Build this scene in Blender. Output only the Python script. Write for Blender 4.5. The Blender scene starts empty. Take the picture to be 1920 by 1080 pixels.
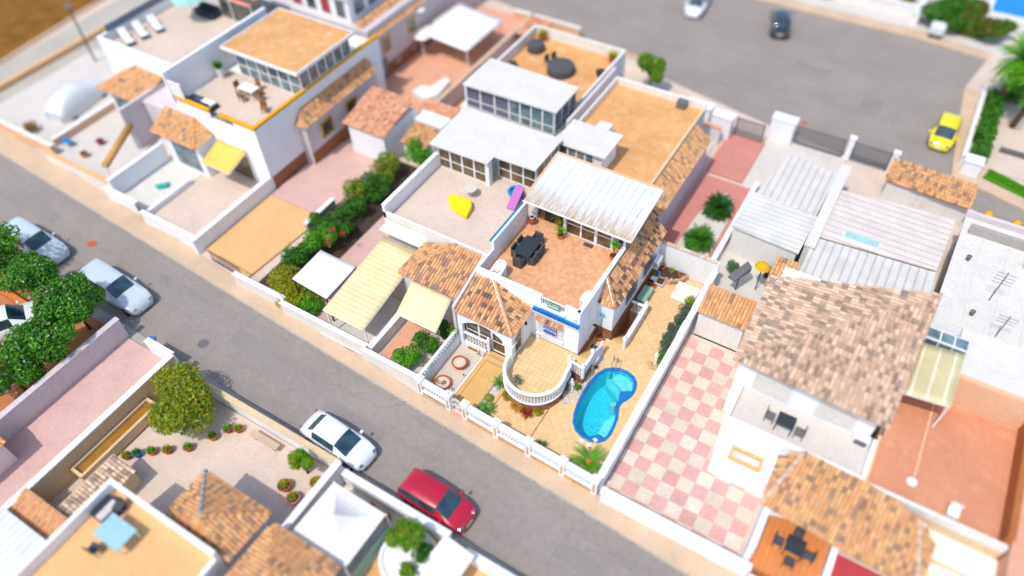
import bpy, bmesh, math, random
from mathutils import Vector, Matrix
random.seed(11)
R = math.radians
S = bpy.context.scene
C = S.collection

# ---------------------------------------------------------------- camera, sky, sun, exposure
CAM_H = 37.0
cam_d = bpy.data.cameras.new('camera'); cam = bpy.data.objects.new('camera', cam_d); C.objects.link(cam)
right = Vector((0.85758117, 0.51379437, -0.02387195)); down = Vector((0.37546686, -0.65706778, -0.65367161)); fwd = Vector((-0.35153828, 0.55161334, -0.75640172))
cam.matrix_world = Matrix.Translation((0, 0, CAM_H)) @ Matrix(((right.x, -down.x, -fwd.x), (right.y, -down.y, -fwd.y), (right.z, -down.z, -fwd.z))).to_4x4()
cam_d.sensor_width = 36.0; cam_d.lens = 36.0 * 1384.27 / 1920.0
cam_d.clip_start = 0.5; cam_d.clip_end = 600.0
cam_d.dof.use_dof = True; cam_d.dof.focus_distance = 44.2; cam_d.dof.aperture_fstop = 0.027
S.camera = cam
W = bpy.data.worlds.new('World'); S.world = W; W.use_nodes = True
wn = W.node_tree.nodes; wn.clear()
sky = wn.new('ShaderNodeTexSky'); sky.sky_type = 'NISHITA'; sky.sun_disc = False
SUN_EL, SUN_AZ = 61.0, 10.0          # shadows fall towards azimuth SUN_AZ (from +y to +x)
sky.sun_elevation = R(SUN_EL); sky.sun_rotation = R(180 + SUN_AZ); sky.dust_density = 1.6
bgn = wn.new('ShaderNodeBackground'); bgn.inputs['Strength'].default_value = 0.15
wo = wn.new('ShaderNodeOutputWorld')
W.node_tree.links.new(sky.outputs[0], bgn.inputs[0]); W.node_tree.links.new(bgn.outputs[0], wo.inputs[0])
sun_d = bpy.data.lights.new('sun', 'SUN'); sun_d.energy = 2.0; sun_d.angle = R(0.6); sun_d.color = (1.0, 0.95, 0.86)
sun = bpy.data.objects.new('sun', sun_d); C.objects.link(sun)
sv = Vector((math.sin(R(SUN_AZ)) * math.cos(R(SUN_EL)), math.cos(R(SUN_AZ)) * math.cos(R(SUN_EL)), -math.sin(R(SUN_EL))))
sun.rotation_euler = sv.to_track_quat('-Z', 'Y').to_euler()
S.view_settings.view_transform = 'Standard'; S.view_settings.look = 'None'
S.view_settings.exposure = 0.58; S.view_settings.gamma = 1.0

# ---------------------------------------------------------------- helpers: materials
def lin(h, k=1.0):
    v = [int(h[i:i + 2], 16) / 255 for i in (0, 2, 4)]
    return tuple(min(0.95, k * (c / 12.92 if c <= .04045 else ((c + .055) / 1.055) ** 2.4)) for c in v)
class NT:
    def __init__(s, name):
        s.m = bpy.data.materials.new(name); s.m.use_nodes = True; s.t = s.m.node_tree; s.n = s.t.nodes
        s.b = s.n['Principled BSDF']
    def new(s, ty, **kw):
        n = s.n.new(ty)
        for k, v in kw.items():
            if k.startswith('_'): n.inputs[k[1:].replace('_', ' ')].default_value = v
            else: setattr(n, k, v)
        return n
    def link(s, a, b): s.t.links.new(a, b)
def mix_col(t, fac, a, b, mode='MIX'):
    m = t.new('ShaderNodeMix', data_type='RGBA', blend_type=mode)
    for sock, v in ((0, fac), (6, a), (7, b)):
        if isinstance(v, (int, float)): m.inputs[sock].default_value = v
        elif isinstance(v, tuple): m.inputs[sock].default_value = (*v, 1) if len(v) == 3 else v
        else: t.link(v, m.inputs[sock])
    return m.outputs[2]
def mat(name, col, rough=0.85, var=0.18, scale=0.6, bump=0.15, bscale=18, rnd=0.0, island=0.0, dirt=None, dirtamt=0.35, spec=0.3, metal=0.0, grit=0.12, gscale=9.0, streak=0.0, stretch=None):
    t = NT(name); c = lin(col) if isinstance(col, str) else col
    geo = t.new('ShaderNodeNewGeometry')
    n1 = t.new('ShaderNodeTexNoise', _Scale=scale, _Detail=6.0, _Roughness=0.62); t.link(geo.outputs['Position'], n1.inputs['Vector'])
    r1 = t.new('ShaderNodeMapRange'); t.link(n1.outputs[0], r1.inputs[0])
    r1.inputs[1].default_value = .25; r1.inputs[2].default_value = .75; r1.inputs[3].default_value = 1 - var; r1.inputs[4].default_value = 1 + var * .5
    n2 = t.new('ShaderNodeTexNoise', _Scale=gscale, _Detail=4.0); t.link(geo.outputs['Position'], n2.inputs['Vector'])
    r2 = t.new('ShaderNodeMapRange'); t.link(n2.outputs[0], r2.inputs[0])
    r2.inputs[1].default_value = .3; r2.inputs[2].default_value = .7; r2.inputs[3].default_value = 1 - grit; r2.inputs[4].default_value = 1 + grit * .5
    mm = t.new('ShaderNodeMath', operation='MULTIPLY'); t.link(r1.outputs[0], mm.inputs[0]); t.link(r2.outputs[0], mm.inputs[1])
    f = mm.outputs[0]
    if rnd or island:
        src = t.new('ShaderNodeObjectInfo').outputs['Random'] if rnd else geo.outputs['Random Per Island']
        r3 = t.new('ShaderNodeMapRange'); t.link(src, r3.inputs[0]); a = rnd or island
        r3.inputs[3].default_value = 1 - a; r3.inputs[4].default_value = 1 + a * .6
        m2 = t.new('ShaderNodeMath', operation='MULTIPLY'); t.link(f, m2.inputs[0]); t.link(r3.outputs[0], m2.inputs[1]); f = m2.outputs[0]
    cmb = t.new('ShaderNodeVectorMath', operation='SCALE'); cmb.inputs[0].default_value = c; t.link(f, cmb.inputs['Scale'])
    out = cmb.outputs[0]
    if dirt:
        n3 = t.new('ShaderNodeTexNoise', _Scale=scale * 2.3 + .4, _Detail=8.0, _Roughness=.7); t.link(geo.outputs['Position'], n3.inputs['Vector'])
        r4 = t.new('ShaderNodeMapRange'); t.link(n3.outputs[0], r4.inputs[0]); r4.inputs[1].default_value = .52; r4.inputs[2].default_value = .78; r4.inputs[3].default_value = 0; r4.inputs[4].default_value = dirtamt
        out = mix_col(t, r4.outputs[0], out, lin(dirt))
    if streak:
        mp = t.new('ShaderNodeMapping'); t.link(geo.outputs['Position'], mp.inputs[0]); mp.inputs['Scale'].default_value = stretch or (5, 5, .45)
        ns = t.new('ShaderNodeTexNoise', _Scale=1.0, _Detail=7.0, _Roughness=.7); t.link(mp.outputs[0], ns.inputs['Vector'])
        r5 = t.new('ShaderNodeMapRange'); t.link(ns.outputs[0], r5.inputs[0]); r5.inputs[1].default_value = .5; r5.inputs[2].default_value = .74; r5.inputs[3].default_value = 0; r5.inputs[4].default_value = streak
        out = mix_col(t, r5.outputs[0], out, lin(dirt or '8a8278'))
    t.link(out, t.b.inputs['Base Color'])
    t.b.inputs['Roughness'].default_value = rough; t.b.inputs['Specular IOR Level'].default_value = spec; t.b.inputs['Metallic'].default_value = metal
    if bump:
        nb = t.new('ShaderNodeTexNoise', _Scale=bscale, _Detail=5.0); t.link(geo.outputs['Position'], nb.inputs['Vector'])
        bp = t.new('ShaderNodeBump', _Strength=bump, _Distance=.03); t.link(nb.outputs[0], bp.inputs['Height']); t.link(bp.outputs[0], t.b.inputs['Normal'])
    return t.m
def grid_mat(name, col1, col2, size, joint=None, rot=0.0, off=(0, 0), rough=.75, var=.15, jw=.04, per=.12):
    """flat tiled paving: checker of two colours plus joints, for surfaces too far or small to pick tiles apart"""
    t = NT(name); geo = t.new('ShaderNodeNewGeometry')
    mp = t.new('ShaderNodeMapping'); t.link(geo.outputs['Position'], mp.inputs[0]); mp.inputs['Rotation'].default_value = (0, 0, rot); mp.inputs['Location'].default_value = (off[0], off[1], 0.013)
    br = t.new('ShaderNodeTexBrick', offset=0.0, squash=1.0); t.link(mp.outputs[0], br.inputs[0])
    for k, v in (('Scale', 1.0 / size), ('Mortar Size', jw), ('Brick Width', 1.0), ('Row Height', 1.0), ('Mortar Smooth', .2), ('Bias', 0.0)): br.inputs[k].default_value = v
    j = lin(joint) if joint else tuple(c * .6 for c in lin(col1))
    a, b = lin(col1), lin(col2)
    br.inputs['Color1'].default_value = (*a, 1); br.inputs['Color2'].default_value = (*(b if per else a), 1); br.inputs['Mortar'].default_value = (*j, 1)
    n = t.new('ShaderNodeTexNoise', _Scale=1.1, _Detail=7.0, _Roughness=.65); t.link(geo.outputs['Position'], n.inputs['Vector'])
    r1 = t.new('ShaderNodeMapRange'); t.link(n.outputs[0], r1.inputs[0]); r1.inputs[1].default_value = .25; r1.inputs[2].default_value = .75; r1.inputs[3].default_value = 1 - var; r1.inputs[4].default_value = 1 + var * .6
    sc = t.new('ShaderNodeVectorMath', operation='SCALE'); t.link(br.outputs[0], sc.inputs[0]); t.link(r1.outputs[0], sc.inputs['Scale'])
    t.link(sc.outputs[0], t.b.inputs['Base Color']); t.b.inputs['Roughness'].default_value = rough
    bp = t.new('ShaderNodeBump', _Strength=.25, _Distance=.02); bp.invert = True; t.link(br.outputs[1], bp.inputs['Height']); t.link(bp.outputs[0], t.b.inputs['Normal'])
    return t.m
def stripe_mat(name, col1, col2, pitch, axis='X', rough=.5, wear=None, wedge=None, sharp=.1):
    """ribbed sheet / slats: thin darker joints every pitch metres along one axis (fine relief)"""
    t = NT(name); geo = t.new('ShaderNodeNewGeometry'); sp = t.new('ShaderNodeSeparateXYZ'); t.link(geo.outputs['Position'], sp.inputs[0])
    m = t.new('ShaderNodeMath', operation='DIVIDE'); t.link(sp.outputs[axis], m.inputs[0]); m.inputs[1].default_value = pitch
    fr = t.new('ShaderNodeMath', operation='FRACT'); t.link(m.outputs[0], fr.inputs[0])
    lt = t.new('ShaderNodeMath', operation='LESS_THAN'); t.link(fr.outputs[0], lt.inputs[0]); lt.inputs[1].default_value = sharp
    out = mix_col(t, lt.outputs[0], lin(col1), lin(col2))
    n = t.new('ShaderNodeTexNoise', _Scale=.9, _Detail=6.0, _Roughness=.6); t.link(geo.outputs['Position'], n.inputs['Vector'])
    r1 = t.new('ShaderNodeMapRange'); t.link(n.outputs[0], r1.inputs[0]); r1.inputs[1].default_value = .3; r1.inputs[2].default_value = .7; r1.inputs[3].default_value = .86; r1.inputs[4].default_value = 1.05
    sc = t.new('ShaderNodeVectorMath', operation='SCALE'); t.link(out, sc.inputs[0]); t.link(r1.outputs[0], sc.inputs['Scale']); out = sc.outputs[0]
    if wear:   # rust-coloured run-off streaks gathering at the lower edge of the sheet: (colour, y0, y1)
        mp = t.new('ShaderNodeMapping'); t.link(geo.outputs['Position'], mp.inputs[0]); mp.inputs['Scale'].default_value = (9, .9, 1)
        ns = t.new('ShaderNodeTexNoise', _Scale=1.0, _Detail=6.0, _Roughness=.75); t.link(mp.outputs[0], ns.inputs['Vector'])
        r2 = t.new('ShaderNodeMapRange'); t.link(sp.outputs['Y'], r2.inputs[0]); r2.inputs[1].default_value = wear[1]; r2.inputs[2].default_value = wear[2]; r2.inputs[3].default_value = 1.0; r2.inputs[4].default_value = 0.0
        r3 = t.new('ShaderNodeMapRange'); t.link(ns.outputs[0], r3.inputs[0]); r3.inputs[1].default_value = .36; r3.inputs[2].default_value = .56
        mu = t.new('ShaderNodeMath', operation='MULTIPLY'); t.link(r2.outputs[0], mu.inputs[0]); t.link(r3.outputs[0], mu.inputs[1])
        out = mix_col(t, mu.outputs[0], out, lin(wear[0]))
    t.link(out, t.b.inputs['Base Color']); t.b.inputs['Roughness'].default_value = rough
    bp = t.new('ShaderNodeBump', _Strength=.5, _Distance=.02); bp.invert = True; t.link(lt.outputs[0], bp.inputs['Height']); t.link(bp.outputs[0], t.b.inputs['Normal'])
    return t.m
def paint(name, col, rough=.25, metal=0.0, coat=1.0):
    t = NT(name); t.b.inputs['Base Color'].default_value = (*lin(col), 1); t.b.inputs['Roughness'].default_value = rough; t.b.inputs['Metallic'].default_value = metal
    t.b.inputs['Coat Weight'].default_value = coat; t.b.inputs['Coat Roughness'].default_value = .08
    geo = t.new('ShaderNodeNewGeometry'); n = t.new('ShaderNodeTexNoise', _Scale=2.0, _Detail=5.0); t.link(geo.outputs['Position'], n.inputs['Vector'])
    r = t.new('ShaderNodeMapRange'); t.link(n.outputs[0], r.inputs[0]); r.inputs[3].default_value = rough * .7; r.inputs[4].default_value = rough * 1.5; t.link(r.outputs[0], t.b.inputs['Roughness'])
    return t.m
def leafmat(name, col, var=.55, hue=.0, col2=None):
    t = NT(name); geo = t.new('ShaderNodeNewGeometry')
    n1 = t.new('ShaderNodeTexNoise', _Scale=1.3, _Detail=3.0); t.link(geo.outputs['Position'], n1.inputs['Vector'])
    ad = t.new('ShaderNodeMath', operation='ADD'); t.link(geo.outputs['Random Per Island'], ad.inputs[0]); t.link(n1.outputs[0], ad.inputs[1])
    r = t.new('ShaderNodeMapRange'); t.link(ad.outputs[0], r.inputs[0]); r.inputs[1].default_value = .3; r.inputs[2].default_value = 1.7
    c = lin(col); c2 = lin(col2) if col2 else tuple(min(.9, x * (1 + var)) for x in c)
    t.link(mix_col(t, r.outputs[0], tuple(x * (1 - var) for x in c), c2), t.b.inputs['Base Color'])
    t.b.inputs['Roughness'].default_value = .55; t.b.inputs['Specular IOR Level'].default_value = .35
    tr = t.new('ShaderNodeBsdfTranslucent'); tr.inputs[0].default_value = (*[min(1, x * 1.4) for x in c2], 1)
    mx = t.new('ShaderNodeMixShader'); mx.inputs[0].default_value = .3; t.link(t.b.outputs[0], mx.inputs[1]); t.link(tr.outputs[0], mx.inputs[2])
    t.link(mx.outputs[0], t.n['Material Output'].inputs[0])
    return t.m
def glass(name, col='26302f', rough=.06):
    t = NT(name); t.b.inputs['Base Color'].default_value = (*lin(col), 1); t.b.inputs['Roughness'].default_value = rough; t.b.inputs['Specular IOR Level'].default_value = .8
    geo = t.new('ShaderNodeNewGeometry'); n = t.new('ShaderNodeTexNoise', _Scale=1.5, _Detail=3.0); t.link(geo.outputs['Position'], n.inputs['Vector'])
    r = t.new('ShaderNodeMapRange'); t.link(n.outputs[0], r.inputs[0]); r.inputs[1].default_value = .35; r.inputs[2].default_value = .65; r.inputs[3].default_value = .55; r.inputs[4].default_value = 1.6
    sc = t.new('ShaderNodeVectorMath', operation='SCALE'); sc.inputs[0].default_value = lin(col); t.link(r.outputs[0], sc.inputs['Scale']); t.link(sc.outputs[0], t.b.inputs['Base Color'])
    return t.m
class MM: pass
M = MM()
M.white = mat('white_render', 'ebedef', .9, .05, .5, .25, 30, dirt='b4ab9c', dirtamt=.25, grit=.04, streak=.14)
M.white2 = mat('warm_white_render', 'e2dfd9', .9, .07, .4, .2, 22, dirt='a8987f', dirtamt=.3, grit=.05, streak=.25)
M.lilac = mat('pale_lilac_render', 'cfc6c8', .9, .07, .5, .2, 22, dirt='a0948c', dirtamt=.3, streak=.35)
M.plaster = mat('moulded_white_plaster', 'e2e4e6', .7, .06, 1.2, .1, 40, grit=.03)
M.cream = mat('cream_render', 'd9c09a', .9, .1, .6, .2, 20, dirt='a08a68', dirtamt=.4)
M.peach = mat('peach_render', 'e0b490', .9, .08, .5, .2, 20)
M.concrete = mat('grey_concrete', 'a8a39c', .92, .15, .8, .3, 15, dirt='7d766c')
M.asphalt = mat('asphalt', '968d86', .95, .14, .22, .35, 60, dirt='7a7370', dirtamt=.3, streak=.4, stretch=(.12, 1.1, 1), grit=.1, gscale=3.0)
M.sidewalk = mat('tan_pavement', 'cbb297', .92, .16, .5, .3, 25, dirt='c49870', dirtamt=.45)
M.earth = mat('dry_field', '8c5f1e', 1, .5, .5, .8, 5, dirt='6b6a1c', dirtamt=.7, grit=.4)
M.brownplinth = mat('brown_plinth', '98684a', .85, .2, 1.2, .3, 14, dirt='6c4630')
M.tantile = mat('tan_cladding', 'd8a566', .8, .15, 1.2, .15, 20, rnd=.12)
M.pave = mat('yellow_paver', 'e3be8c', .82, .07, .7, .2, 30, rnd=.07, dirt='cf9a5c', dirtamt=.3)
M.pave_i = mat('yellow_paver_joined', 'e3be8c', .82, .07, .7, .2, 30, island=.07, dirt='cf9a5c', dirtamt=.3)
M.pave_e = mat('yellow_paver_cut', 'e3be8c', .82, .07, .7, .2, 30, dirt='cf9a5c', dirtamt=.3)
M.grout = mat('paving_grout', 'd2a877', .95, .12, .7, .3, 30)
M.porch = grid_mat('porch_tile', 'd6b683', 'dcbf90', .31, 'b8945f', var=.1, jw=.03)
M.path = mat('path_screed', 'd6ab6b', .85, .12, .9, .15, 25, dirt='c08f50', dirtamt=.4)
M.gravel = mat('gravel_bed', 'd9cbbd', .95, .12, 1.0, .9, 45, grit=.3, gscale=35)
M.stone = mat('pale_stone', 'd8c8b8', .9, .15, 3, .4, 20, island=.35)
M.rock = mat('sandy_rock', 'c9a680', .9, .2, 3, .5, 12, island=.3)
M.soil = mat('dark_soil', '4e4038', 1, .3, 3, .9, 25)
M.blue = mat('gloss_blue_trim', '1c82cc', .35, .05, 2, .0, island=0)
M.teal2 = mat('deep_blue_trim', '0f62ae', .35, .05, 2, .0)
M.bluepool = mat('pool_blue_fibreglass', '1f74bc', .25, .1, 1.5, .0, grit=.08)
M.teal = mat('teal_coping', '1a7ba2', .5, .1, 2, .05)
M.metal = mat('painted_white_metal', 'e6e6e6', .4, .03, 3, .0, spec=.5)
M.steel = mat('stainless_steel', 'b8bcc0', .25, .05, 3, 0, metal=1.0)
M.darkmetal = mat('dark_iron', '33363a', .5, .1, 3, .05)
M.greymetal = mat('grey_iron', '6d6c6e', .6, .15, 2, .1)
M.rattan = mat('charcoal_rattan', '545659', .8, .2, 4, .6, 90)
M.tabletop = mat('dark_table_top', '333c42', .5, .12, 2, .1, 40)
M.black = mat('black_rubber', '1c1c1e', .8, .1, 3, .1)
M.terracotta = mat('terracotta', 'b8623e', .85, .15, 4, .2, 20)
M.orange_pot = mat('orange_clay', 'd07a36', .8, .15, 4, .2, 20)
M.timber = mat('timber', '9a6a40', .8, .2, 3, .3, 20)
M.offwhite_cover = mat('off_white_cover', 'e0dccf', .7, .08, 1.5, .15, 8)
M.green_box = mat('faded_green_plastic', '8ab5a0', .6, .2, 3, .1, dirt='b99368', dirtamt=.8)
M.redp = mat('red_plastic', 'a8403a', .5); M.bluep = mat('blue_plastic', '1b7fd0', .4); M.whitep = mat('white_plastic', 'e4e4e2', .4, .03)
M.glass = glass('window_glass', '4a4c44'); M.glass_blue = glass('bluish_window_glass', '5f7378'); M.glass_brown = glass('brown_window_glass', '5a4a34')
M.windscreen = glass('windscreen', '27404a', .04)
M.orangeroof = mat('orange_waterproofing', 'd8a066', .9, .2, .45, .2, 12, dirt='eac79c', dirtamt=.75, streak=.3, stretch=(.9, .9, 1))
M.orangefloor = mat('orange_floor', 'dcb07a', .9, .1, .3, .2, 14, dirt='d99a55', dirtamt=.4)
M.redfloor = mat('red_floor', 'cf8e6c', .85, .16, .3, .2, 14, dirt='e0b090', dirtamt=.5)
M.pinkfloor = mat('pink_paving', 'd0aca4', .9, .12, .5, .25, 20, dirt='c08c7e', dirtamt=.4)
M.pinkfloor2 = mat('rose_paving', 'c9867c', .9, .1, .6, .25, 20)
M.beigefloor = mat('beige_paving', 'd2bfb0', .9, .1, .5, .25, 20, dirt='b3a091', dirtamt=.35)
M.greyfloor = mat('pale_grey_paving', 'cfc8c1', .9, .1, .5, .25, 20, dirt='a9a49e', dirtamt=.4)
M.salmonfloor = mat('salmon_paving', 'dba487', .9, .1, .5, .25, 20, dirt='cb8b68', dirtamt=.35)
M.terrfloor = grid_mat('terrace_tile', 'd1956a', 'deab80', .2, 'd29e78', var=.17, jw=.02)
M.checker = None
M.sheetm = stripe_mat('white_roof_sheet', 'd6d9d9', 'd6d9d9', .46, 'X', .45, wear=('b08a5e', 28.9, 30.9), sharp=.0)
M.whiteroof = mat('white_panel_roof', 'd8d4cd', .55, .09, .5, .05, 10, dirt='b0a99c', dirtamt=.4)
M.ribbed = stripe_mat('ribbed_grey_sheet', 'd2cec8', 'bdb8b2', .5, 'X', .5, sharp=.25)
M.ribbed2 = stripe_mat('ribbed_beige_sheet', 'd8cec6', 'c4b8ae', .55, 'Y', .5, sharp=.2)
M.canvas_cream = stripe_mat('cream_canvas', 'e6d4a4', 'd8c38e', .34, 'Y', .8, sharp=.2)
M.canvas_yellow = mat('yellow_canvas', 'e6bf5e', .85, .08, 1, .1, 8)
M.canvas_white = mat('white_canvas', 'e4e2de', .85, .05, 1, .15, 5)
M.decking = stripe_mat('timber_decking', 'd9a868', 'b07f48', .16, 'X', .7, sharp=.2)
M.yellowtrim = mat('yellow_trim', 'e0a818', .7, .08, 1, .05)
M.poly = stripe_mat('polycarbonate', 'c8bd90', 'e0dcc4', .75, 'X', .35, sharp=.14)
M.covergrey = mat('silver_car_cover', 'd6dadc', .5, .06, 1.2, .3, 5)
M.yellow = mat('yellow_fabric', 'e8d010', .7, .08, 1, .2, 6); M.purple = mat('pink_toy_plastic', 'b86ab0', .6)
M.tealf = mat('teal_plastic', '3aa8a0', .6)
M.leaf = leafmat('leaf_green', '457c1c', .55); M.leaf_dk = leafmat('leaf_dark', '2c5c1a', .5); M.leaf_lt = leafmat('leaf_olive', '8a9416', .5)
M.leaf_blue = leafmat('leaf_bluegreen', '4a6656', .45, col2='6f8a78'); M.leaf_gr = leafmat('leaf_bright', '5c9c1a', .5); M.leaf_dry = leafmat('leaf_dry', 'b08030', .5, col2='d0a048')
M.leaf_red = leafmat('leaf_red', '8a4020', .5); M.flower = leafmat('flower_magenta', 'c81e50', .3); M.flower_w = leafmat('flower_pale', 'd8c0c8', .2); M.agave = leafmat('agave_leaf', '5c8a42', .4, col2='8ab86a')
M.leaf_y = leafmat('leaf_yellow', 'a8a020', .4); M.grass = leafmat('grass', '5f8f1c', .4)
M.bark = mat('bark', '6b5138', .95, .3, 4, .8, 20)
TILE = [mat('roof_tile_orange', 'cc9466', .85, .15, 3, .2, 25, rnd=.15, dirt='6e5c54', dirtamt=.75), mat('roof_tile_ochre', 'd8aa78', .85, .15, 3, .2, 25, rnd=.15, dirt='74625a', dirtamt=.7),
        mat('roof_tile_dark', '7c6658', .85, .2, 3, .2, 25, rnd=.2), mat('roof_tile_pink', 'cc8a6e', .85, .12, 3, .2, 25, rnd=.15, dirt='6e5c54', dirtamt=.6)]
TILE_J = [mat('joined_tile_orange', 'd69f6c', .85, .15, 3, .2, 25, island=.15, dirt='8a7060', dirtamt=.5), mat('joined_tile_ochre', 'dcac78', .85, .15, 3, .2, 25, island=.15, dirt='8a7060', dirtamt=.5),
          mat('joined_tile_dark', 'a6866c', .85, .2, 3, .2, 25, island=.2), mat('joined_tile_pink', 'da9e78', .85, .12, 3, .2, 25, island=.15)]
TILE_P = [mat('pale_tile_a', 'd4b49a', .85, .12, 3, .2, 25, island=.15), mat('pale_tile_b', 'dcc2aa', .85, .12, 3, .2, 25, island=.15),
          mat('pale_tile_dark', 'a08c7c', .85, .2, 3, .2, 25, island=.2), mat('pale_tile_c', 'c2a48c', .85, .12, 3, .2, 25, island=.15)]
TILE_S = [mat('salmon_tile_a', 'dfa482', .85, .12, 3, .2, 25, island=.15), mat('salmon_tile_b', 'e4b08c', .85, .12, 3, .2, 25, island=.15),
          mat('salmon_tile_dark', 'bc8468', .85, .2, 3, .2, 25, island=.2), mat('salmon_tile_c', 'd89878', .85, .12, 3, .2, 25, island=.15)]

# ---------------------------------------------------------------- helpers: meshes and objects
class MB:
    def __init__(s): s.v = []; s.f = []; s.mi = []
    def add(s, vs, fs, mi=0):
        o = len(s.v); s.v += [tuple(p) for p in vs]; s.f += [tuple(i + o for i in f) for f in fs]; s.mi += [mi] * len(fs); return s
    def box(s, x0, x1, y0, y1, z0, z1, mi=0):
        return s.add([(x0, y0, z0), (x1, y0, z0), (x1, y1, z0), (x0, y1, z0), (x0, y0, z1), (x1, y0, z1), (x1, y1, z1), (x0, y1, z1)],
                     [(0, 3, 2, 1), (4, 5, 6, 7), (0, 1, 5, 4), (1, 2, 6, 5), (2, 3, 7, 6), (3, 0, 4, 7)], mi)
    def prism(s, poly, z0, z1, mi=0):
        n = len(poly); zt = (lambda i: z1[i]) if isinstance(z1, (list, tuple)) else (lambda i: z1)
        zb = (lambda i: z0[i]) if isinstance(z0, (list, tuple)) else (lambda i: z0)
        a = sum(poly[i][0] * poly[(i + 1) % n][1] - poly[(i + 1) % n][0] * poly[i][1] for i in range(n))
        idx = list(range(n)) if a > 0 else list(range(n))[::-1]
        vs = [(poly[i][0], poly[i][1], zb(i)) for i in idx] + [(poly[i][0], poly[i][1], zt(i)) for i in idx]
        fs = [tuple(range(n))[::-1], tuple(range(n, 2 * n))] + [(i, (i + 1) % n, n + (i + 1) % n, n + i) for i in range(n)]
        return s.add(vs, fs, mi)
    def bar(s, a, b, w, h=None, mi=0):
        """rectangular bar between two points"""
        a, b = Vector(a), Vector(b); h = h or w; d = (b - a).normalized()
        u = d.cross(Vector((0, 0, 1))); u = Vector((1, 0, 0)) if u.length < 1e-4 else u.normalized(); t = u.cross(d).normalized()
        vs = [p + u * sx * w / 2 + t * sy * h / 2 for p in (a, b) for sx, sy in ((-1, -1), (1, -1), (1, 1), (-1, 1))]
        return s.add(vs, [(0, 1, 2, 3), (7, 6, 5, 4), (0, 4, 5, 1), (1, 5, 6, 2), (2, 6, 7, 3), (3, 7, 4, 0)], mi)
    def lathe(s, prof, c=(0, 0, 0), n=12, mi=0, ax=None):
        vs = []; fs = []
        for r, z in prof:
            for k in range(n):
                a = 2 * math.pi * k / n; vs.append((c[0] + r * math.cos(a), c[1] + r * math.sin(a), c[2] + z))
        for j in range(len(prof) - 1):
            for k in range(n):
                k2 = (k + 1) % n; fs.append((j * n + k, j * n + k2, (j + 1) * n + k2, (j + 1) * n + k))
        if prof[0][0] > 1e-4: fs.append(tuple(range(n))[::-1])
        if prof[-1][0] > 1e-4: fs.append(tuple(range((len(prof) - 1) * n, len(prof) * n)))
        return s.add(vs, fs, mi)
    def tube(s, pts, r, n=6, mi=0, taper=None):
        pts = [Vector(p) for p in pts]; vs = []; fs = []
        for i, p in enumerate(pts):
            d = (pts[min(i + 1, len(pts) - 1)] - pts[max(i - 1, 0)]).normalized()
            u = d.cross(Vector((0.03, .05, 1))); u = Vector((1, 0, 0)) if u.length < 1e-3 else u.normalized(); w = u.cross(d).normalized()
            rr = r if taper is None else r * (1 + (taper - 1) * i / (len(pts) - 1))
            for k in range(n):
                a = 2 * math.pi * k / n; vs.append(p + u * math.cos(a) * rr + w * math.sin(a) * rr)
        for j in range(len(pts) - 1):
            for k in range(n):
                k2 = (k + 1) % n; fs.append((j * n + k, j * n + k2, (j + 1) * n + k2, (j + 1) * n + k))
        fs.append(tuple(range(n))[::-1]); fs.append(tuple(range((len(pts) - 1) * n, len(pts) * n)))
        return s.add(vs, fs, mi)
    def mesh(s, name, mats, origin=(0, 0, 0)):
        me = bpy.data.meshes.new(name); o = origin
        me.from_pydata([(v[0] - o[0], v[1] - o[1], v[2] - o[2]) for v in s.v], [], s.f)
        for m in (mats if isinstance(mats, (list, tuple)) else [mats]): me.materials.append(m)
        if any(s.mi): me.polygons.foreach_set('material_index', s.mi)
        me.update(); return me
    def build(s, name, mats, parent=None, smooth=False, bevel=0.0, kind=None):
        xs = [v[0] for v in s.v]; ys = [v[1] for v in s.v]; zs = [v[2] for v in s.v]
        o = ((min(xs) + max(xs)) / 2, (min(ys) + max(ys)) / 2, min(zs))
        me = s.mesh(name, mats, o)
        if smooth: me.polygons.foreach_set('use_smooth', [True] * len(me.polygons))
        ob = bpy.data.objects.new(name, me); C.objects.link(ob); ob.location = o
        if bevel:
            bv = ob.modifiers.new('bevel', 'BEVEL'); bv.width = bevel; bv.segments = 2; bv.limit_method = 'ANGLE'; bv.angle_limit = R(50)
        if parent: adopt(ob, parent)
        if kind: ob['kind'] = kind
        return ob
def adopt(o, p):
    o.parent = p
    chain = []; q = p
    while q: chain.append(q); q = q.parent
    m = Matrix.Identity(4)
    for q in reversed(chain): m = m @ (q.matrix_parent_inverse if q.parent else Matrix.Identity(4)) @ Matrix.LocRotScale(q.location, q.rotation_euler, q.scale)
    o.matrix_parent_inverse = m.inverted()
def tag(o, label, cat, group=None):
    o['label'] = label; o['category'] = cat
    if group: o['group'] = group
    return o
def thing(name, label, cat, loc, group=None, rz=0.0):
    o = bpy.data.objects.new(name, None); o.empty_display_size = .2; C.objects.link(o); o.location = loc; o.rotation_euler = (0, 0, rz)
    return tag(o, label, cat, group)
def struct(mb, name, mats, **k):
    return mb.build(name, mats, kind='structure', **k)
def bx(root, name, x0, x1, y0, y1, z0, z1, m, **k): return MB().box(x0, x1, y0, y1, z0, z1).build(name, m, root, **k)
def ring(x0, x1, y0, y1, z0, z1, t, sides='NSEW'):
    b = MB()
    if 'S' in sides: b.box(x0, x1, y0, y0 + t, z0, z1)
    if 'N' in sides: b.box(x0, x1, y1 - t, y1, z0, z1)
    if 'W' in sides: b.box(x0, x0 + t, y0 + t * ('S' in sides), y1 - t * ('N' in sides), z0, z1)
    if 'E' in sides: b.box(x1 - t, x1, y0 + t * ('S' in sides), y1 - t * ('N' in sides), z0, z1)
    return b
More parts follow.
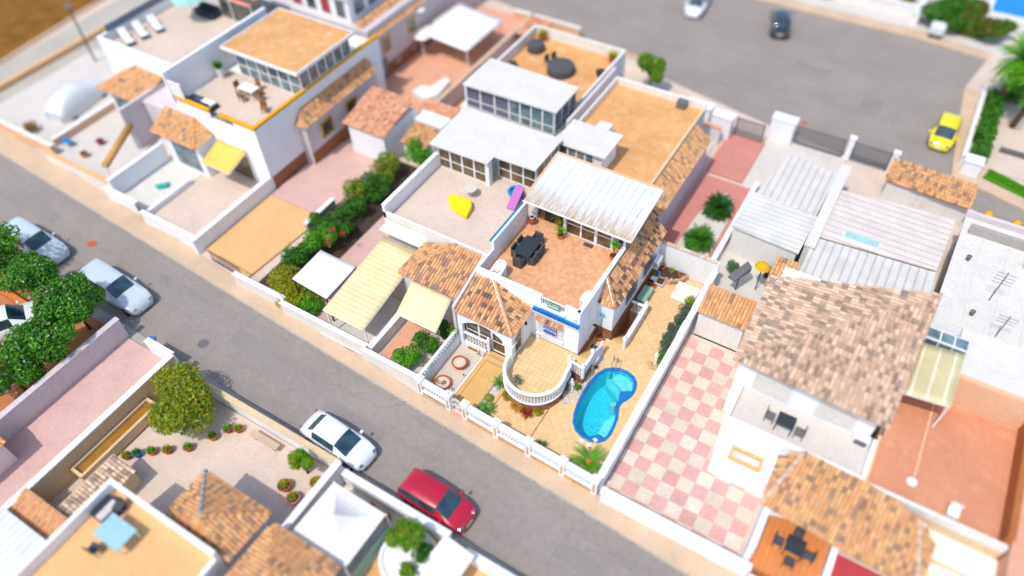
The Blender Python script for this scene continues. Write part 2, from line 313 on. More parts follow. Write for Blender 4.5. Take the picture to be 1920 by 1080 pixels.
def inpoly(x, y, P):
    c = False; n = len(P)
    for i in range(n):
        x1, y1 = P[i]; x2, y2 = P[(i + 1) % n]
        if (y1 > y) != (y2 > y) and x < (x2 - x1) * (y - y1) / (y2 - y1) + x1: c = not c
    return c
def fill_with_holes(outer, holes, z):
    bm = bmesh.new(); es = []
    for L in [outer] + holes:
        vs = [bm.verts.new((p[0], p[1], z)) for p in L]; es += [bm.edges.new((vs[i], vs[(i + 1) % len(vs)])) for i in range(len(vs))]
    bmesh.ops.triangle_fill(bm, edges=es, use_beauty=True, normal=(0, 0, 1))
    bm.verts.index_update(); b = MB(); b.v = [tuple(v.co) for v in bm.verts]; b.f = [tuple(v.index for v in (f.verts if f.normal.z > 0 else reversed(f.verts))) for f in bm.faces]; b.mi = [0] * len(b.f); bm.free(); return b
def copy_tree(o, parent=None):
    c = o.copy(); C.objects.link(c); c.parent = parent
    for ch in [q for q in ALLCH.get(o.name, [])]: copy_tree(ch, c)
    return c
ALLCH = {}
def index_children(o):
    ALLCH[o.name] = list(o.children)
    for ch in o.children: index_children(ch)
def dup(root, loc, rz=None, label=None, group=None, sc=None):
    index_children(root); c = copy_tree(root); c.location = loc
    if rz is not None: c.rotation_euler = (0, 0, rz)
    if sc: c.scale = (sc, sc, sc)
    if label: c['label'] = label
    if group: c['group'] = group
    return c
def local(mb, name, m, parent, **k):
    """a part modelled in its parent's own coordinates"""
    me = mb.mesh(name, m); ob = bpy.data.objects.new(name, me); C.objects.link(ob); ob.parent = parent
    if k.get('smooth'): me.polygons.foreach_set('use_smooth', [True] * len(me.polygons))
    if k.get('bevel'):
        bv = ob.modifiers.new('bevel', 'BEVEL'); bv.width = k['bevel']; bv.segments = 2; bv.limit_method = 'ANGLE'; bv.angle_limit = R(50)
    if k.get('kind'): ob['kind'] = k['kind']
    return ob

# ---- clay roof tiles
def tile_mb(L=.37, r=.095, seg=5):
    b = MB(); vs = []
    for j, (t, rr, h) in enumerate(((0, r, .03), (1, r * .82, .0))):
        for k in range(seg + 1):
            a = math.pi * k / seg; vs.append((rr * 1.08 * math.cos(a), t * L, h + rr * .7 * math.sin(a)))
    n = seg + 1; fs = [(k, k + 1, n + k + 1, n + k) for k in range(seg)] + [tuple(range(n))[::-1]]
    return b.add(vs, fs)
TILE_MESH = [tile_mb().mesh('roof_tile', m) for m in TILE]
_tv, _tf = tile_mb(seg=4).v, tile_mb(seg=4).f
def pick(w=(4, 3, 3, 1)): return random.choices(range(4), w)[0]
def roof_plane(root, P, per_object=False, mats=None, weights=(4, 4, 2.6, 1.2), pitch=.205, row=.31, thick=.08, deck=None, limit=300):
    """P: 3-D polygon, first edge P[0]->P[1] is the eave (seen from outside, left to right). Adds a deck and barrel tiles."""
    P = [Vector(p) for p in P]; O = P[0]; U = (P[1] - P[0]).normalized(); N = U.cross(P[-1] - P[0]).normalized()
    if N.z < 0: N = -N
    Sx = N.cross(U).normalized()
    q = [((p - O).dot(U), (p - O).dot(Sx)) for p in P]
    u0, u1 = min(a for a, b in q), max(a for a, b in q); s1 = max(b for a, b in q)
    b = MB(); n = len(P); b.add([p - N * thick for p in P] + [p + N * .0 for p in P], [tuple(range(n)), tuple(range(n, 2 * n))[::-1]] + [(i, (i + 1) % n, n + (i + 1) % n, n + i) for i in range(n)])
    b.build('roof_deck', deck or (mats or TILE)[0], root)
    jb = MB(); cnt = 0
    s = -.05; j = 0
    while s < s1:
        u = u0 + pitch / 2
        while u < u1:
            if inpoly(u, max(s + .2, .02), q):
                jit = random.uniform(-.015, .015)
                p = O + U * (u + jit) + Sx * (s + random.uniform(-.01, .01)) + N * (.005 + random.uniform(0, .012)); mi = pick(weights)
                if per_object and cnt < limit:
                    o = bpy.data.objects.new('roof_tile', TILE_MESH[mi]); C.objects.link(o)
                    o.parent = root; adopt(o, root)
                    o.matrix_basis = Matrix(((U.x, Sx.x, N.x, p.x), (U.y, Sx.y, N.y, p.y), (U.z, Sx.z, N.z, p.z), (0, 0, 0, 1))); cnt += 1
                else: jb.add([p + U * v[0] + Sx * v[1] + N * v[2] for v in _tv], _tf, mi)
            u += pitch
        s += row; j += 1
    if jb.v: jb.build('roof_tiles', mats or TILE_J, root, kind='stuff')
def ridge(root, a, b, m, name='ridge_tiles', r=.13):
    a, b = Vector(a), Vector(b); n = max(2, int((b - a).length / .4)); mb = MB(); d = (b - a) / n
    for i in range(n): mb.tube([a + d * i, a + d * (i + 1.12)], r, 8, taper=.8)
    mb.build(name, m, root, smooth=True)

# ---- balusters
BAL = MB().lathe([(.055, 0), (.055, .06), (.03, .12), (.062, .30), (.035, .52), (.03, .62), (.055, .68), (.055, .74)], n=6).mesh('baluster', M.plaster)
BAL.polygons.foreach_set('use_smooth', [True] * len(BAL.polygons))
def balusters(root, pts, z, h, step=.21, skip=.12):
    for i in range(len(pts) - 1):
        a, b = Vector(pts[i]), Vector(pts[i + 1]); L = (b - a).length; n = max(1, int((L - 2 * skip) / step) + 1)
        za, zb = (z[i], z[i + 1]) if isinstance(z, (list, tuple)) else (z, z)
        for k in range(n):
            t = (skip + (L - 2 * skip) * (k + .5) / n) / L; p = a.lerp(b, t)
            o = bpy.data.objects.new('baluster', BAL); C.objects.link(o); o.parent = root; adopt(o, root); o.location = (p.x, p.y, za + (zb - za) * t); o.scale = (1, 1, h / .74)
def rail(root, pts, z, w, h, m, name='rail'):
    b = MB(); n = len(pts)
    zz = z if isinstance(z, (list, tuple)) else [z] * n
    ofs = []
    for i in range(n):
        a = Vector(pts[max(i - 1, 0)]); c = Vector(pts[min(i + 1, n - 1)]); d = (c - a).normalized(); ofs.append(Vector((-d.y, d.x)) * w / 2)
    vs = []
    for i in range(n):
        p = Vector(pts[i]); L = p + ofs[i]; Rr = p - ofs[i]
        vs += [(L.x, L.y, zz[i]), (Rr.x, Rr.y, zz[i]), (Rr.x, Rr.y, zz[i] + h), (L.x, L.y, zz[i] + h)]
    fs = [(0, 1, 2, 3), tuple(4 * (n - 1) + k for k in (3, 2, 1, 0))]
    for i in range(n - 1):
        o = 4 * i; fs += [(o + 3, o + 2, o + 6, o + 7), (o, o + 4, o + 5, o + 1), (o, o + 3, o + 7, o + 4), (o + 1, o + 5, o + 6, o + 2)]
    return b.add(vs, fs).build(name, m, root, bevel=.02)
def post(root, x, y, z0, z1, w=.2, ball=True, name='post'):
    b = MB().box(x - w / 2, x + w / 2, y - w / 2, y + w / 2, z0, z1 - .04).box(x - w / 2 - .03, x + w / 2 + .03, y - w / 2 - .03, y + w / 2 + .03, z1 - .04, z1 + .02)
    if ball: b.lathe([(.05, 0), (.085, .05), (.095, .11), (.07, .17), (0, .23)], (x, y, z1 + .02), 10)
    return b.build(name, M.plaster, root)

# ---- windows
def glazing(root, a, b, z0, z1, n, out, m_pane=None, m_frame=None, t=.06, mid=None):
    """row of n glazed bays from a to b (2-D), out = outward unit normal; each bay is a window part with a pane"""
    a, b, o = Vector(a), Vector(b), Vector(out); d = (b - a) / n
    for i in range(n):
        p, q = a + d * i, a + d * (i + 1); e = d.normalized() * t
        f = MB()
        def bar2(P, Q, za, zb):
            A, B = P - o * .03, Q + o * .03
            x0, x1 = sorted((A.x, B.x)); y0, y1 = sorted((A.y, B.y)); f.box(x0, x1, y0, y1, za, zb)
        bar2(p, p + e, z0, z1); bar2(q - e, q, z0, z1); bar2(p + e, q - e, z0, z0 + t); bar2(p + e, q - e, z1 - t, z1)
        if mid: bar2(p + e, q - e, z0 + (z1 - z0) * mid - t / 2, z0 + (z1 - z0) * mid + t / 2)
        w = f.build('window', m_frame or M.metal, root)
        g = MB(); A, B = p + e - o * .012, q - e + o * .004
        x0, x1 = sorted((A.x, B.x)); y0, y1 = sorted((A.y, B.y)); g.box(x0, x1, y0, y1, z0 + t, z1 - t).build('pane', m_pane or M.glass, w)

# ---- plants
def leaves(mb, c, rad, n, size, blobs=7, flat=1.0, mi=None, shell=.35):
    c = Vector(c); B = [(c, 1.0)]
    for i in range(blobs):
        a = random.uniform(0, 2 * math.pi); rr = random.uniform(.3, .62); B.append((c + Vector((math.cos(a) * rad[0] * rr, math.sin(a) * rad[1] * rr, random.uniform(-.35, .5) * rad[2])), random.uniform(.38, .62)))
    for i in range(n):
        bc, bs = random.choice(B[1:] if blobs else B); d = Vector((random.gauss(0, 1), random.gauss(0, 1), random.gauss(0, 1))).normalized()
        r = random.uniform(shell, 1) ** .5; p = bc + Vector((d.x * rad[0], d.y * rad[1], d.z * rad[2])) * bs * r
        s = size * random.uniform(.6, 1.4); nrm = (d + Vector((random.gauss(0, .6), random.gauss(0, .6), random.gauss(0, .6) + .4))).normalized()
        u = nrm.orthogonal().normalized(); u.rotate(Matrix.Rotation(random.uniform(0, 6.28), 3, nrm)); w = nrm.cross(u)
        m = random.choices(range(len(mi)), mi)[0] if mi else 0
        mb.add([p - u * s, p - w * s * .5 + nrm * s * .12, p + u * s, p + w * s * .5 + nrm * s * .12], [(0, 1, 2, 3)], m)
def shrub(name, label, cat, c, rad, n, size, mats, w=None, trunk=True, group=None, blobs=7, zbase=.1, stems=3):
    r = thing(name, label, cat, (c[0], c[1], zbase), group)
    b = MB(); leaves(b, c, rad, n, size, blobs, mi=w or [1] * len(mats)); b.build('foliage' if not trunk else 'crown', mats, r)
    if trunk:
        t = MB(); rr = .035 + .05 * rad[2]
        top = Vector((c[0], c[1], c[2] + rad[2] * .1)); t.tube([(c[0], c[1], zbase), (c[0] + .05, c[1] - .03, (zbase + top.z) / 2), top], rr, 7, taper=.55)
        for k in range(5):
            a = k * 1.256 + random.random(); t.tube([(c[0], c[1], zbase + (top.z - zbase) * .55), (c[0] + math.cos(a) * rad[0] * .3, c[1] + math.sin(a) * rad[1] * .3, top.z), (c[0] + math.cos(a) * rad[0] * .62, c[1] + math.sin(a) * rad[1] * .62, top.z + rad[2] * .3)], rr * .5, 5, taper=.3)
        t.build('trunk', M.bark, r, smooth=True)
    return r
def rosette(mb, c, n, L, w, up=(.3, 1.2), mi=0, seg=3, droop=.35):
    for k in range(n):
        a = 2.4 * k + random.uniform(-.2, .2); el = up[0] + (up[1] - up[0]) * (k / max(1, n - 1)); l = L * random.uniform(.8, 1.1)
        d = Vector((math.cos(a), math.sin(a), 0)); side = Vector((-d.y, d.x, 0)); pts = []
        p = Vector(c); e = el
        for j in range(seg + 1):
            ww = w * (1 - (j / seg) ** 1.6) + .004; pts += [p - side * ww + Vector((0, 0, ww * .4)), p + side * ww + Vector((0, 0, ww * .4))]
            p = p + (d * math.cos(e) + Vector((0, 0, 1)) * math.sin(e)) * l / seg; e -= droop
        mb.add(pts, [(2 * j, 2 * j + 1, 2 * j + 3, 2 * j + 2) for j in range(seg)], mi)
def pot(name, label, x, y, z, r, h, m, fill=M.soil, group=None, cat='plant pot'):
    t = thing(name, label, cat, (x, y, z), group)
    MB().lathe([(r * .72, 0), (r * .97, h * .82), (r * 1.08, h * .84), (r * 1.08, h), (r * .92, h), (r * .88, h * .8), (0, h * .78)], (x, y, z), 20).build('vessel', m, t, smooth=False)
    MB().lathe([(r * .9, h * .76), (r * .86, h * .85), (0, h * .87)], (x, y, z), 16).build('fill', fill, t)
    return t
def label_text(root, txt, x, y, z, size, m, rx=90, name='lettering', rz=0):
    cu = bpy.data.curves.new(name, 'FONT'); cu.body = txt; cu.size = size; cu.extrude = .003; cu.align_x = 'CENTER'
    tmp = bpy.data.objects.new('tmp', cu); me = bpy.data.meshes.new_from_object(tmp); bpy.data.objects.remove(tmp); bpy.data.curves.remove(cu)
    me.materials.clear(); me.materials.append(m); me.name = name
    o = bpy.data.objects.new(name, me); C.objects.link(o); o.parent = root; adopt(o, root); o.location = (x, y, z); o.rotation_euler = (R(rx), 0, R(rz)); return o

# ================================================================ THE SETTING
ZY = 0.15                                            # yard level
PX0, PX1 = -17.62, -5.95                             # plot limits
def kerb_far(x): return 15.22 - .0591 * x
def wall_far(x): return 16.55 - .026 * x if x > -17.6 else 17.0 - .0845 * (x + 17.6)
def kerb_near(x): return 10.85 - .028 * x
def wall_near(x): return 10.45 - .024 * x
# one ground sheet to the horizon, open only under the plot's pool and stair well
G0 = MB(); big = [(-900, -700), (700, -700), (700, 900), (-900, 900)]
fill_with_holes(big, [[(-10.5, 17.6), (-6.1, 17.6), (-6.1, 29.6), (-10.5, 29.6)]], 0.0).build('ground', M.beigefloor, kind='structure')
struct(MB().prism([(-140, kerb_near(-140)), (60, kerb_near(60)), (60, kerb_far(60)), (-140, kerb_far(-140))], -.1, .006), 'road', M.asphalt)
xs = [-110, -70, -50, -36, -25, -17.6, -12, -5.9, 0, 10, 40]
top = [(x, kerb_far(x)) for x in xs] + [(x, wall_far(x) + .05) for x in reversed(xs)]
struct(MB().prism(top, 0.0, .12), 'pavement', M.sidewalk)
kb = MB()
x = -70.0
while x < 14:
    kb.prism([(x, kerb_far(x) - .12), (x + .97, kerb_far(x + .97) - .12), (x + .97, kerb_far(x + .97) - .004), (x, kerb_far(x) - .004)], 0, .125); x += 1.0
kb.build('kerb', M.concrete, kind='structure')
xs2 = [-110, -60, -20, 30]
struct(MB().prism([(x, wall_near(x)) for x in xs2] + [(x, kerb_near(x)) for x in reversed(xs2)], 0, .1), 'pavement', M.concrete)
# the wide paved square behind the houses and its arm to the right
struct(MB().prism([(-60, 63.5), (-35, 58.2), (-28.5, 56.9), (-16.5, 53.9), (-8.2, 52.2), (5.7, 50.45), (11, 48.3), (60, 28), (60, 31.5), (10.5, 51.3), (8.3, 51.95), (5.6, 52.6), (4.9, 59.6), (4.5, 65), (5.46, 70.4), (-.9, 71.1), (-11.7, 71.0), (-60, 73)], -.1, .008), 'road', M.asphalt)
struct(MB().prism([(-60, 73), (-11.7, 71.0), (-.9, 71.1), (5.46, 70.4), (5.6, 71.4), (-.9, 72.4), (-11.7, 72.3), (-60, 74.4)], 0, .12), 'pavement', M.sidewalk)
struct(MB().prism([(4.5, 65), (4.9, 59.6), (5.6, 52.6), (8.3, 51.95), (10.5, 51.3), (60, 31.5), (60, 32.6), (10.9, 52.4), (6.3, 53.8), (5.9, 59.6), (5.5, 65)], 0, .12), 'pavement', M.sidewalk)
struct(MB().prism([(-300, -100), (-72.2, -100), (-72.6, 27), (-73.9, 39.6), (-76, 90), (-300, 90)], -.1, .12), 'dry_field', M.earth)
struct(MB().prism([(-72.2, 15), (-71.9, 15), (-72.3, 27), (-73.6, 39.6), (-75.7, 90), (-76, 90), (-73.9, 39.6), (-72.6, 27)], 0, .2), 'kerb', M.sidewalk)
struct(MB().prism([(-71.9, 19.8), (-58.5, 20), (-58.5, 60), (-73, 60)], -.1, .01), 'lane', mat('lane_concrete', 'b5aea2', .95, .12, .3, .3, 20))
# manhole covers and small street marks
def disc(name, x, y, r, m, z=.012, lab=None, cat=None, group=None):
    o = MB().lathe([(r, -.03), (r, .012), (r * .86, .014), (r * .84, .008), (0, .01)], (x, y, z), 20).build(name, m)
    return tag(o, lab, cat, group)
disc('manhole_cover', -45.3, 15.7, .33, M.terracotta, lab='reddish brown round manhole cover in the road near the parked white cars', cat='manhole cover')
disc('manhole_cover', -31.7, 13.35, .34, M.greymetal, lab='dark grey manhole cover in the road beside the olive tree', cat='manhole cover')
disc('manhole_cover', -34.8, 11.85, .3, M.bluep, z=.1, lab='pale blue round cover on the near pavement by the pink yard', cat='manhole cover')
disc('manhole_cover', -6.7, 53.76, .24, M.darkmetal, lab='dark grey drain cover in the square, left one of the pair', cat='manhole cover')
disc('manhole_cover', -5.7, 53.82, .24, M.terracotta, lab='brownish drain cover in the square, right one of the pair', cat='manhole cover')

# ================================================================ THE PLOT IN FOCUS
POOL = [(-8.58, 24.47), (-8.2, 24.62), (-7.7, 24.66), (-7.2, 24.5), (-6.9, 24.19), (-6.76, 23.8), (-6.72, 23.4), (-6.82, 22.95), (-7.02, 22.55), (-7.08, 22.2), (-6.95, 21.8), (-6.8, 21.4), (-6.72, 20.8), (-6.7, 20.2), (-6.8, 19.8), (-7.05, 19.48), (-7.56, 19.27), (-8.1, 19.32), (-8.56, 19.5), (-8.95, 19.9), (-9.18, 20.5), (-9.32, 21.19), (-9.4, 22.0), (-9.38, 22.86), (-9.25, 23.6), (-9.0, 24.15)]
def inset(P, d):
    out = []; n = len(P); a = sum(P[i][0] * P[(i + 1) % n][1] - P[(i + 1) % n][0] * P[i][1] for i in range(n)); sg = -1 if a > 0 else 1
    for i in range(n):
        p, q, r = Vector(P[i - 1]), Vector(P[i]), Vector(P[(i + 1) % n]); e = (r - p).normalized(); out.append((q.x + sg * e.y * d, q.y - sg * e.x * d))
    return out
PIT = [(-9.62, 26.28), (-8.76, 26.28), (-8.76, 29.05), (-9.62, 29.05)]
PLOT = [(PX0, 17.35), (-14.3, 17.2), (-5.95, 16.85), (-5.95, 33.4), (PX0, 33.4)]
pin = inset(POOL, .1)
slab = fill_with_holes(PLOT, [pin, PIT], ZY - .012)
struct(slab, 'yard_slab', M.grout)
struct(MB().prism([(PX0, 17.05), (-5.9, 16.72), (-5.9, 17.15), (PX0, 17.4)], 0, ZY - .02), 'yard_edge', M.concrete)
PORCH_ARC = [(-12.02 + 1.76 * math.cos(R(a)), 20.98 + 1.76 * math.sin(R(a))) for a in range(176, 381, 12)]
PORCH = [(-13.78, 21.25)] + PORCH_ARC + [(-10.42, 22.2), (-10.62, 22.62), (-9.66, 22.45), (-9.66, 23.68), (-10.66, 23.68), (-13.78, 23.68)]
BED_ROCK = [(-10.62, 22.4), (-10.3, 21.4), (-10.36, 20.7), (-9.9, 20.75), (-9.5, 21.1), (-9.45, 22.2), (-9.42, 23.4), (-9.2, 24.3), (-9.3, 24.9), (-9.6, 24.9), (-9.62, 22.5)]
# diagonal paving: each tile a piece with recessed joints
PT = .46; tile_me = MB().box(-PT / 2 + .008, PT / 2 - .008, -PT / 2 + .008, PT / 2 - .008, 0, .012).mesh('paving_tile', M.pave)
pavement_yard = bpy.data.objects['yard_slab']
cands = []; EDGE = MB()
cells = [(-13.3, -5.95, 16.95, 33.2), (-15.75, -13.3, 17.3, 18.1)]
for i in range(-60, 60):
    for j in range(-60, 60):
        c, s_ = math.cos(R(45)), math.sin(R(45)); cx = -9.8 + PT * (i * c - j * s_); cy = 24 + PT * (i * s_ + j * c)
        cor = [(cx + PT * .707 * math.cos(a * math.pi / 2), cy + PT * .707 * math.sin(a * math.pi / 2)) for a in range(4)]
        def okp(x, y):
            if not (-13.35 < x < -5.97 and 16.98 < y < 33.3): return False
            if inpoly(x, y, POOL) or inpoly(x, y, PIT) or inpoly(x, y, PORCH) or inpoly(x, y, BED_ROCK): return False
            if x < -10.62 and y > 21.5: return False
            if x < -9.6 and y > 26.2: return False
            if -10.66 < x < -9.6 and 23.6 < y < 25.0: return False
            return True
        if all(okp(*p) for p in cor): cands.append((cx, cy))
        elif -14 < cx < -5 and 16 < cy < 34:
            q8 = 8; h_ = PT / 2 - .008
            for u in range(q8):
                for v in range(q8):
                    uu, vv = -h_ + 2 * h_ * (u + .5) / q8, -h_ + 2 * h_ * (v + .5) / q8; k_ = .70711
                    if okp(cx + (uu - vv) * k_, cy + (uu + vv) * k_):
                        w8 = h_ / q8; EDGE.add([(cx + (a_ - b_) * k_, cy + (a_ + b_) * k_, ZY) for a_, b_ in ((uu - w8, vv - w8), (uu + w8, vv - w8), (uu + w8, vv + w8), (uu - w8, vv + w8))], [(0, 1, 2, 3)])
cands.sort(key=lambda p: p[1])
jb = MB(); 
for k, (cx, cy) in enumerate(cands):
    if k < 300:
        o = bpy.data.objects.new('paving_tile', tile_me); C.objects.link(o); o.parent = pavement_yard; adopt(o, pavement_yard)
        o.location = (cx, cy, ZY - .012 + random.uniform(0, .002)); o.rotation_euler = (random.uniform(-.004, .004), random.uniform(-.004, .004), R(45))
    else:
        h = PT / 2 - .008; jb.add([(cx + a * .7071 * h - b_ * .7071 * h, cy + a * .7071 * h + b_ * .7071 * h, z) for z in (ZY - .012, ZY) for a, b_ in ((-1, -1), (1, -1), (1, 1), (-1, 1))], [(4, 5, 6, 7), (0, 1, 5, 4), (1, 2, 6, 5), (2, 3, 7, 6), (3, 0, 4, 7)])
EDGE.build('cut_tiles', M.pave_e, pavement_yard, kind='stuff')
if jb.v: jb.build('paving_tiles', M.pave_i, pavement_yard, kind='stuff')
# the dark drain joint running from the porch to the street wall
bx(pavement_yard, 'drain_joint', -10.56, -10.5, 17.3, 20.2, ZY - .005, ZY + .008, M.timber)

# ---------------------------------------------------------------- pool
pool = thing('swimming_pool', 'blue rimmed kidney shaped swimming pool sunk in yellow paving', 'swimming pool', (-8.0, 21.9, 0))
W_IN = inset(POOL, .17)
# raised rim
rm = MB(); n = len(POOL)
prof = [(0, ZY - .03), (.0, ZY + .03), (.03, ZY + .055), (.14, ZY + .055), (.17, ZY + .03), (.18, -.1)]
rings = [[(p[0], p[1], z) for p in inset(POOL, d)] for d, z in prof]
vs = [v for r_ in rings for v in r_]; fs = []
for j in range(len(rings) - 1):
    for i in range(n): fs.append((j * n + i, (j + 1) * n + i, (j + 1) * n + (i + 1) % n, j * n + (i + 1) % n))
rm.add(vs, fs).build('rim', M.bluepool, pool, smooth=True)
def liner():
    t = NT('pool_liner_painted_caustics'); geo = t.new('ShaderNodeNewGeometry')
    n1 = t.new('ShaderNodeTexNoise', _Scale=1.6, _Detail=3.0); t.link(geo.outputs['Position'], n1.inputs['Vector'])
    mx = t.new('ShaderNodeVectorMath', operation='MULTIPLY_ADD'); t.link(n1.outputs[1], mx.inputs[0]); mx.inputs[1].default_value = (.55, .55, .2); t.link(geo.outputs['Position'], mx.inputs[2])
    vo = t.new('ShaderNodeTexVoronoi', feature='DISTANCE_TO_EDGE', _Scale=5.2); t.link(mx.outputs[0], vo.inputs['Vector'])  # pale cell edges: the water's sunlit ripple net, painted into the liner colour
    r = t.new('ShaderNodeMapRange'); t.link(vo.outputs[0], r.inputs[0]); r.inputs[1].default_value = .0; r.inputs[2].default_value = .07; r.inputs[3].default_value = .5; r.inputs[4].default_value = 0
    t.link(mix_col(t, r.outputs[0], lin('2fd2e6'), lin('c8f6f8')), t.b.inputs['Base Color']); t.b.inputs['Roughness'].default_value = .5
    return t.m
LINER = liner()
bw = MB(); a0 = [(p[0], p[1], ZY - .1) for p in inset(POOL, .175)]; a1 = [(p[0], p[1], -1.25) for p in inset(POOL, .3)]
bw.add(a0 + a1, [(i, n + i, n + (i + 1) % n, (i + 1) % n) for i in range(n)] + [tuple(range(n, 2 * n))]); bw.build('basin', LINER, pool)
# seats, steps and moulded ledges
def ledge(name, pts, zt, m): return MB().prism(pts, -1.24, zt).build(name, m, pool, bevel=.03)
ledge('bench_seat', [(-7.12, 21.75), (-6.98, 21.5), (-6.92, 20.9), (-6.9, 20.25), (-7.02, 19.82), (-7.45, 20.1), (-7.46, 21.0)], -.1, mat('seat_liner', 'd4eef0', .5, .08, 2))
ledge('corner_step', [(-8.45, 24.25), (-8.1, 24.4), (-7.6, 24.42), (-7.15, 24.2), (-6.98, 23.8), (-6.96, 23.4), (-7.3, 23.25), (-7.6, 23.5), (-7.9, 23.65), (-8.3, 23.8)], -.1, mat('step_liner', 'c4ebee', .5, .08, 2))
ledge('lower_step', [(-8.75, 24.05), (-8.4, 24.2), (-7.9, 24.3), (-7.2, 24.0), (-7.0, 23.4), (-7.1, 23.0), (-7.4, 22.9), (-7.8, 23.15), (-8.2, 23.35), (-8.6, 23.6)], -.55, mat('step_liner_low', '86dde8', .5, .08, 2))
for nm, pts in (('moulded_ledge', [(-6.74, 23.55), (-6.74, 23.2), (-6.88, 22.8), (-7.05, 22.5), (-7.12, 22.2), (-7.35, 22.3), (-7.3, 22.6), (-7.42, 22.85), (-7.5, 23.1), (-7.2, 23.35)]),
                ('moulded_ledge', [(-8.0, 19.36), (-7.5, 19.3), (-7.05, 19.5), (-6.86, 19.85), (-7.3, 20.0), (-7.55, 19.75)])):
    MB().prism(pts, -.2, ZY + .03).build(nm, M.bluepool, pool, bevel=.025)
MB().prism([(-7.72, 22.25), (-7.4, 22.35), (-7.38, 22.6), (-7.62, 22.62), (-7.8, 22.45)], -1.2, -.3).build('small_step', M.whitep, pool, bevel=.03)
def watermat():
    t = NT('pool_water'); t.n.remove(t.b); geo = t.new('ShaderNodeNewGeometry')
    tr = t.new('ShaderNodeBsdfTransparent'); tr.inputs[0].default_value = (.5, .97, .99, 1)
    gl = t.new('ShaderNodeBsdfGlossy'); gl.inputs['Roughness'].default_value = .04
    fr = t.new('ShaderNodeFresnel'); fr.inputs[0].default_value = 1.33
    mp = t.new('ShaderNodeMapping'); mp.inputs['Scale'].default_value = (1, 1.6, 1); t.link(geo.outputs['Position'], mp.inputs[0])
    nz = t.new('ShaderNodeTexNoise', _Scale=3.6, _Detail=4.0, _Distortion=1.2); t.link(mp.outputs[0], nz.inputs['Vector'])
    bp = t.new('ShaderNodeBump', _Strength=.9, _Distance=.12); t.link(nz.outputs[0], bp.inputs['Height']); t.link(bp.outputs[0], gl.inputs['Normal']); t.link(bp.outputs[0], fr.inputs['Normal'])
    mx = t.new('ShaderNodeMixShader'); t.link(fr.outputs[0], mx.inputs[0]); t.link(tr.outputs[0], mx.inputs[1]); t.link(gl.outputs[0], mx.inputs[2]); t.link(mx.outputs[0], t.n['Material Output'].inputs[0]); return t.m
wt = MB(); wt.add([(p[0], p[1], .04) for p in inset(POOL, .172)], [tuple(range(n))[::-1]])
w_ = wt.build('water', watermat(), pool)
# ladder
lad = MB()
for dx in (0, .28):
    lad.tube([(-8.75 + dx, 24.95, ZY), (-8.75 + dx, 24.9, .75), (-8.68 + dx, 24.6, .95), (-8.6 + dx, 24.25, .85), (-8.55 + dx, 24.1, .3), (-8.55 + dx, 24.05, -.7)], .022, 8)
lad.build('ladder', M.steel, pool, smooth=True)
for x, y in ((-8.62, 19.72), (-8.4, 19.6)): bx(pool, 'skimmer_cap', x - .06, x + .06, y - .05, y + .05, .05, .1, M.whitep)
for k, (x, y, z, lab) in enumerate(((-7.95, 19.12, ZY, 'small white square stool pad on the paving left of the pool foot'), (-7.48, 19.08, ZY, 'white square pad on the paving nearest the sago palm'), (-7.3, 19.52, ZY + .06, 'white skimmer lid resting on the blue pool rim'))):
    o = MB().prism([(x + .16 * math.cos(R(a)), y + .14 * math.sin(R(a))) for a in (20, 110, 200, 290)], z, z + .05).build('paving_pad', M.whitep, bevel=.01); tag(o, lab, 'stone pad')

# ---------------------------------------------------------------- street wall with pillars, clad base, sills and balusters
PIL = [(-17.56, 17.3), (-15.52, 17.2), (-14.36, 17.16), (-12.22, 17.05), (-10.09, 16.96), (-7.95, 16.87), (-5.98, 16.78)]
sw = thing('street_wall', 'white balustered street wall with square pillars and tan tiled base', 'garden wall', (-10, 17, .12))
def seg_prism(mb, a, b, t0, t1, z0, z1):
    """prism along a->b between offsets t0,t1 (towards +y)"""
    a, b = Vector(a), Vector(b); d = (b - a).normalized(); nn = Vector((-d.y, d.x)); mb.prism([(a + nn * t0)[:], (b + nn * t0)[:], (b + nn * t1)[:], (a + nn * t1)[:]], z0, z1); return mb
for i in range(6):
    if i == 1: continue
    a, b = Vector(PIL[i]), Vector(PIL[i + 1]); d = (b - a).normalized(); a2, b2 = a + d * .17, b - d * .17
    seg_prism(MB(), a2, b2, -.1, .1, .0, .52).build('base_wall', M.white2, sw)
    L = (b2 - a2).length; nt = int(L / .33)
    for k in range(nt):
        for r_ in range(1):
            p, q = a2 + d * (L * k / nt + .006), a2 + d * (L * (k + 1) / nt - .006); seg_prism(MB(), p, q, -.118, -.1, .1, .5).build('cladding_tile', M.tantile, sw)
    seg_prism(MB(), a2, b2, -.16, .14, .52, .6).build('sill', M.plaster, sw, bevel=.015)
    balusters(sw, [a2, b2], .6, .42, step=.2, skip=.1)
    seg_prism(MB(), a2, b2, -.075, .075, 1.0, 1.42).build('upper_panel', M.white, sw)
    seg_prism(MB(), a2, b2, -.17, .17, 1.42, 1.5).build('coping', M.plaster, sw, bevel=.02)
for i, (x, y) in enumerate(PIL):
    p = MB().box(x - .17, x + .17, y - .17, y + .17, 0, 1.52).build('pillar', M.white, sw, bevel=.01)
    bx(p, 'inlay', x - .06, x + .06, y - .178, y - .172, .35, 1.2, M.tantile)
    MB().box(x - .23, x + .23, y - .23, y + .23, 1.52, 1.64).box(x - .15, x + .15, y - .15, y + .15, 1.64, 1.7).lathe([(.06, 0), (.09, .04), (.06, .1), (0, .12)], (x, y, 1.7), 8).build('pillar_cap', M.plaster, p, bevel=.01)
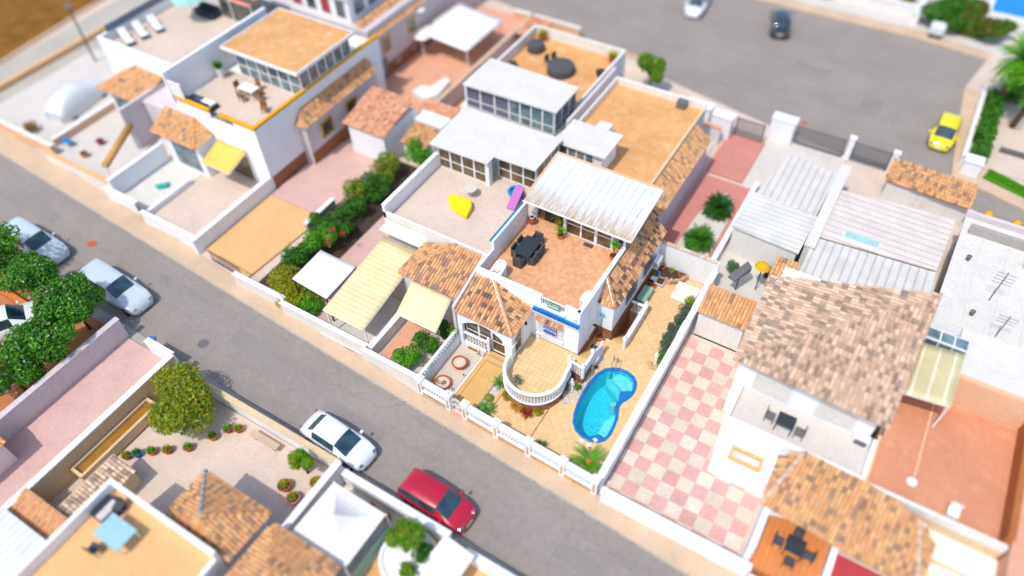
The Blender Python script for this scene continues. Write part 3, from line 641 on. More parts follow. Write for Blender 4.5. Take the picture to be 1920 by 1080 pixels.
# gate
gt = thing('garden_gate', 'white iron garden gate with arched top between two pillars', 'gate', (-14.94, 17.18, .15))
g = MB()
for x in (-15.32, -14.56): g.box(x - .025, x + .025, 17.15, 17.2, .2, 1.3)
g.bar((-15.32, 17.175, .25), (-14.56, 17.175, .25), .05).bar((-15.32, 17.175, .85), (-14.56, 17.175, .85), .045); g.build('gate_frame', M.metal, gt)
MB().tube([(-15.32 + .76 * k / 8, 17.175, 1.28 + .25 * math.sin(math.pi * k / 8)) for k in range(9)], .028, 6).tube([(-15.32 + .76 * k / 8, 17.175, 1.14 + .22 * math.sin(math.pi * k / 8)) for k in range(9)], .02, 6).build('gate_arch', M.metal, gt)
for k in range(1, 7):
    x = -15.32 + .76 * k / 7; zt = 1.26 + .25 * math.sin(math.pi * k / 7)
    b = MB().tube([(x, 17.175, .25), (x, 17.175, zt)], .013, 5).lathe([(.012, 0), (.03, .04), (0, .14)], (x, 17.175, zt + .02), 6).build('gate_bar', M.metal, gt)
for z in (.6, 1.02): MB().tube([(-14.94 + .13 * math.cos(a * .785), 17.16, z + .13 * math.sin(a * .785)) for a in range(9)], .018, 5).build('gate_scroll', M.metal, gt)
bx(gt, 'threshold', -15.35, -14.5, 17.0, 17.35, .12, .17, M.salmonfloor)

# right boundary wall, stepped coping
bw_ = thing('boundary_wall', 'white boundary wall with uneven coping between pool yard and checkered yard', 'garden wall', (-5.82, 25, .1))
bx(bw_, 'wall_body', -5.93, -5.71, 17.0, 33.45, 0, 1.62, M.white)
y = 16.98; hs = [1.68, 1.7, 1.66, 1.72, 1.69, 1.7, 1.68, 1.74, 1.7, 1.72, 1.7, 1.76, 1.78, 1.8]
k = 0
while y < 33.3:
    L = 1.17; bx(bw_, 'coping_slab', -6.02 + random.uniform(-.02, .02), -5.62 + random.uniform(-.02, .02), y + .005, y + L - .005, 1.62, hs[k % len(hs)], M.plaster, bevel=.015); y += L; k += 1
# rear boundary wall
rw = thing('rear_wall', 'tall plain white rear wall with a brick coping at the end of the paved side yard', 'garden wall', (-7.7, 33.5, .15))
bx(rw, 'wall_body', -9.62, -5.72, 33.42, 33.62, 0, 2.36, M.white)
x = -9.6
while x < -5.9: bx(rw, 'coping_brick', x, x + .225, 33.38, 33.66, 2.36, 2.43 + random.uniform(0, .01), M.stone if random.random() < .5 else M.sidewalk); x += .235
MB().tube([(-9.25, 33.4, .3), (-9.25, 33.4, 2.3)], .03, 6).build('drain_pipe', M.metal, rw)

# left yard wall with balustrade
lw = thing('side_wall', 'low white wall topped by balusters along the left of the gravel yard', 'garden wall', (-17.7, 19.7, .1))
bx(lw, 'wall_body', -17.8, -17.62, 17.5, 21.55, 0, .92, M.white)
bx(lw, 'ledge', -17.84, -17.6, 17.5, 21.55, .92, .97, M.plaster)
balusters(lw, [(-17.71, 17.6), (-17.71, 21.5)], .97, .5, step=.24)
rail(lw, [(-17.71, 17.5), (-17.71, 21.6)], 1.47, .2, .09, M.plaster)
# gravel bed, kerb, path
struct(MB().prism([(-17.62, 17.45), (-15.86, 17.4), (-15.8, 21.5), (-17.62, 21.5)], .1, .185), 'gravel_bed', M.gravel)
gb = MB()
for k in range(2600):
    x, y = random.uniform(-17.6, -15.9), random.uniform(17.45, 21.48); r = random.uniform(.012, .03)
    a = random.uniform(0, 6.28); vs = [(x + r * math.cos(a + t), y + r * math.sin(a + t), .18) for t in (0, 2.1, 4.2)] + [(x, y, .18 + r)]; gb.add(vs, [(0, 1, 3), (1, 2, 3), (2, 0, 3)])
tag(gb.build('gravel', M.stone, kind='stuff'), 'loose pale gravel covering the small front bed', 'gravel')
struct(MB().prism([(-15.86, 17.45), (-15.78, 17.45), (-15.72, 21.5), (-15.8, 21.5)], .1, .26), 'kerb_strip', M.plaster)
struct(MB().prism([(-15.78, 17.4), (-14.18, 17.4), (-14.2, 21.0), (-15.72, 21.0)], .1, .2), 'garden_path', M.path)
struct(MB().box(-15.5, -15.47, 17.6, 21.0, .19, .206), 'path_joint', M.timber)
# two steps to the porch room
st = thing('entrance_steps', 'two tan tiled steps with grey nosings up to the glazed porch', 'steps', (-14.9, 21.3, .2))
for k, (y0, z) in enumerate(((21.0, .34), (21.35, .5))):
    s1 = bx(st, 'step', -15.72, -14.2, y0, 21.75, .19, z, M.path); bx(s1, 'nosing', -15.4, -14.35, y0 - .004, y0 + .07, z, z + .012, M.concrete)
# planting strip
struct(MB().prism([(-14.18, 17.9), (-13.62, 17.9), (-13.5, 20.3), (-13.75, 21.2), (-14.2, 21.2)], .1, .17), 'planting_bed', M.gravel)
struct(MB().prism([(-14.2, 17.95), (-14.12, 17.95), (-14.14, 21.2), (-14.22, 21.2)], .1, .27), 'kerb_strip', M.concrete)
struct(MB().prism([(-13.6, 18.1), (-13.42, 18.1), (-13.34, 20.1), (-13.5, 20.3)], .1, .24), 'kerb_strip', M.tantile)

# ================================================================ THE HOUSE IN FOCUS
ZP = .95; ZT = 3.95
H = thing('white_house', 'sharp white house with roof terrace, ribbed sheet roof and curved balustered porch', 'house', (-14, 27, 0))
XL, XR, YF, YB = -17.6, -10.64, 23.7, 33.3
bx(H, 'walls', XL, XR, YF, YB, 0, ZT - .06, M.white, bevel=.012)
bx(H, 'terrace_floor', XL + .15, XR - .15, YF + .15, YB - .15, ZT - .06, ZT, M.terrfloor)
bx(H, 'right_parapet', XR - .2, XR, YF + .2, 29.6, ZT - .06, 4.78, M.white); bx(H, 'right_parapet_coping', XR - .24, XR + .03, YF, 29.6, 4.78, 4.86, M.plaster, bevel=.015)
for x0, x1, zt in ((XL, -13.18, 4.78), (-11.62, XR, 4.78)):
    bx(H, 'front_parapet', x0, x1, YF, YF + .2, ZT - .06, zt, M.white); bx(H, 'front_parapet_coping', x0 - .02, x1 - (.035 if x1 == XR else -.02), YF - .04, YF + .24, zt, zt + .08, M.plaster, bevel=.015)
bx(H, 'parapet_sill', -13.22, -11.58, YF - .16, YF + .2, 4.08, 4.2, M.plaster, bevel=.015)
bx(H, 'front_parapet', -13.18, -11.62, YF, YF + .2, ZT - .06, 4.08, M.white)
rl = MB().box(-13.16, -11.64, YF + .04, YF + .12, 4.72, 4.78); rl.build('parapet_rail', M.metal, H)
for k in range(11):
    x = -13.1 + k * .143; bx(H, 'parapet_bar', x - .018, x + .018, YF + .06, YF + .1, 4.2, 4.72, M.metal)
# left party wall with blue coping
bx(H, 'party_wall', XL, XL + .18, YF + .2, 25.5, ZT - .06, 4.95, M.white); bx(H, 'party_wall', XL, XL + .18, 25.5, 29.6, ZT - .06, 5.55, M.white)
bx(H, 'party_wall_coping', XL - .1, XL + .04, 25.45, 29.4, 5.55, 5.62, M.teal)
bx(H, 'party_wall_coping', XL + .045, XL + .2, 25.45, 29.4, 5.55, 5.61, M.plaster)
# plinths
bx(H, 'skirting', XL + .2, XR, YF - .02, YF - .001, ZP, ZP + .09, M.concrete)
bx(H, 'side_plinth', XR + .001, XR + .02, YF + .05, 26.2, 0, 1.02, M.brownplinth)
# sun room on the terrace
bx(H, 'sunroom_wall', XL + .18, XR - .2, YB - .2, YB, ZT, 6.55, M.white); bx(H, 'sunroom_wall', -14.95, -14.8, 29.72, YB - .2, ZT, 6.0, M.white); bx(H, 'sunroom_wall', XR - .2, XR - .02, 30.6, YB - .2, ZT, 6.5, M.white)
glazing(H, (-14.8, 29.78), (-11.65, 29.78), ZT + .02, 5.95, 3, (0, -1), M.glass_brown, mid=.45)
bx(H, 'sunroom_post', -12.8, -12.6, 29.68, 29.86, ZT, 6.0, M.plaster); bx(H, 'sunroom_post', -14.95, -14.75, 29.66, 29.72, ZT, 6.0, M.plaster)
glazing(H, (-11.55, 30.5), (XR - .2, 30.5), ZT + .02, 6.1, 1, (0, -1), M.glass, mid=.45)
bx(H, 'sunroom_post', -11.65, -11.55, 29.75, 30.55, ZT, 6.0, M.plaster); bx(H, 'sunroom_post', XR - .2, XR - .06, 29.6, 29.75, ZT, 6.0, M.plaster)
glazing(H, (XL + .2, 31.6), (-14.95, 31.6), ZT + .6, 6.1, 2, (0, -1), M.glass_brown); bx(H, 'sunroom_wall', XL + .18, -14.95, 31.55, 31.65, ZT, ZT + .6, M.white)
# ribbed roof, one sheet per bay with a raised seam
zf, zb = 6.12, 6.62; ys, ye = 29.02, 33.45; xa, xb = -17.42, -10.18; nb = 15
for k in range(nb):
    x0 = xa + (xb - xa) * k / nb; x1 = xa + (xb - xa) * (k + 1) / nb - .012
    m = MB(); m.add([(x0, ys, zf - .05), (x1, ys, zf - .05), (x1, ye, zb - .05), (x0, ye, zb - .05), (x0, ys, zf), (x1, ys, zf), (x1, ye, zb), (x0, ye, zb)], [(0, 3, 2, 1), (4, 5, 6, 7), (0, 1, 5, 4), (1, 2, 6, 5), (2, 3, 7, 6), (3, 0, 4, 7)])
    for q in (.0, .33, .66):
        xr = x0 + (x1 - x0) * q; m.add([(xr, ys, zf + .001), (xr + .016, ys, zf + .001), (xr + .016, ye, zb + .001), (xr, ye, zb + .001), (xr + .005, ys, zf + (.007 if q == 0 else .001)), (xr + .011, ys, zf + (.007 if q == 0 else .001)), (xr + .011, ye, zb + (.007 if q == 0 else .001)), (xr + .005, ye, zb + (.007 if q == 0 else .001))], [(4, 5, 6, 7), (0, 1, 5, 4), (1, 2, 6, 5), (3, 0, 4, 7)])
    m.build('roof_sheet', M.sheetm, H)
MB().box(xa - .03, xb + .03, ys - .09, ys - .01, zf - .08, zf + .005).build('gutter', M.metal, H)
MB().add([(xb + .002, ys, zf - .14), (xb + .06, ys, zf - .14), (xb + .06, ye, zb - .14), (xb + .002, ye, zb - .14), (xb + .002, ys, zf + .03), (xb + .06, ys, zf + .03), (xb + .06, ye, zb + .03), (xb + .002, ye, zb + .03)], [(0, 3, 2, 1), (4, 5, 6, 7), (0, 1, 5, 4), (1, 2, 6, 5), (2, 3, 7, 6), (3, 0, 4, 7)]).build('roof_edge_trim', M.metal, H)
MB().box(xa - .1, xb + .02, ye + .01, ye + .16, zb - .12, zb + .05).build('rear_fascia', M.peach, H)
MB().add([(xa - .12, ys + .5, zf - .06), (xa - .01, ys + .5, zf - .06), (xa - .01, ye, zb - .06), (xa - .12, ye, zb - .06), (xa - .12, ys + .5, zf + .07), (xa - .01, ys + .5, zf + .07), (xa - .01, ye, zb + .03), (xa - .12, ye, zb + .03)], [(0, 3, 2, 1), (4, 5, 6, 7), (0, 1, 5, 4), (1, 2, 6, 5), (2, 3, 7, 6), (3, 0, 4, 7)]).build('roof_edge_trim', M.peach, H)
# right wing: lean-to with clay tiles
XW = -9.63
bx(H, 'wing_walls', XR, XW, 26.2, 33.42, -2.2, 3.42, M.white, bevel=.01)
bx(H, 'wing_plinth', XW + .001, XW + .02, 26.2, 33.4, -2.2, 1.12, M.brownplinth); bx(H, 'wing_plinth', XR + .02, XW + .02, 26.18, 26.199, 0, 1.12, M.brownplinth)
bx(H, 'plinth_skirting', XR + .02, XW + .02, 26.14, 26.178, 0, ZY + .08, M.plaster)
ev = 3.45; tp = 4.62
roof_plane(H, [(XW + .12, 26.1, ev), (XW + .12, 33.55, ev), (XR - .0, 33.55, tp), (XR - .0, 27.1, tp)], True, limit=150)
roof_plane(H, [(XR - .02, 26.08, ev), (XW + .12, 26.1, ev), (XR - .0, 27.1, tp)], True, limit=12)
ridge(H, (XW + .1, 26.12, ev + .06), (XR + .02, 27.1, tp + .06), TILE[0]); MB().bar((XW - .02, 26.1, ev + .14), (XR, 26.98, tp + .1), .07).build('mortar_line', M.plaster, H)
for (y0, y1) in ((27.8, 29.3), (30.4, 31.9)):
    w = bx(H, 'window_frame', XW + .004, XW + .05, y0, y1, 1.95, 3.05, M.metal); bx(w, 'pane', XW + .05, XW + .056, y0 + .08, y1 - .08, 2.03, 2.97, M.glass_blue)
    bx(w, 'sill', XW + .01, XW + .16, y0 - .05, y1 + .05, 1.86, 1.94, M.plaster)
    gr = MB()
    for k in range(9): yy = y0 + (y1 - y0) * k / 8; gr.tube([(XW + .14, yy, 1.94), (XW + .14, yy, 3.0)], .014, 5)
    for k in range(4): zz = 2.02 + k * .3; gr.tube([(XW + .14, y0, zz), (XW + .14, y1, zz)], .014, 5)
    for k in range(4): gr.tube([(XW + .15, y0 + .2 + .36 * k + .12 * math.cos(t * .785), 2.5 + .16 * math.sin(t * .785)) for t in range(9)], .012, 5)
    gr.build('grille', M.greymetal, w)
# front window with grille, tile hood and blue valance
fw = bx(H, 'window_frame', -13.28, -11.66, YF - .05, YF - .004, 1.66, 2.98, M.metal)
bx(fw, 'pane', -13.18, -11.76, YF - .056, YF - .05, 1.76, 2.9, M.glass_brown); bx(fw, 'shutter_slat', -13.18, -12.9, YF - .07, YF - .057, 1.76, 2.9, M.metal); bx(fw, 'shutter_slat', -12.02, -11.76, YF - .07, YF - .057, 1.76, 2.9, M.metal)
bx(fw, 'sill', -13.35, -11.6, YF - .21, YF - .02, 1.6, 1.64, M.plaster)
gr = MB()
for k in range(13): xx = -13.24 + 1.54 * k / 12; gr.tube([(xx, YF - .19, 1.64), (xx, YF - .19, 2.98)], .013, 5)
for zz in (1.7, 2.05, 2.75): gr.tube([(-13.26, YF - .19, zz), (-11.68, YF - .19, zz)], .014, 5)
gr.build('grille', M.metal, fw)
for k in range(12):
    o = bpy.data.objects.new('roof_tile', TILE_MESH[pick()]); C.objects.link(o); o.parent = H; adopt(o, H); o.location = (-13.36 + .15 * k, YF - .36, 3.04); o.rotation_euler = (R(18), 0, 0); o.scale = (.78, .85, .78)
bx(H, 'hood_slab', -13.45, -11.62, YF - .3, YF - .003, 2.99, 3.04, M.plaster)
for k in range(38):   # corrugated blue valance, rib by rib
    x = -13.62 + 3.0 * k / 38; bx(H, 'valance_rib', x, x + .055, YF - .21, YF - .12, 3.6, 3.82, M.blue if k % 2 else M.teal2, bevel=.012)
bx(H, 'valance_back', -13.62, -10.62, YF - .12, YF - .003, 3.6, 3.82, M.blue); bx(H, 'valance_rail', -13.62, -10.66, YF - .22, YF - .1, 3.53, 3.595, M.metal)
bx(H, 'electric_box', -11.06, -10.84, YF - .1, YF - .003, 4.08, 4.3, M.offwhite_cover); bx(H, 'utility_box', -13.44, -13.2, YF - .14, YF - .003, ZP, 1.5, M.plaster)
MB().tube([(XR + .03, 25.02, .9), (XR + .03, 25.02, 4.0)], .035, 6).build('drain_pipe', M.metal, H)
MB().tube([(XR + .0, 25.48, 1.95), (XR + .16, 25.48, 1.98)], .02, 6).lathe([(.05, 0), (.09, .05), (.08, .16), (0, .18)], (XR + .2, 25.48, 1.88), 8).build('wall_lamp', M.darkmetal, H)
# arches on the left front: porch room under the hipped clay roof
RY, RX = 21.42, -13.8
room = MB()
# front wall with a segmental arch (in y from RY to RY+.22)
ax0, ax1 = -17.3, -14.32
def arch_face(mb, y0, y1, x0, x1, zt, a0, a1, spring, crown, nseg=14):
    pts = [(a0 + (a1 - a0) * i / nseg, spring + (crown - spring) * math.sin(math.pi * i / nseg) ** .8) for i in range(nseg + 1)]
    for i in range(nseg):
        (p, zp), (q, zq) = pts[i], pts[i + 1]
        mb.add([(p, y0, zp), (q, y0, zq), (q, y0, zt), (p, y0, zt), (p, y1, zp), (q, y1, zq), (q, y1, zt), (p, y1, zt)], [(0, 1, 2, 3), (7, 6, 5, 4), (0, 4, 5, 1), (3, 2, 6, 7)])
    mb.box(x0, a0, y0, y1, spring, zt); mb.box(a1, x1, y0, y1, spring, zt); return mb
arch_face(room, RY, RY + .24, XL, RX, 3.32, ax0, ax1, 2.25, 2.98).build('arch_wall', M.white, H)
room2 = MB(); pts = []
for i in range(10):
    a, b = 21.66 + 1.0 * i / 10, 21.66 + 1.0 * (i + 1) / 10; f = lambda t: 2.5 + .6 * math.sin(math.pi * min(1, (t - 21.66) / 1.0) * .5)
    room2.add([(RX - .22, a, f(a)), (RX - .22, b, f(b)), (RX - .22, b, 3.32), (RX - .22, a, 3.32), (RX, a, f(a)), (RX, b, f(b)), (RX, b, 3.32), (RX, a, 3.32)], [(3, 2, 1, 0), (4, 5, 6, 7), (0, 1, 5, 4), (3, 7, 6, 2)])
room2.box(RX - .22, RX, 22.66, 23.7, ZP, 3.32); room2.build('side_arch_wall', M.white, H)
bx(H, 'corner_pier', -14.32, RX, RY, RY + .36, .2, 2.25, M.white); bx(H, 'pier_ledge', -14.42, RX + .08, RY - .08, RY + .44, 2.25, 2.35, M.plaster); bx(H, 'corner_pier', XL, ax0, RY, RY + .24, .2, 2.25, M.white)
bx(H, 'room_floor', XL + .02, RX - .23, RY + .25, YF - .01, .2, .5, M.porch); bx(H, 'side_plinth', RX - .2, RX - .02, RY + .37, 22.66, .2, 1.0, M.white)
glazing(H, (-17.28, 21.82), (-15.44, 21.82), .55, 2.95, 2, (0, -1), M.glass_brown, mid=.38); glazing(H, (-15.44, 21.82), (-14.34, 21.82), .52, 2.95, 1, (0, -1), M.glass_brown, mid=.38)
glazing(H, (RX - .1, 21.82), (RX - .1, 22.64), 1.02, 3.1, 1, (1, 0), M.glass_brown, mid=.5)
bx(H, 'inner_balustrade_base', -17.3, -15.55, 21.44, 21.64, .2, .5, M.white)
balusters(H, [(-17.3, 21.54), (-15.62, 21.54)], .5, .82, step=.22); rail(H, [(-17.3, 21.54), (-15.6, 21.54)], 1.32, .18, .1, M.plaster); post(H, -15.52, 21.54, .2, 1.7, .17)
E = 3.4; T = 4.42
roof_plane(H, [(XL - .02, 21.28, E), (RX + .1, 21.28, E), (-16.4, 23.82, T), (XL - .02, 23.82, T)], True, limit=84)
roof_plane(H, [(RX + .1, 21.28, E), (RX + .1, YF, E), (-14.3, YF, E + .2), (-16.4, 23.82, T)], True, limit=54)
ridge(H, (RX + .08, 21.3, E + .06), (-16.42, 23.8, T + .07), TILE[1]); MB().bar((RX + .0, 21.3, E + .13), (-16.5, 23.72, T + .14), .05).build('mortar_line', M.plaster, H)
for k in range(3): bx(H, 'wall_lamp', RX - .02, RX + .12, 22.9, 23.0, 2.75 + k * .0, 2.95, M.darkmetal) if k == 0 else None
# porch platform
MB().prism(PORCH, 0, ZP - .02).build('porch_base', M.brownplinth, H); MB().prism(PORCH, ZP - .02, ZP).build('porch_floor', M.porch, H)
railpts = [(-13.74, 21.25)] + PORCH_ARC + [(-10.38, 22.2), (-10.6, 22.55)]
rail(H, inset(railpts + [(-10.7, 23)], .08)[:-1] if False else railpts, ZP + .88, .2, .1, M.plaster); rail(H, railpts, ZP, .2, .04, M.plaster, 'base_rail')
for i in range(len(railpts) - 1): balusters(H, railpts[i:i + 2], ZP + .04, .84, step=.185, skip=.0)
for (x, y) in ((-10.62, 22.6), (-9.66, 22.45), (-9.66, 23.68)): post(H, x, y, ZP - .1, ZP + 1.08, .17)
post(H, -9.66, 24.98, ZY, 1.28, .17)
rail(H, [(-10.62, 22.6), (-9.66, 22.45)], ZP + .8, .16, .09, M.plaster); balusters(H, [(-10.62, 22.6), (-9.66, 22.45)], ZP, .8)
rail(H, [(-9.66, 22.45), (-9.66, 23.68)], ZP + .8, .16, .09, M.plaster); balusters(H, [(-9.66, 22.45), (-9.66, 23.68)], ZP, .8)
rail(H, [(-9.66, 23.68), (-9.66, 24.98)], [ZP + .8, ZY + .92], .16, .09, M.plaster); balusters(H, [(-9.66, 23.68), (-9.66, 24.98)], [ZP, ZY + .12], .8)
bx(H, 'porch_cheek', -9.74, -9.58, 23.68, 24.98, 0, .2, M.white)
for k in range(4): bx(H, 'porch_step', XR + .021, -9.74, 23.68 + .32 * k, 25.0 if False else 23.68 + .32 * (k + 1), 0, ZP - .2 * (k + 1) if k < 3 else ZY + .02, M.path)

# ---- basement stair beside the wing
sc = thing('basement_stair', 'shaded basement stair with white balustrade sunk beside the right wing', 'stair', (-9.2, 27.6, 0))
bx(sc, 'retaining_wall', -8.74, -8.58, 26.12, 29.2, -2.2, .92, M.white); bx(sc, 'rail', -8.79, -8.52, 26.1, 29.22, .92, 1.02, M.plaster, bevel=.015)
bx(sc, 'inner_face', -8.76, -8.745, 26.3, 29.04, -2.2, .12, M.sidewalk); bx(sc, 'end_wall', -9.6, -8.77, 29.06, 29.2, -2.2, .14, M.sidewalk)
for k in range(9):
    bx(sc, 'tread', -9.6, -8.77, 26.28 + .22 * k, 26.28 + .22 * (k + 1), -2.2, ZY - .19 * k - .03, M.path)
bx(sc, 'landing', -9.6, -8.77, 26.28 + .22 * 9, 29.06, -2.2, -1.7, M.path)
post(sc, -8.66, 26.08, ZY, 1.15, .2); post(sc, -8.66, 29.24, ZY, 1.15, .2)
balusters(sc, [(-9.58, 29.14), (-8.74, 29.14)], .16, .7, step=.2); rail(sc, [(-9.6, 29.14), (-8.74, 29.14)], .86, .18, .1, M.plaster, 'end_rail'); rail(sc, [(-9.6, 29.14), (-8.74, 29.14)], .1, .2, .06, M.plaster, 'base_rail')

# ---------------------------------------------------------------- signs on the house
sg = thing('green_sign', 'green sale sign with white lettering tied to the terrace railing', 'sign', (-12.31, 23.66, 4.35))
bx(sg, 'board', -12.72, -11.92, 23.60, 23.62, 4.36, 4.86, mat('sign_green', '1f8f7c', .5, .04, 2, 0))
for z, h, w in ((4.47, .1, .7),): bx(sg, 'stripe', -12.32 - w / 2, -12.32 + w / 2, 23.594, 23.6, z, z + h, M.whitep)
label_text(sg, 'W', -12.56, 23.59, 4.62, .26, M.whitep)
for k in range(5): bx(sg, 'small_letter_mark', -12.38 + .085 * k, -12.33 + .085 * k, 23.594, 23.6, 4.66, 4.76, M.whitep)
bn = thing('blue_banner', 'blue and white estate agent banner tied to the front window grille', 'sign', (-12.45, 23.5, 2.0))
MBB = mat('banner_blue', '1446b4', .5, .04, 2, 0)
bx(bn, 'board', -12.88, -12.02, 23.465, 23.475, 2.02, 2.72, M.whitep)
bx(bn, 'blue_band', -12.86, -12.04, 23.455, 23.465, 2.46, 2.7, MBB); bx(bn, 'blue_band', -12.86, -12.04, 23.455, 23.465, 2.14, 2.3, MBB)
label_text(bn, 'BARCLAYS', -12.45, 23.45, 2.52, .15, M.whitep); label_text(bn, 'PROPERTIES', -12.45, 23.45, 2.33, .12, MBB)
for k in range(7): bx(bn, 'figure_mark', -12.8 + .11 * k, -12.75 + .11 * k + .02 * (k % 2), 23.455, 23.465, 2.04, 2.12, MBB)

# ---------------------------------------------------------------- roof terrace furniture
tb = thing('dining_table', 'dark topped dining table with white metal legs on the tiled roof terrace', 'table', (-15.9, 26.95, ZT))
bx(tb, 'table_top', -16.42, -15.4, 26.1, 27.75, ZT + .7, ZT + .74, M.tabletop, bevel=.01); MB().box(-16.44, -15.38, 26.08, 27.77, ZT + .665, ZT + .698).build('table_frame', M.steel, tb)
for sx in (-16.38, -15.44):
    for sy in (26.14, 27.71): bx(tb, 'leg', sx - .03, sx + .03, sy - .03, sy + .03, ZT, ZT + .665, M.steel)
def make_chair(loc, rz, label):
    t = thing('armchair', label, 'chair', loc, 'rattan chairs around the terrace table', rz)
    local(MB().box(-.27, .27, -.25, .22, .12, .42), 'seat', M.rattan, t, bevel=.02)
    local(MB().prism([(-.3, .22), (.3, .22), (.28, .31), (-.28, .31)], .0, .82), 'backrest', M.rattan, t, bevel=.02)
    for s_ in (-1, 1): local(MB().box(s_ * .3 - .035, s_ * .3 + .035, -.27, .25, 0, .6), 'armrest', M.rattan, t, bevel=.02)
    local(MB().box(-.24, .24, -.23, .18, .42, .47), 'cushion', M.tabletop, t, bevel=.02)
    return t
ch = make_chair((-15.95, 25.95, ZT), R(180), 'charcoal rattan chair at the table end nearest the front parapet')
for (x, y, rz, lab) in ((-15.85, 27.98, 0, 'charcoal rattan chair at the table end nearest the sun room'), (-15.38, 26.55, R(-90), 'charcoal rattan chair tucked under the right side of the table, nearer the parapet'),
                        (-15.38, 27.28, R(-90), 'charcoal rattan chair tucked under the right side of the table, nearer the sun room'), (-16.45, 26.58, R(90), 'charcoal rattan chair between table and party wall, nearer the parapet'), (-16.45, 27.3, R(90), 'charcoal rattan chair between table and party wall, nearer the sun room')):
    dup(ch, (x, y, ZT), rz, lab)
# masonry barbecue with painted motif
bq = thing('barbecue', 'white rendered barbecue block with a painted blue and green motif on its top', 'barbecue', (-16.45, 24.3, ZT))
MB().prism([(-16.82, 23.92), (-16.08, 23.92), (-16.08, 24.7), (-16.2, 24.92), (-16.45, 25.0), (-16.7, 24.92), (-16.82, 24.7)], ZT, [4.66, 4.66, 4.95, 5.0, 5.0, 5.0, 4.95]).build('block', M.plaster, bq, bevel=.03)
mo = MB()
for k in range(10):
    a = k * .63; mo.box(-16.45 + .16 * math.cos(a) - .03, -16.45 + .16 * math.cos(a) + .03, 24.22 + .14 * math.sin(a) - .03, 24.22 + .14 * math.sin(a) + .03, 4.79, 4.8, k % 2)
mo.bar((-16.6, 24.1, 4.76), (-16.72, 23.98, 4.76), .04, .006).build('motif', [mat('motif_blue', '20407a'), mat('motif_green', '3a7a50')], bq)
lb = thing('storage_block', 'low white block with rounded corner against the right parapet', 'wall block', (-11.05, 25.1, ZT)); MB().prism([(-11.28, 24.75), (-10.86, 24.75), (-10.86, 25.7), (-11.1, 25.7), (-11.28, 25.5)], ZT, 4.62).build('block', M.plaster, lb, bevel=.03)
def potted(name, label, x, y, z, r, h, m, lf, n=60, L=.4, w=.03, up=(.5, 1.4), cat='potted plant', stem=0.0, fill=M.soil):
    t = pot(name, label, x, y, z, r, h, m, fill, cat=cat)
    b = MB(); rosette(b, (x, y, z + h + stem), n, L, w, up); b.build('foliage', lf, t)
    if stem: MB().tube([(x, y, z + h * .8), (x + .02, y, z + h + stem)], .03, 6).build('stem', M.bark, t)
    return t
potted('potted_dracaena', 'spiky plant in an orange pot beside the left sun room post', -14.85, 29.15, ZT, .22, .32, M.orange_pot, M.leaf_gr, 40, .55, .02, (.4, 1.4), stem=.2)
potted('potted_dracaena', 'tall spiky plant in a terracotta pot at the right end of the sun room', -11.2, 29.15, ZT, .24, .34, M.orange_pot, M.leaf_gr, 46, .5, .02, (.2, 1.4), stem=.85)
potted('potted_palm', 'drooping yellow green palm in front of the dark recess of the sun room', -15.2, 29.9, ZT, .22, .3, M.terracotta, M.leaf_lt, 60, .8, .03, (.5, 1.3), stem=.5)
potted('potted_shrub', 'small green plant behind the front parapet right of the sign', -11.3, 24.1, ZT, .2, .25, M.plaster, M.leaf, 50, .34, .03, (.1, 1.3))
potted('potted_shrub', 'small olive green plant behind the parapet beside the barbecue', -15.75, 24.2, ZT, .2, .3, M.terracotta, M.leaf_lt, 50, .34, .03, (.1, 1.3))
potted('potted_flower', 'small yellow flowering plant behind the parapet left of the railing', -13.6, 24.1, ZT, .15, .25, M.terracotta, M.leaf_y, 30, .25, .03, (.1, 1.3))
pot('stacked_pots', 'terracotta pot holding a smaller white rimmed pot by the party wall', -17.05, 29.45, ZT, .27, .42, M.terracotta); pot('small_pot', 'small white rimmed pot standing in the larger terracotta pot by the party wall', -17.05, 29.45, ZT + .38, .17, .2, M.plaster)
ac = thing('air_conditioner', 'white air conditioning unit in the shaded left corner of the terrace', 'air conditioner', (-17.15, 30.3, ZT)); bx(ac, 'casing', -17.35, -17.0, 29.95, 30.75, ZT + .1, ZT + .7, M.metal, bevel=.02); bx(ac, 'fan_grille', -17.0, -16.99, 30.1, 30.6, ZT + .17, ZT + .62, M.greymetal); bx(ac, 'bracket', -17.35, -17.05, 30.0, 30.7, ZT, ZT + .1, M.darkmetal)
pot('small_pot', 'small terracotta pot on top of the terrace air conditioning unit', -17.18, 30.35, ZT + .7, .12, .16, M.terracotta)
gr_ = thing('gas_grill', 'black gas grill standing in the shaded left corner under the roof', 'grill', (-16.2, 30.3, ZT)); bx(gr_, 'cabinet', -16.5, -15.9, 30.1, 30.6, ZT, ZT + .7, M.darkmetal, bevel=.02); bx(gr_, 'lid', -16.52, -15.88, 30.08, 30.62, ZT + .72, ZT + .95, M.black, bevel=.06); bx(gr_, 'shelf', -15.88, -15.6, 30.15, 30.55, ZT + .68, ZT + .71, M.greymetal)
tag(bx(None, 'door_mat', -13.35, -12.72, 29.3, 29.62, ZT + .002, ZT + .02, M.rattan), 'dark grey door mat outside the sun room doors', 'door mat')
tag(bx(None, 'door_mat', -10.5, -9.98, 25.1, 25.42, ZY + .004, ZY + .02, M.rattan), 'dark grey door mat at the foot of the porch steps', 'door mat')

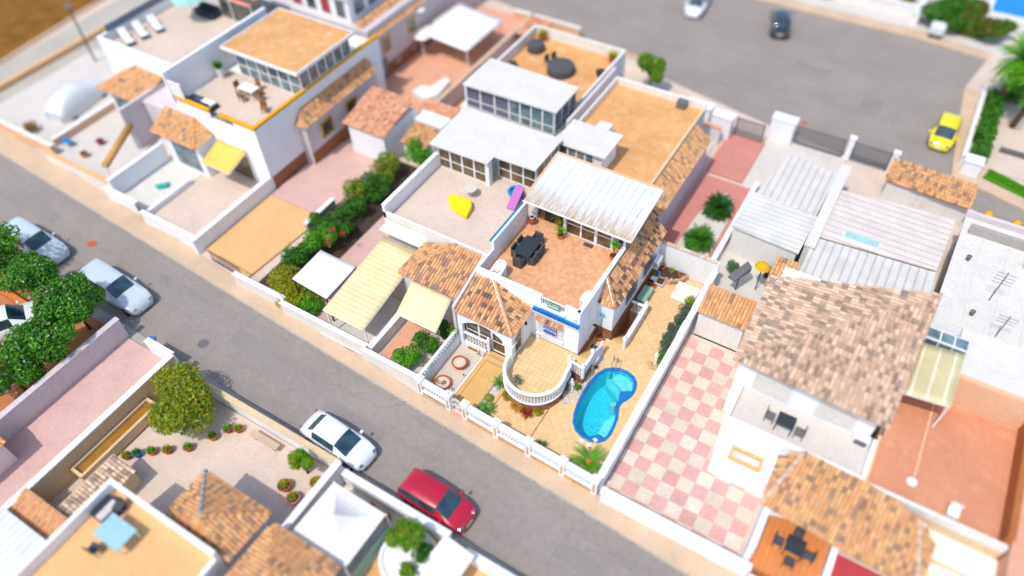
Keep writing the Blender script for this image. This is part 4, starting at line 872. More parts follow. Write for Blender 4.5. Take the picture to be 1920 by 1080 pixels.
# ---------------------------------------------------------------- garden of the plot
pot('bowl_planter', 'round terracotta bowl of gravel in the middle of the pale gravel bed', -16.66, 19.95, .18, .44, .42, M.terracotta, M.gravel)
pot('bowl_planter', 'round terracotta bowl with dead stalks nearest the street wall', -16.78, 18.3, .18, .48, .3, M.terracotta, M.stone)
rb = MB(); rosette(rb, (-16.7, 18.3, .42), 22, .3, .02, (0, .5)); tag(rb.build('dry_stalks', M.bark), 'dark dried stalks lying in the bowl nearest the street wall', 'dead plant')
pot_l = thing('trough_planter', 'rectangular concrete planter against the inner balusters', 'planter', (-16.6, 21.25, .18)); MB().box(-16.95, -16.15, 21.1, 21.14, .18, .42).box(-16.95, -16.15, 21.34, 21.38, .18, .42).box(-16.95, -16.91, 21.14, 21.34, .18, .42).box(-16.19, -16.15, 21.14, 21.34, .18, .42).build('trough', M.offwhite_cover, pot_l); bx(pot_l, 'soil', -16.91, -16.19, 21.14, 21.34, .18, .38, M.timber)
def solar(x, y, lab):
    t = thing('solar_light', lab, 'garden light', (x, y, .18)); MB().tube([(x, y, .15), (x, y, .38)], .012, 5).build('stake', M.darkmetal, t); MB().lathe([(.02, 0), (.045, .03), (.045, .08), (.03, .1), (0, .11)], (x, y, .36), 8).build('lamp_head', M.darkmetal, t)
solar(-16.0, 19.4, 'small black garden light in the gravel bed right of the middle bowl'); solar(-16.05, 18.25, 'small black garden light in the gravel bed near the gate'); solar(-15.98, 21.15, 'small black garden light in the gravel beside the trough planter')
ln = thing('stone_lantern', 'small beige stone lantern at the corner of the entrance path', 'lantern', (-15.72, 21.15, .2)); MB().lathe([(.1, 0), (.08, .2), (.11, .22), (.11, .3), (0, .38)], (-15.78, 21.2, .2), 8).build('body', M.stone, ln)
def ros(name, lab, cat, x, y, z, n, L, w, m, up=(.1, 1.3), droop=.25, extra=None):
    b = MB(); rosette(b, (x, y, z), n, L, w, up, 0, 3, droop)
    return tag(b.build(name, m), lab, cat)
ros('agave_plant', 'bluish green agave rosette beside the curved porch', 'agave', -13.82, 20.05, .25, 50, .62, .055, M.agave)
ros('agave_plant', 'bluish green agave rosette just inside the gate pillar', 'agave', -13.55, 18.15, .25, 54, .64, .055, M.agave)
ros('small_succulent', 'bright green succulent at the front corner of the planting strip', 'succulent', -13.98, 18.2, .22, 24, .28, .05, M.leaf_gr)
cb = MB(); rosette(cb, (-13.87, 18.8, .5), 40, .1, .012, (.2, 1.4), 0, 2); c_ = thing('barrel_cactus', 'round olive green barrel cactus in the planting strip', 'cactus', (-13.87, 18.8, .17))
def barrel(x, y, z, r, m, root):
    vs = []; fs = []; n = 28; rows = 8
    for j in range(rows + 1):
        a = math.pi * (.08 + .9 * j / rows)
        for k in range(n): rr = r * math.sin(a) * (1.06 if k % 2 else .92); t = 2 * math.pi * k / n; vs.append((x + rr * math.cos(t), y + rr * math.sin(t), z + r * .85 * (1 - math.cos(math.pi - a)) ))
    for j in range(rows):
        for k in range(n): fs.append((j * n + k, (j + 1) * n + k, (j + 1) * n + (k + 1) % n, j * n + (k + 1) % n))
    MB().add(vs, fs).add(vs[:n], [tuple(range(n))]).build('ribbed_body', m, root)
barrel(-13.87, 18.8, .16, .26, M.leaf_lt, c_)
cb.build('spines', M.leaf_y, c_)
shrub('cactus_shrub', 'yellow green cactus shrub against the left curve of the porch', 'shrub', (-12.95, 19.45, .42), (.38, .38, .32), 700, .045, [M.leaf_lt, M.leaf_dry], [3, 1], trunk=False, zbase=.15)
ros('dry_agave', 'straw coloured drooping tuft under the curve of the porch', 'succulent', -12.15, 19.15, .5, 80, .55, .035, M.leaf_dry, (-.2, .9), .35)
ros('red_aloe', 'reddish brown aloe at the foot of the curved porch', 'aloe', -11.5, 19.1, .3, 44, .52, .045, M.leaf_red, (-.1, .9), .1)
shrub('spurge_shrub', 'yellow green spiky shrub right of the red aloe under the porch', 'shrub', (-10.95, 19.45, .4), (.33, .33, .3), 600, .04, [M.leaf_y, M.leaf_lt], trunk=False, zbase=.15)
ros('wall_tuft', 'low green tuft growing against the street wall by the drain joint', 'plant', -9.75, 17.6, .2, 46, .55, .04, M.leaf, (-.1, 1.0), .2)
shrub('creeper', 'small straggling plant behind the street wall at the bowl planter', 'plant', (-17.2, 18.15, .4), (.3, .25, .25), 220, .04, [M.leaf, M.leaf_dry], trunk=False, zbase=.15)
shrub('porch_plant', 'flowering trailing plant on the porch floor inside the curved balustrade', 'potted plant', (-12.75, 20.3, ZP + .22), (.38, .34, .22), 420, .04, [M.leaf_blue, M.leaf, M.flower_w], [3, 3, 1], trunk=False, zbase=ZP)
shrub('corner_plant', 'yellow green climbing plant at the back end of the side wall', 'plant', (-17.85, 21.35, 1.5), (.3, .5, .45), 420, .045, [M.leaf_lt, M.leaf], trunk=False, zbase=.4)
shrub('corner_bush', 'yellow leaved plant at the street corner of the side wall', 'plant', (-17.95, 18.5, 1.25), (.25, .45, .35), 320, .045, [M.leaf_y, M.leaf_dk], trunk=False, zbase=.4)
# rockery
rk = MB()
for k in range(420):
    for _ in range(40):
        x, y = random.uniform(-10.6, -9.2), random.uniform(20.7, 24.9)
        if inpoly(x, y, BED_ROCK): break
    r = random.uniform(.03, .12); nn = 5; vs = [(x + r * random.uniform(.7, 1.1) * math.cos(a * 1.257), y + r * random.uniform(.6, 1) * math.sin(a * 1.257), .1) for a in range(nn)]
    vs += [(x + (v[0] - x) * .6, y + (v[1] - y) * .6, .16 + r * .5) for v in vs]; rk.add(vs, [tuple(range(nn, 2 * nn))] + [(i, (i + 1) % nn, nn + (i + 1) % nn, nn + i) for i in range(nn)])
tag(rk.build('rockery', M.stone, kind='stuff'), 'pale pink and white broken stones between porch and pool', 'stones')
struct(MB().prism(BED_ROCK, .1, .16), 'rock_bed', M.stone)
sta = thing('garden_statue', 'small white classical statue on the stones below the porch corner', 'statue', (-10.05, 21.9, .16))
bx(sta, 'pedestal', -10.19, -9.91, 21.76, 22.04, .14, .42, M.plaster, bevel=.02)
MB().lathe([(.13, 0), (.11, .12), (.09, .3), (.11, .42), (.12, .5), (.05, .56), (.045, .6), (.07, .66), (.065, .74), (0, .79)], (-10.05, 21.9, .42), 12).tube([(-9.95, 21.9, .9), (-9.88, 21.84, .75), (-9.93, 21.78, .66)], .03, 6).tube([(-10.15, 21.9, .9), (-10.22, 21.84, .78), (-10.12, 21.78, .74)], .03, 6).build('figure', M.plaster, sta, smooth=True)
shrub('bed_shrub', 'small green shrub left of the garden statue', 'shrub', (-10.35, 21.6, .4), (.24, .24, .26), 350, .04, [M.leaf, M.leaf_lt], trunk=False, zbase=.15)
shrub('bed_shrub', 'small green shrub right of the garden statue', 'shrub', (-9.72, 22.0, .4), (.22, .3, .26), 350, .04, [M.leaf, M.leaf_gr], trunk=False, zbase=.15)
ros('rock_succulent', 'small brown dry succulent on the stones by the pool ladder', 'succulent', -9.45, 23.9, .25, 26, .2, .02, M.leaf_red); ros('rock_succulent', 'small purple grey succulent on the stones nearest the pool middle', 'succulent', -10.25, 21.0, .22, 20, .14, .02, M.leaf_blue)
# sago palm
sp = thing('sago_palm', 'sago palm with an ochre central cone in the street corner of the yard', 'palm', (-6.95, 17.95, ZY))
MB().lathe([(.2, 0), (.26, .15), (.22, .32), (0, .36)], (-6.95, 17.95, ZY), 12).build('trunk', M.bark, sp)
barrel(-6.95, 17.95, .5, .24, M.leaf_dry, sp)
def frond_set(root, c, n, L, wd, up, m, droop=.28, name='frond', seg=7, joined=False):
    acc = MB()
    for k in range(n):
        mb = acc if joined else MB(); a = 2.4 * k + random.uniform(-.15, .15); e = random.uniform(*up); l = L * random.uniform(.85, 1.1)
        d = Vector((math.cos(a), math.sin(a), 0)); side = Vector((-d.y, d.x, 0)); p = Vector(c); prev = p
        for j in range(seg):
            nx = p + (d * math.cos(e) + Vector((0, 0, 1)) * math.sin(e)) * l / seg; e -= droop
            ww = wd * math.sin(math.pi * (j + .6) / (seg + .4))
            for q in range(3):
                c0 = p.lerp(nx, q / 3)
                for sd in (-1, 1):
                    tip = c0 + side * sd * ww + (nx - p) * .55 - Vector((0, 0, .03)); h = (nx - p) * .13
                    mb.add([c0 - h, c0 + h, tip], [(0, 1, 2) if sd < 0 else (0, 2, 1)])
            mb.add([p - side * .01, p + side * .01, nx + side * .008, nx - side * .008], [(0, 1, 2, 3)])
            p = nx
        if not joined: mb.build(name, m, root)
    if joined: acc.build(name, m, root)
frond_set(sp, (-6.95, 17.95, .6), 34, 1.4, .13, (.05, 1.1), M.leaf_gr, .11, seg=11)
# lavender hedge and shrubs along the right wall
hg_ = thing('lavender_hedge', 'grey green rounded hedge along the right boundary wall', 'hedge', (-6.5, 28.6, ZY))
b = MB()
for k in range(9): leaves(b, (-6.5 + random.uniform(-.08, .08), 26.95 + k * .42, .62), (.5, .45, .55), 900, .045, 5)
b.build('foliage', M.leaf_blue, hg_)
shrub('bright_shrub', 'bright yellow green shrub at the far end of the lavender hedge', 'shrub', (-6.45, 31.0, .55), (.5, .55, .45), 1100, .05, [M.leaf_gr, M.leaf_y], trunk=False, zbase=ZY)
shrub('bright_shrub', 'bright green shrub at the near end of the lavender hedge by the white post', 'shrub', (-6.2, 26.3, .55), (.35, .5, .45), 900, .05, [M.leaf_gr, M.leaf], trunk=False, zbase=ZY)
pp = thing('garden_post', 'short white square post with a ball finial beside the hedge', 'post', (-6.55, 26.1, ZY)); post(pp, -6.55, 26.05, ZY, .95, .17)
for k, (x, y) in enumerate(((-6.8, 25.8), (-6.6, 25.6), (-6.4, 25.7))):
    o = MB().lathe([(.16, 0), (.18, .1), (.1, .2), (0, .22)], (x, y, ZY), 7).build('edging_rock', M.rock); tag(o, ('pale edging rock left of the garden post', 'pale edging rock in front of the garden post', 'pale edging rock between garden post and wall')[k], 'rock')
# pool net, pots and things in the side yard
pot('net_pot', 'orange clay pot in the corner where the pool net leans', -10.22, 25.95, ZY, .26, .4, M.orange_pot)
nt = thing('pool_net', 'long handled blue pool net leaning against the white wing wall', 'pool net', (-10.25, 25.9, ZY)); MB().tube([(-10.28, 25.8, ZY + .2), (-10.3, 26.14, 2.1)], .018, 6).build('handle', M.greymetal, nt)
MB().tube([(-10.3 + .17 * math.cos(k * .785), 26.13, 2.3 + .19 * math.sin(k * .785)) for k in range(9)], .018, 5).add([(-10.3 + .16 * math.cos(k * .785), 26.14, 2.3 + .18 * math.sin(k * .785)) for k in range(8)], [tuple(range(8))]).build('net_head', mat('net_blue', '5fc0e6', .6), nt)
gbx = thing('storage_bench', 'faded green plastic storage chest with a rusty stain beside the wing', 'storage box', (-9.2, 30.3, ZY)); bx(gbx, 'chest', -9.5, -8.92, 29.72, 31.0, ZY, .62, M.green_box, bevel=.03); bx(gbx, 'lid', -9.53, -8.88, 29.68, 31.04, .63, .7, M.green_box, bevel=.025)
htub = thing('hot_tub', 'square hot tub under an off white cover by the right wall', 'hot tub', (-7.05, 31.8, ZY)); bx(htub, 'shell', -7.72, -6.32, 31.05, 32.55, ZY, .42, M.offwhite_cover, bevel=.03); bx(htub, 'cover', -7.78, -6.27, 31.0, 32.6, .43, .5, M.offwhite_cover, bevel=.04); bx(htub, 'cover_panel', -7.66, -6.39, 31.12, 32.48, .5, .53, M.offwhite_cover, bevel=.02)
rp = thing('rock_planter', 'curved rough stone planter bed filled with dark soil under the rear wall', 'planter', (-8.5, 32.8, ZY))
MB().prism([(-9.3, 33.35), (-9.3, 32.55), (-8.9, 32.35), (-8.3, 32.4), (-7.7, 32.8), (-7.6, 33.35)], ZY, .5).build('soil', M.soil, rp)
rr_ = MB()
for k in range(60):
    t = k / 59; pts = [(-9.3, 32.5), (-8.9, 32.3), (-8.3, 32.33), (-7.7, 32.72), (-7.5, 33.3)]; f = t * 4; i = min(3, int(f)); u = f - i; x = pts[i][0] * (1 - u) + pts[i + 1][0] * u; y_ = pts[i][1] * (1 - u) + pts[i + 1][1] * u
    r = random.uniform(.09, .17); z = random.choice((ZY, .3, .42)); vs = [(x + r * random.uniform(.7, 1.1) * math.cos(a), y_ + r * random.uniform(.7, 1.1) * math.sin(a), z) for a in (0, 1.26, 2.5, 3.77, 5.0)]; vs += [(x + (v[0] - x) * .7, y_ + (v[1] - y_) * .7, z + r * 1.1) for v in vs]; rr_.add(vs, [(5, 6, 7, 8, 9)] + [(i2, (i2 + 1) % 5, 5 + (i2 + 1) % 5, 5 + i2) for i2 in range(5)])
rr_.build('rock_edge', M.rock, rp, kind='stuff')
pot('clay_pot', 'orange clay pot lying at the left end of the rock planter', -9.15, 33.0, .5, .17, .24, M.orange_pot); pot('clay_pot', 'orange clay pot at the right end of the rock planter', -7.85, 33.0, .5, .17, .24, M.orange_pot)
potted('clay_pot_plant', 'brown clay pot with trailing stems in the middle of the rock planter', -8.5, 33.0, .5, .17, .26, M.terracotta, M.leaf_gr, 16, .3, .02, (-.2, 1.0), cat='potted plant')
pbx = thing('trough_box', 'red and white striped trough full of dark soil beside the rock planter', 'planter', (-8.85, 32.0, ZY)); bx(pbx, 'trough', -9.12, -8.55, 31.65, 32.25, ZY, .5, M.whitep, bevel=.02); bx(pbx, 'stripe', -9.1, -8.57, 31.642, 31.65, .34, .42, M.redp); bx(pbx, 'soil', -9.08, -8.59, 31.69, 32.21, .49, .53, M.soil)
o = bx(None, 'bucket', 0, 1, 0, 1, 0, 1, M.bluep); bpy.data.objects.remove(o)
bk = thing('bucket', 'bright blue plastic bucket beside the striped trough', 'bucket', (-9.22, 32.35, ZY)); MB().lathe([(.11, 0), (.16, .3), (.17, .32), (.14, .32), (.1, .05), (0, .04)], (-9.22, 32.35, .45), 14).build('pail', M.bluep, bk); MB().tube([(-9.22 + .16 * math.cos(k * .52), 32.35, .77 + .14 * math.sin(k * .52)) for k in range(7)], .008, 4).build('handle', M.metal, bk)
st_ = thing('plastic_stool', 'white plastic stool crowded against the wing wall', 'stool', (-9.3, 31.95, ZY)); bx(st_, 'seat', -9.48, -9.14, 31.75, 32.1, .55, .6, M.whitep, bevel=.02)
for sx in (-9.45, -9.17):
    for sy in (31.78, 32.07): bx(st_, 'leg', sx - .02, sx + .02, sy - .02, sy + .02, ZY, .55, M.whitep)
for k, (x, y, r, m, lab) in enumerate(((-9.35, 31.3, .2, M.terracotta, 'stack of terracotta pots nearest the green chest'), (-9.1, 31.42, .17, M.orange_pot, 'orange clay pot right of the terracotta stack'), (-9.38, 31.62, .18, M.black, 'black plastic pot behind the terracotta stack'), (-9.12, 31.68, .15, M.redp, 'dark red plastic pot near the striped trough'))): pot('nursery_pot', lab, x, y, ZY, r, .42 - .04 * k, m)
acu = thing('air_conditioner', 'white air conditioning unit hung on the wing wall by the rear wall', 'air conditioner', (-9.4, 32.4, 1.4)); bx(acu, 'casing', -9.56, -9.2, 31.98, 32.8, 1.35, 1.98, M.metal, bevel=.02)
for k in range(6): bx(acu, 'vent_slat', -9.5 + .05 * k, -9.475 + .05 * k, 31.97, 31.98, 1.45, 1.9, M.greymetal)
MB().tube([(-9.0, 33.1, .4), (-9.0, 33.1, 1.8)], .03, 6)
MB().tube([(-9.1, 24.2, ZY + .02), (-9.0, 24.7, ZY + .02), (-8.85, 25.1, ZY + .02)], .02, 5)

# ================================================================ CARS
def lerp(a, b, t): return a + (b - a) * t
def make_car(name, label, x, y, rz, colour, L=4.3, Wd=1.76, Hh=1.46, kind='hatch', z=.0, pm=None, group='cars parked in the street'):
    t = thing(name, label, 'car', (x, y, z), group, rz); P_ = pm or paint('car_paint_' + label.split()[0], colour)
    h = L / 2; w = Wd / 2
    # stations: x, belt half-width, belt z, roof half-width, top z ; the nose is +x
    bonnet = .66; belt = .92 * Hh / 1.46; hood = .86 * Hh / 1.46
    if kind == 'hatch': st_ = [(-h, w * .78, .62, w * .6, .66), (-h + .06, w * .9, .85, w * .7, .95), (-h + .16, w * .95, belt + .02, w * .74, Hh * .84), (-h + .42, w * .98, belt + .02, w * .76, Hh * .965), (-h + 1.0, w, belt, w * .76, Hh), (-.1, w, belt, w * .75, Hh), (.42, w, belt - .01, w * .72, Hh * .965), (1.18, w * .985, belt - .02, w * .74, hood + .03), (h - .62, w * .96, hood - .04, w * .7, hood - .01), (h - .22, w * .88, hood - .14, w * .62, hood - .11), (h, w * .66, .5, w * .4, .52)]
    else: st_ = [(-h, w * .8, .62, w * .6, .66), (-h + .08, w * .92, .86, w * .72, .9), (-h + .5, w * .96, belt, w * .72, belt + .05), (-h + 1.05, w * .99, belt, w * .72, Hh * .96), (-h + 1.4, w, belt, w * .72, Hh), (-.1, w, belt, w * .72, Hh), (.42, w, belt - .01, w * .7, Hh * .965), (1.18, w * .985, belt - .02, w * .74, hood + .03), (h - .62, w * .96, hood - .04, w * .7, hood - .01), (h - .22, w * .88, hood - .14, w * .62, hood - .11), (h, w * .66, .5, w * .4, .52)]
    prof = lambda s: [(s[1] * .93, .2), (s[1] * 1.0, .42), (s[1] * 1.0, min(.66, s[2] - .04)), (s[1] * .97, s[2] - .02), (s[1] * .94, s[2]), (lerp(s[1], s[3], .93), lerp(s[2], s[4], .88)), (s[3] * .9, s[4] - .008), (s[3] * .45, s[4] + .022), (0, s[4] + .03)]
    body = MB(); gl = MB(); vs = []
    for s in st_:
        pr = prof(s); vs += [(s[0], -a, b) for a, b in pr] + [(s[0], a, b) for a, b in reversed(pr[:-1])]
    n = 17; ns = len(st_); cab0, cab1 = (2, 6) if kind == 'hatch' else (3, 6)
    fb = []; fs_ = []; fw_ = []
    for i in range(ns - 1):
        for k in range(n - 1):
            f = (i * n + k, i * n + k + 1, (i + 1) * n + k + 1, (i + 1) * n + k); kk = k if k < 8 else 15 - k
            if kk == 4 and cab0 <= i < cab1 + 0 and i >= cab0: fs_.append(f)
            elif i == 6 and kk >= 5: fw_.append(f)
            elif kind == 'hatch' and i in (1,) and kk >= 6: fs_.append(f)
            elif kind != 'hatch' and i == 2 and kk >= 6: fs_.append(f)
            else: fb.append(f)
        fb.append((i * n + n - 1, i * n, (i + 1) * n, (i + 1) * n + n - 1))
    fb += [tuple(range(n)), tuple(range((ns - 1) * n, ns * n))[::-1]]
    def sub(fl, nm, m):
        b_ = MB(); b_.add(vs, [tuple(reversed(f)) for f in fl]); me = b_.mesh(nm, m); bm = bmesh.new(); bm.from_mesh(me); bmesh.ops.delete(bm, geom=[v for v in bm.verts if not v.link_faces], context='VERTS'); bmesh.ops.recalc_face_normals(bm, faces=bm.faces); bm.to_mesh(me); bm.free()
        o = bpy.data.objects.new(nm, me); C.objects.link(o); o.parent = t; me.polygons.foreach_set('use_smooth', [True] * len(me.polygons)); return o
    sub(fb, 'body', P_); sub(fs_, 'side_windows', M.windscreen); sub(fw_, 'windscreen', M.windscreen)
    for sx in (-h + .82, h - .86):
        for sy in (-1, 1):
            wl = MB(); r = .315
            vs2 = []
            for q, yy in ((r, -.1), (r, .1)): vs2 += [(sx + q * math.cos(a * .449), sy * (w - .09) + yy, r + .01 + q * math.sin(a * .449)) for a in range(14)]
            wl.add(vs2, [tuple(range(14)), tuple(range(14, 28))[::-1]] + [(k, k + 14, (k + 1) % 14 + 14, (k + 1) % 14) for k in range(14)])
            wh = local(wl, 'tyre', M.black, t); rm_ = MB(); q = .2; yy = sy * (w + .018); rm_.add([(sx + q * math.cos(a * .785), yy, r + .01 + q * math.sin(a * .785)) for a in range(8)] + [(sx, yy + sy * .02, r + .01)], [(a, (a + 1) % 8, 8) for a in range(8)]); ob = local(rm_, 'rim', M.steel, wh)
    for sy in (-1, 1):
        local(MB().prism([(h - .32, sy * w * .82), (h - .1, sy * w * .76), (h - .02, sy * w * .5), (h - .14, sy * w * .48)], .56, .7), 'headlight', M.steel, t, bevel=.02)
        local(MB().box(-h - .005, -h + .09, sy * w * .72 - .1, sy * w * .72 + .1, .7, .92), 'tail_light', M.redp, t, bevel=.02)
        local(MB().box(.86, 1.02, sy * (w + .1) - .1, sy * (w + .1) + .1, belt + .0, belt + .14), 'mirror', M.black if kind == 'red' else P_, t, bevel=.03)
    local(MB().box(h - .05, h + .02, -.26, .26, .32, .43), 'number_plate', M.whitep, t); local(MB().box(-h - .02, -h + .03, -.26, .26, .5, .61), 'number_plate', M.whitep, t)
    return t
WHITEP = paint('white_car_paint', 'dfe3e6', .3)
SILVER = paint('silver_car_paint', 'c2cdd2', .3)
make_car('parked_car', 'white car at the far left of the street, half under the leftmost tree', -48.2, 13.5, R(-1), 'd', pm=SILVER, L=5.5, Wd=1.95, Hh=1.55)
make_car('parked_car', 'white hatchback parked between the leftmost trees and the pink yard', -39.7, 13.5, R(-2), 'd', pm=SILVER, L=5.6, Wd=1.95, Hh=1.6)
make_car('parked_car', 'white car with dark windscreen parked directly behind the red car', -19.55, 12.15, R(-3), 'd', pm=WHITEP, L=4.5, kind='sedan')
make_car('parked_car', 'glossy crimson red car parked in the street below the house', -12.75, 11.98, R(-2.5), 'b4062c', pm=paint('crimson_car_paint', 'b0042c', .25), L=4.15)
make_car('parked_car', 'bright yellow small hatchback in the square beside the palm hedge', 4.15, 57.0, R(-92), 'e6d600', pm=paint('yellow_car_paint', 'e8d400', .3), L=3.9)
make_car('parked_car', 'dark blue grey car in the square seen from behind', -12.0, 67.0, R(106), '2e3c48', pm=paint('dark_car_paint', '2b3a46', .25), L=4.4, Hh=1.6)
make_car('parked_car', 'white car cut off by the top edge of the square', -20.0, 66.6, R(-84), 'd', pm=WHITEP, L=4.2)
cv = thing('covered_car', 'car under a shiny silver cover in the top left yard', 'covered car', (-60.2, 26.4, .1), None, R(98))
def loft(sts, mb):
    n = len(sts[0]); vs = [v for s in sts for v in s]
    mb.add(vs, [(i * n + k, (i + 1) * n + k, (i + 1) * n + k + 1, i * n + k + 1) for i in range(len(sts) - 1) for k in range(n - 1)] + [tuple(range(n))[::-1], tuple(range((len(sts) - 1) * n, len(sts) * n))]); return mb
sts = []
for (x, w, zt, rw_) in ((-2.4, .7, .7, .5), (-2.2, .88, .95, .7), (-1.7, .95, 1.25, .66), (-1.1, .97, 1.48, .62), (.0, .97, 1.5, .62), (.6, .96, 1.35, .64), (1.3, .95, 1.0, .74), (2.0, .88, .88, .7), (2.35, .7, .62, .5)):
    sts.append([(x, -w, .02), (x, -w - .02, .45), (x, -w + .03, .75 * min(1, zt)), (x, -rw_, zt - .05), (x, 0, zt), (x, rw_, zt - .05), (x, w - .03, .75 * min(1, zt)), (x, w + .02, .45), (x, w, .02)])
o = local(loft(sts, MB()), 'cover', M.covergrey, cv, smooth=True); sm = o.modifiers.new('s', 'SUBSURF'); sm.levels = 2; sm.render_levels = 2; cv.scale = (1.15, 1.2, 1.3)
for sx in (-1.5, 1.45):
    for sy in (-1, 1): local(MB().lathe([(.1, 0), (.3, .0), (.3, .1), (.1, .1)], (sx, sy * .8, .0), 12), 'tyre', M.black, cv)

# ================================================================ NEIGHBOURING HOUSES AND YARDS
def floor(name, poly, z, m): return struct(MB().prism(poly, .0 if z < 1 else z - .1, z), name, m)
def rect(x0, x1, y0, y1): return [(x0, y0), (x1, y0), (x1, y1), (x0, y1)]
def wall(label, x0, x1, y0, y1, z1, m, cm=None, cat='garden wall', name='yard_wall', z0=0, group=None, cw=.05, ch=.07):
    t = thing(name, label, cat, ((x0 + x1) / 2, (y0 + y1) / 2, z0), group)
    bx(t, 'wall_body', x0, x1, y0, y1, z0, z1 - ch, m); bx(t, 'coping', x0 - cw, x1 + cw, y0 - cw, y1 + cw, z1 - ch, z1, cm or M.plaster); return t
def awning(name, label, P, m, cat='awning', posts=(), zt=None, thick=.05, group=None, pm=None):
    """cloth or sheet roof: P = four 3-D corners, posts = corner indices that stand on poles"""
    t = thing(name, label, cat, (P[0][0], P[0][1], .1), group)
    b = MB(); n = 8; Q = [Vector(p) for p in P]; sag = .035 if thick < .1 else 0
    top = []
    for v in range(n + 1):
        for u in range(n + 1):
            q = Q[0].lerp(Q[1], u / n).lerp(Q[3].lerp(Q[2], u / n), v / n); q.z -= sag * (math.sin(math.pi * u / n) + .5 * math.sin(math.pi * v / n)) + random.uniform(0, .012); top.append(q)
    m_ = (n + 1) ** 2; vs = top + [q - Vector((0, 0, thick)) for q in top]; fs = []
    for v in range(n):
        for u in range(n):
            o = v * (n + 1) + u; fs += [(o, o + 1, o + n + 2, o + n + 1), (m_ + o, m_ + o + n + 1, m_ + o + n + 2, m_ + o + 1)]
    for k in range(n): fs += [(k, m_ + k, m_ + k + 1, k + 1), (n * (n + 1) + k + 1, m_ + n * (n + 1) + k + 1, m_ + n * (n + 1) + k, n * (n + 1) + k), ((k + 1) * (n + 1), m_ + (k + 1) * (n + 1), m_ + k * (n + 1), k * (n + 1)), (k * (n + 1) + n, m_ + k * (n + 1) + n, m_ + (k + 1) * (n + 1) + n, (k + 1) * (n + 1) + n)]
    b.add(vs, fs).build('canopy', m, t, smooth=True)
    b = MB()
    for i in range(4): b.bar(Vector(P[i]) - Vector((0, 0, thick + .03)), Vector(P[(i + 1) % 4]) - Vector((0, 0, thick + .03)), .05)
    b.build('canopy_frame', pm or M.metal, t)
    for i in posts:
        c = Vector(P[i]).lerp(sum((Vector(q) for q in P), Vector()) / 4, .05); bx(t, 'leg', c.x - .04, c.x + .04, c.y - .04, c.y + .04, 0, c.z - thick, pm or M.metal)
    return t
def hipshed(root, x0, x1, y0, y1, ze, zr, mats, hip='E', w=(4, 3, 3, 1), ov=.12):
    """lean-to clay roof rising towards +y with a hip on one or both sides"""
    d = (y1 - y0) * .8; a = (x0 - ov, y0 - ov, ze); b = (x1 + ov, y0 - ov, ze)
    tl = (x0 - ov if 'W' not in hip else x0 + d, y1, zr); tr = (x1 + ov if 'E' not in hip else x1 - d, y1, zr)
    if tl[0] > tr[0]: m_ = (tl[0] + tr[0]) / 2; tl = (m_ - .05, y1, zr); tr = (m_ + .05, y1, zr)
    roof_plane(root, [a, b, tr, tl], mats=mats, weights=w)
    if 'E' in hip: roof_plane(root, [b, (x1 + ov, y1, ze), tr], mats=mats, weights=w); ridge(root, b, tr, mats[0])
    if 'W' in hip: roof_plane(root, [(x0 - ov, y1, ze), a, tl], mats=mats, weights=w); ridge(root, a, tl, mats[0])
def win(root, axis, pos, a0, a1, z0, z1, frame=M.metal, pane=M.glass, t=.07, out=1, sill=True, grille=False):
    """window on a wall face; axis 'x': wall plane x=pos, out = outward sign"""
    def B(nm, m, u0, u1, v0, v1, d0, d1, par):
        if axis == 'x': x0, x1 = sorted((pos + out * d0, pos + out * d1)); return bx(par, nm, x0, x1, u0, u1, v0, v1, m)
        y0, y1 = sorted((pos + out * d0, pos + out * d1)); return bx(par, nm, u0, u1, y0, y1, v0, v1, m)
    w = B('window', frame, a0, a1, z0, z1, .003, .05, root); B('pane', pane, a0 + t, a1 - t, z0 + t, z1 - t, .05, .056, w)
    if sill: B('sill', M.plaster, a0 - .06, a1 + .06, z0 - .09, z0 - .01, .01, .16, w)
    if grille:
        for k in range(5): u = a0 + (a1 - a0) * (k + .5) / 5; B('grille_bar', M.darkmetal, u - .012, u + .012, z0, z1, .11, .13, w)

# ---- the twin house on the left, sharing the party wall
T_ = thing('twin_house', 'white house with pinkish roof terrace and white panel roof left of the sharp house', 'house', (-21.6, 28, 0))
bx(T_, 'walls', -25.7, XL - .01, 25.2, 37.5, 0, 3.85, M.white2); bx(T_, 'terrace_floor', -25.5, XL - .02, 25.4, 32.3, 3.85, 3.95, M.beigefloor)
ring(-25.7, XL - .01, 25.2, 31.2, 3.95, 4.45, .18, 'S').build('front_parapet', M.white2, T_); bx(T_, 'left_parapet', -25.7, -25.5, 25.2, 31.2, 3.85, 5.0, M.white); bx(T_, 'left_parapet_coping', -25.74, -25.44, 25.2, 31.3, 5.0, 5.06, M.plaster)
bx(T_, 'front_ledge', -25.8, -18.2, 24.6, 25.19, 3.2, 3.32, M.white2)
glazing(T_, (-25.45, 31.25), (-21.6, 31.25), 3.97, 5.9, 4, (0, -1), M.glass_brown, mid=.4); bx(T_, 'room_post', -21.6, -21.3, 31.1, 31.5, 3.95, 6.0, M.plaster); glazing(T_, (-21.3, 32.3), (-18.4, 32.3), 3.97, 5.9, 3, (0, -1), M.glass_brown, mid=.4)
glazing(T_, (-18.35, 32.3), (-18.35, 35.2), 3.97, 5.9, 3, (1, 0), M.glass_blue, mid=.4)
MB().prism([(-25.75, 30.75), (-21.2, 30.85), (-21.2, 31.7), (-18.15, 31.8), (-18.15, 35.5), (-25.9, 35.3)], 6.0, 6.12).build('flat_roof', M.whiteroof, T_)
MB().prism([(-17.8, 21.3), (-17.63, 21.3), (-17.63, 25.19), (-17.8, 25.19)], 0, [3.75, 3.75, 5.0, 5.0]).build('party_wall', M.lilac, T_)
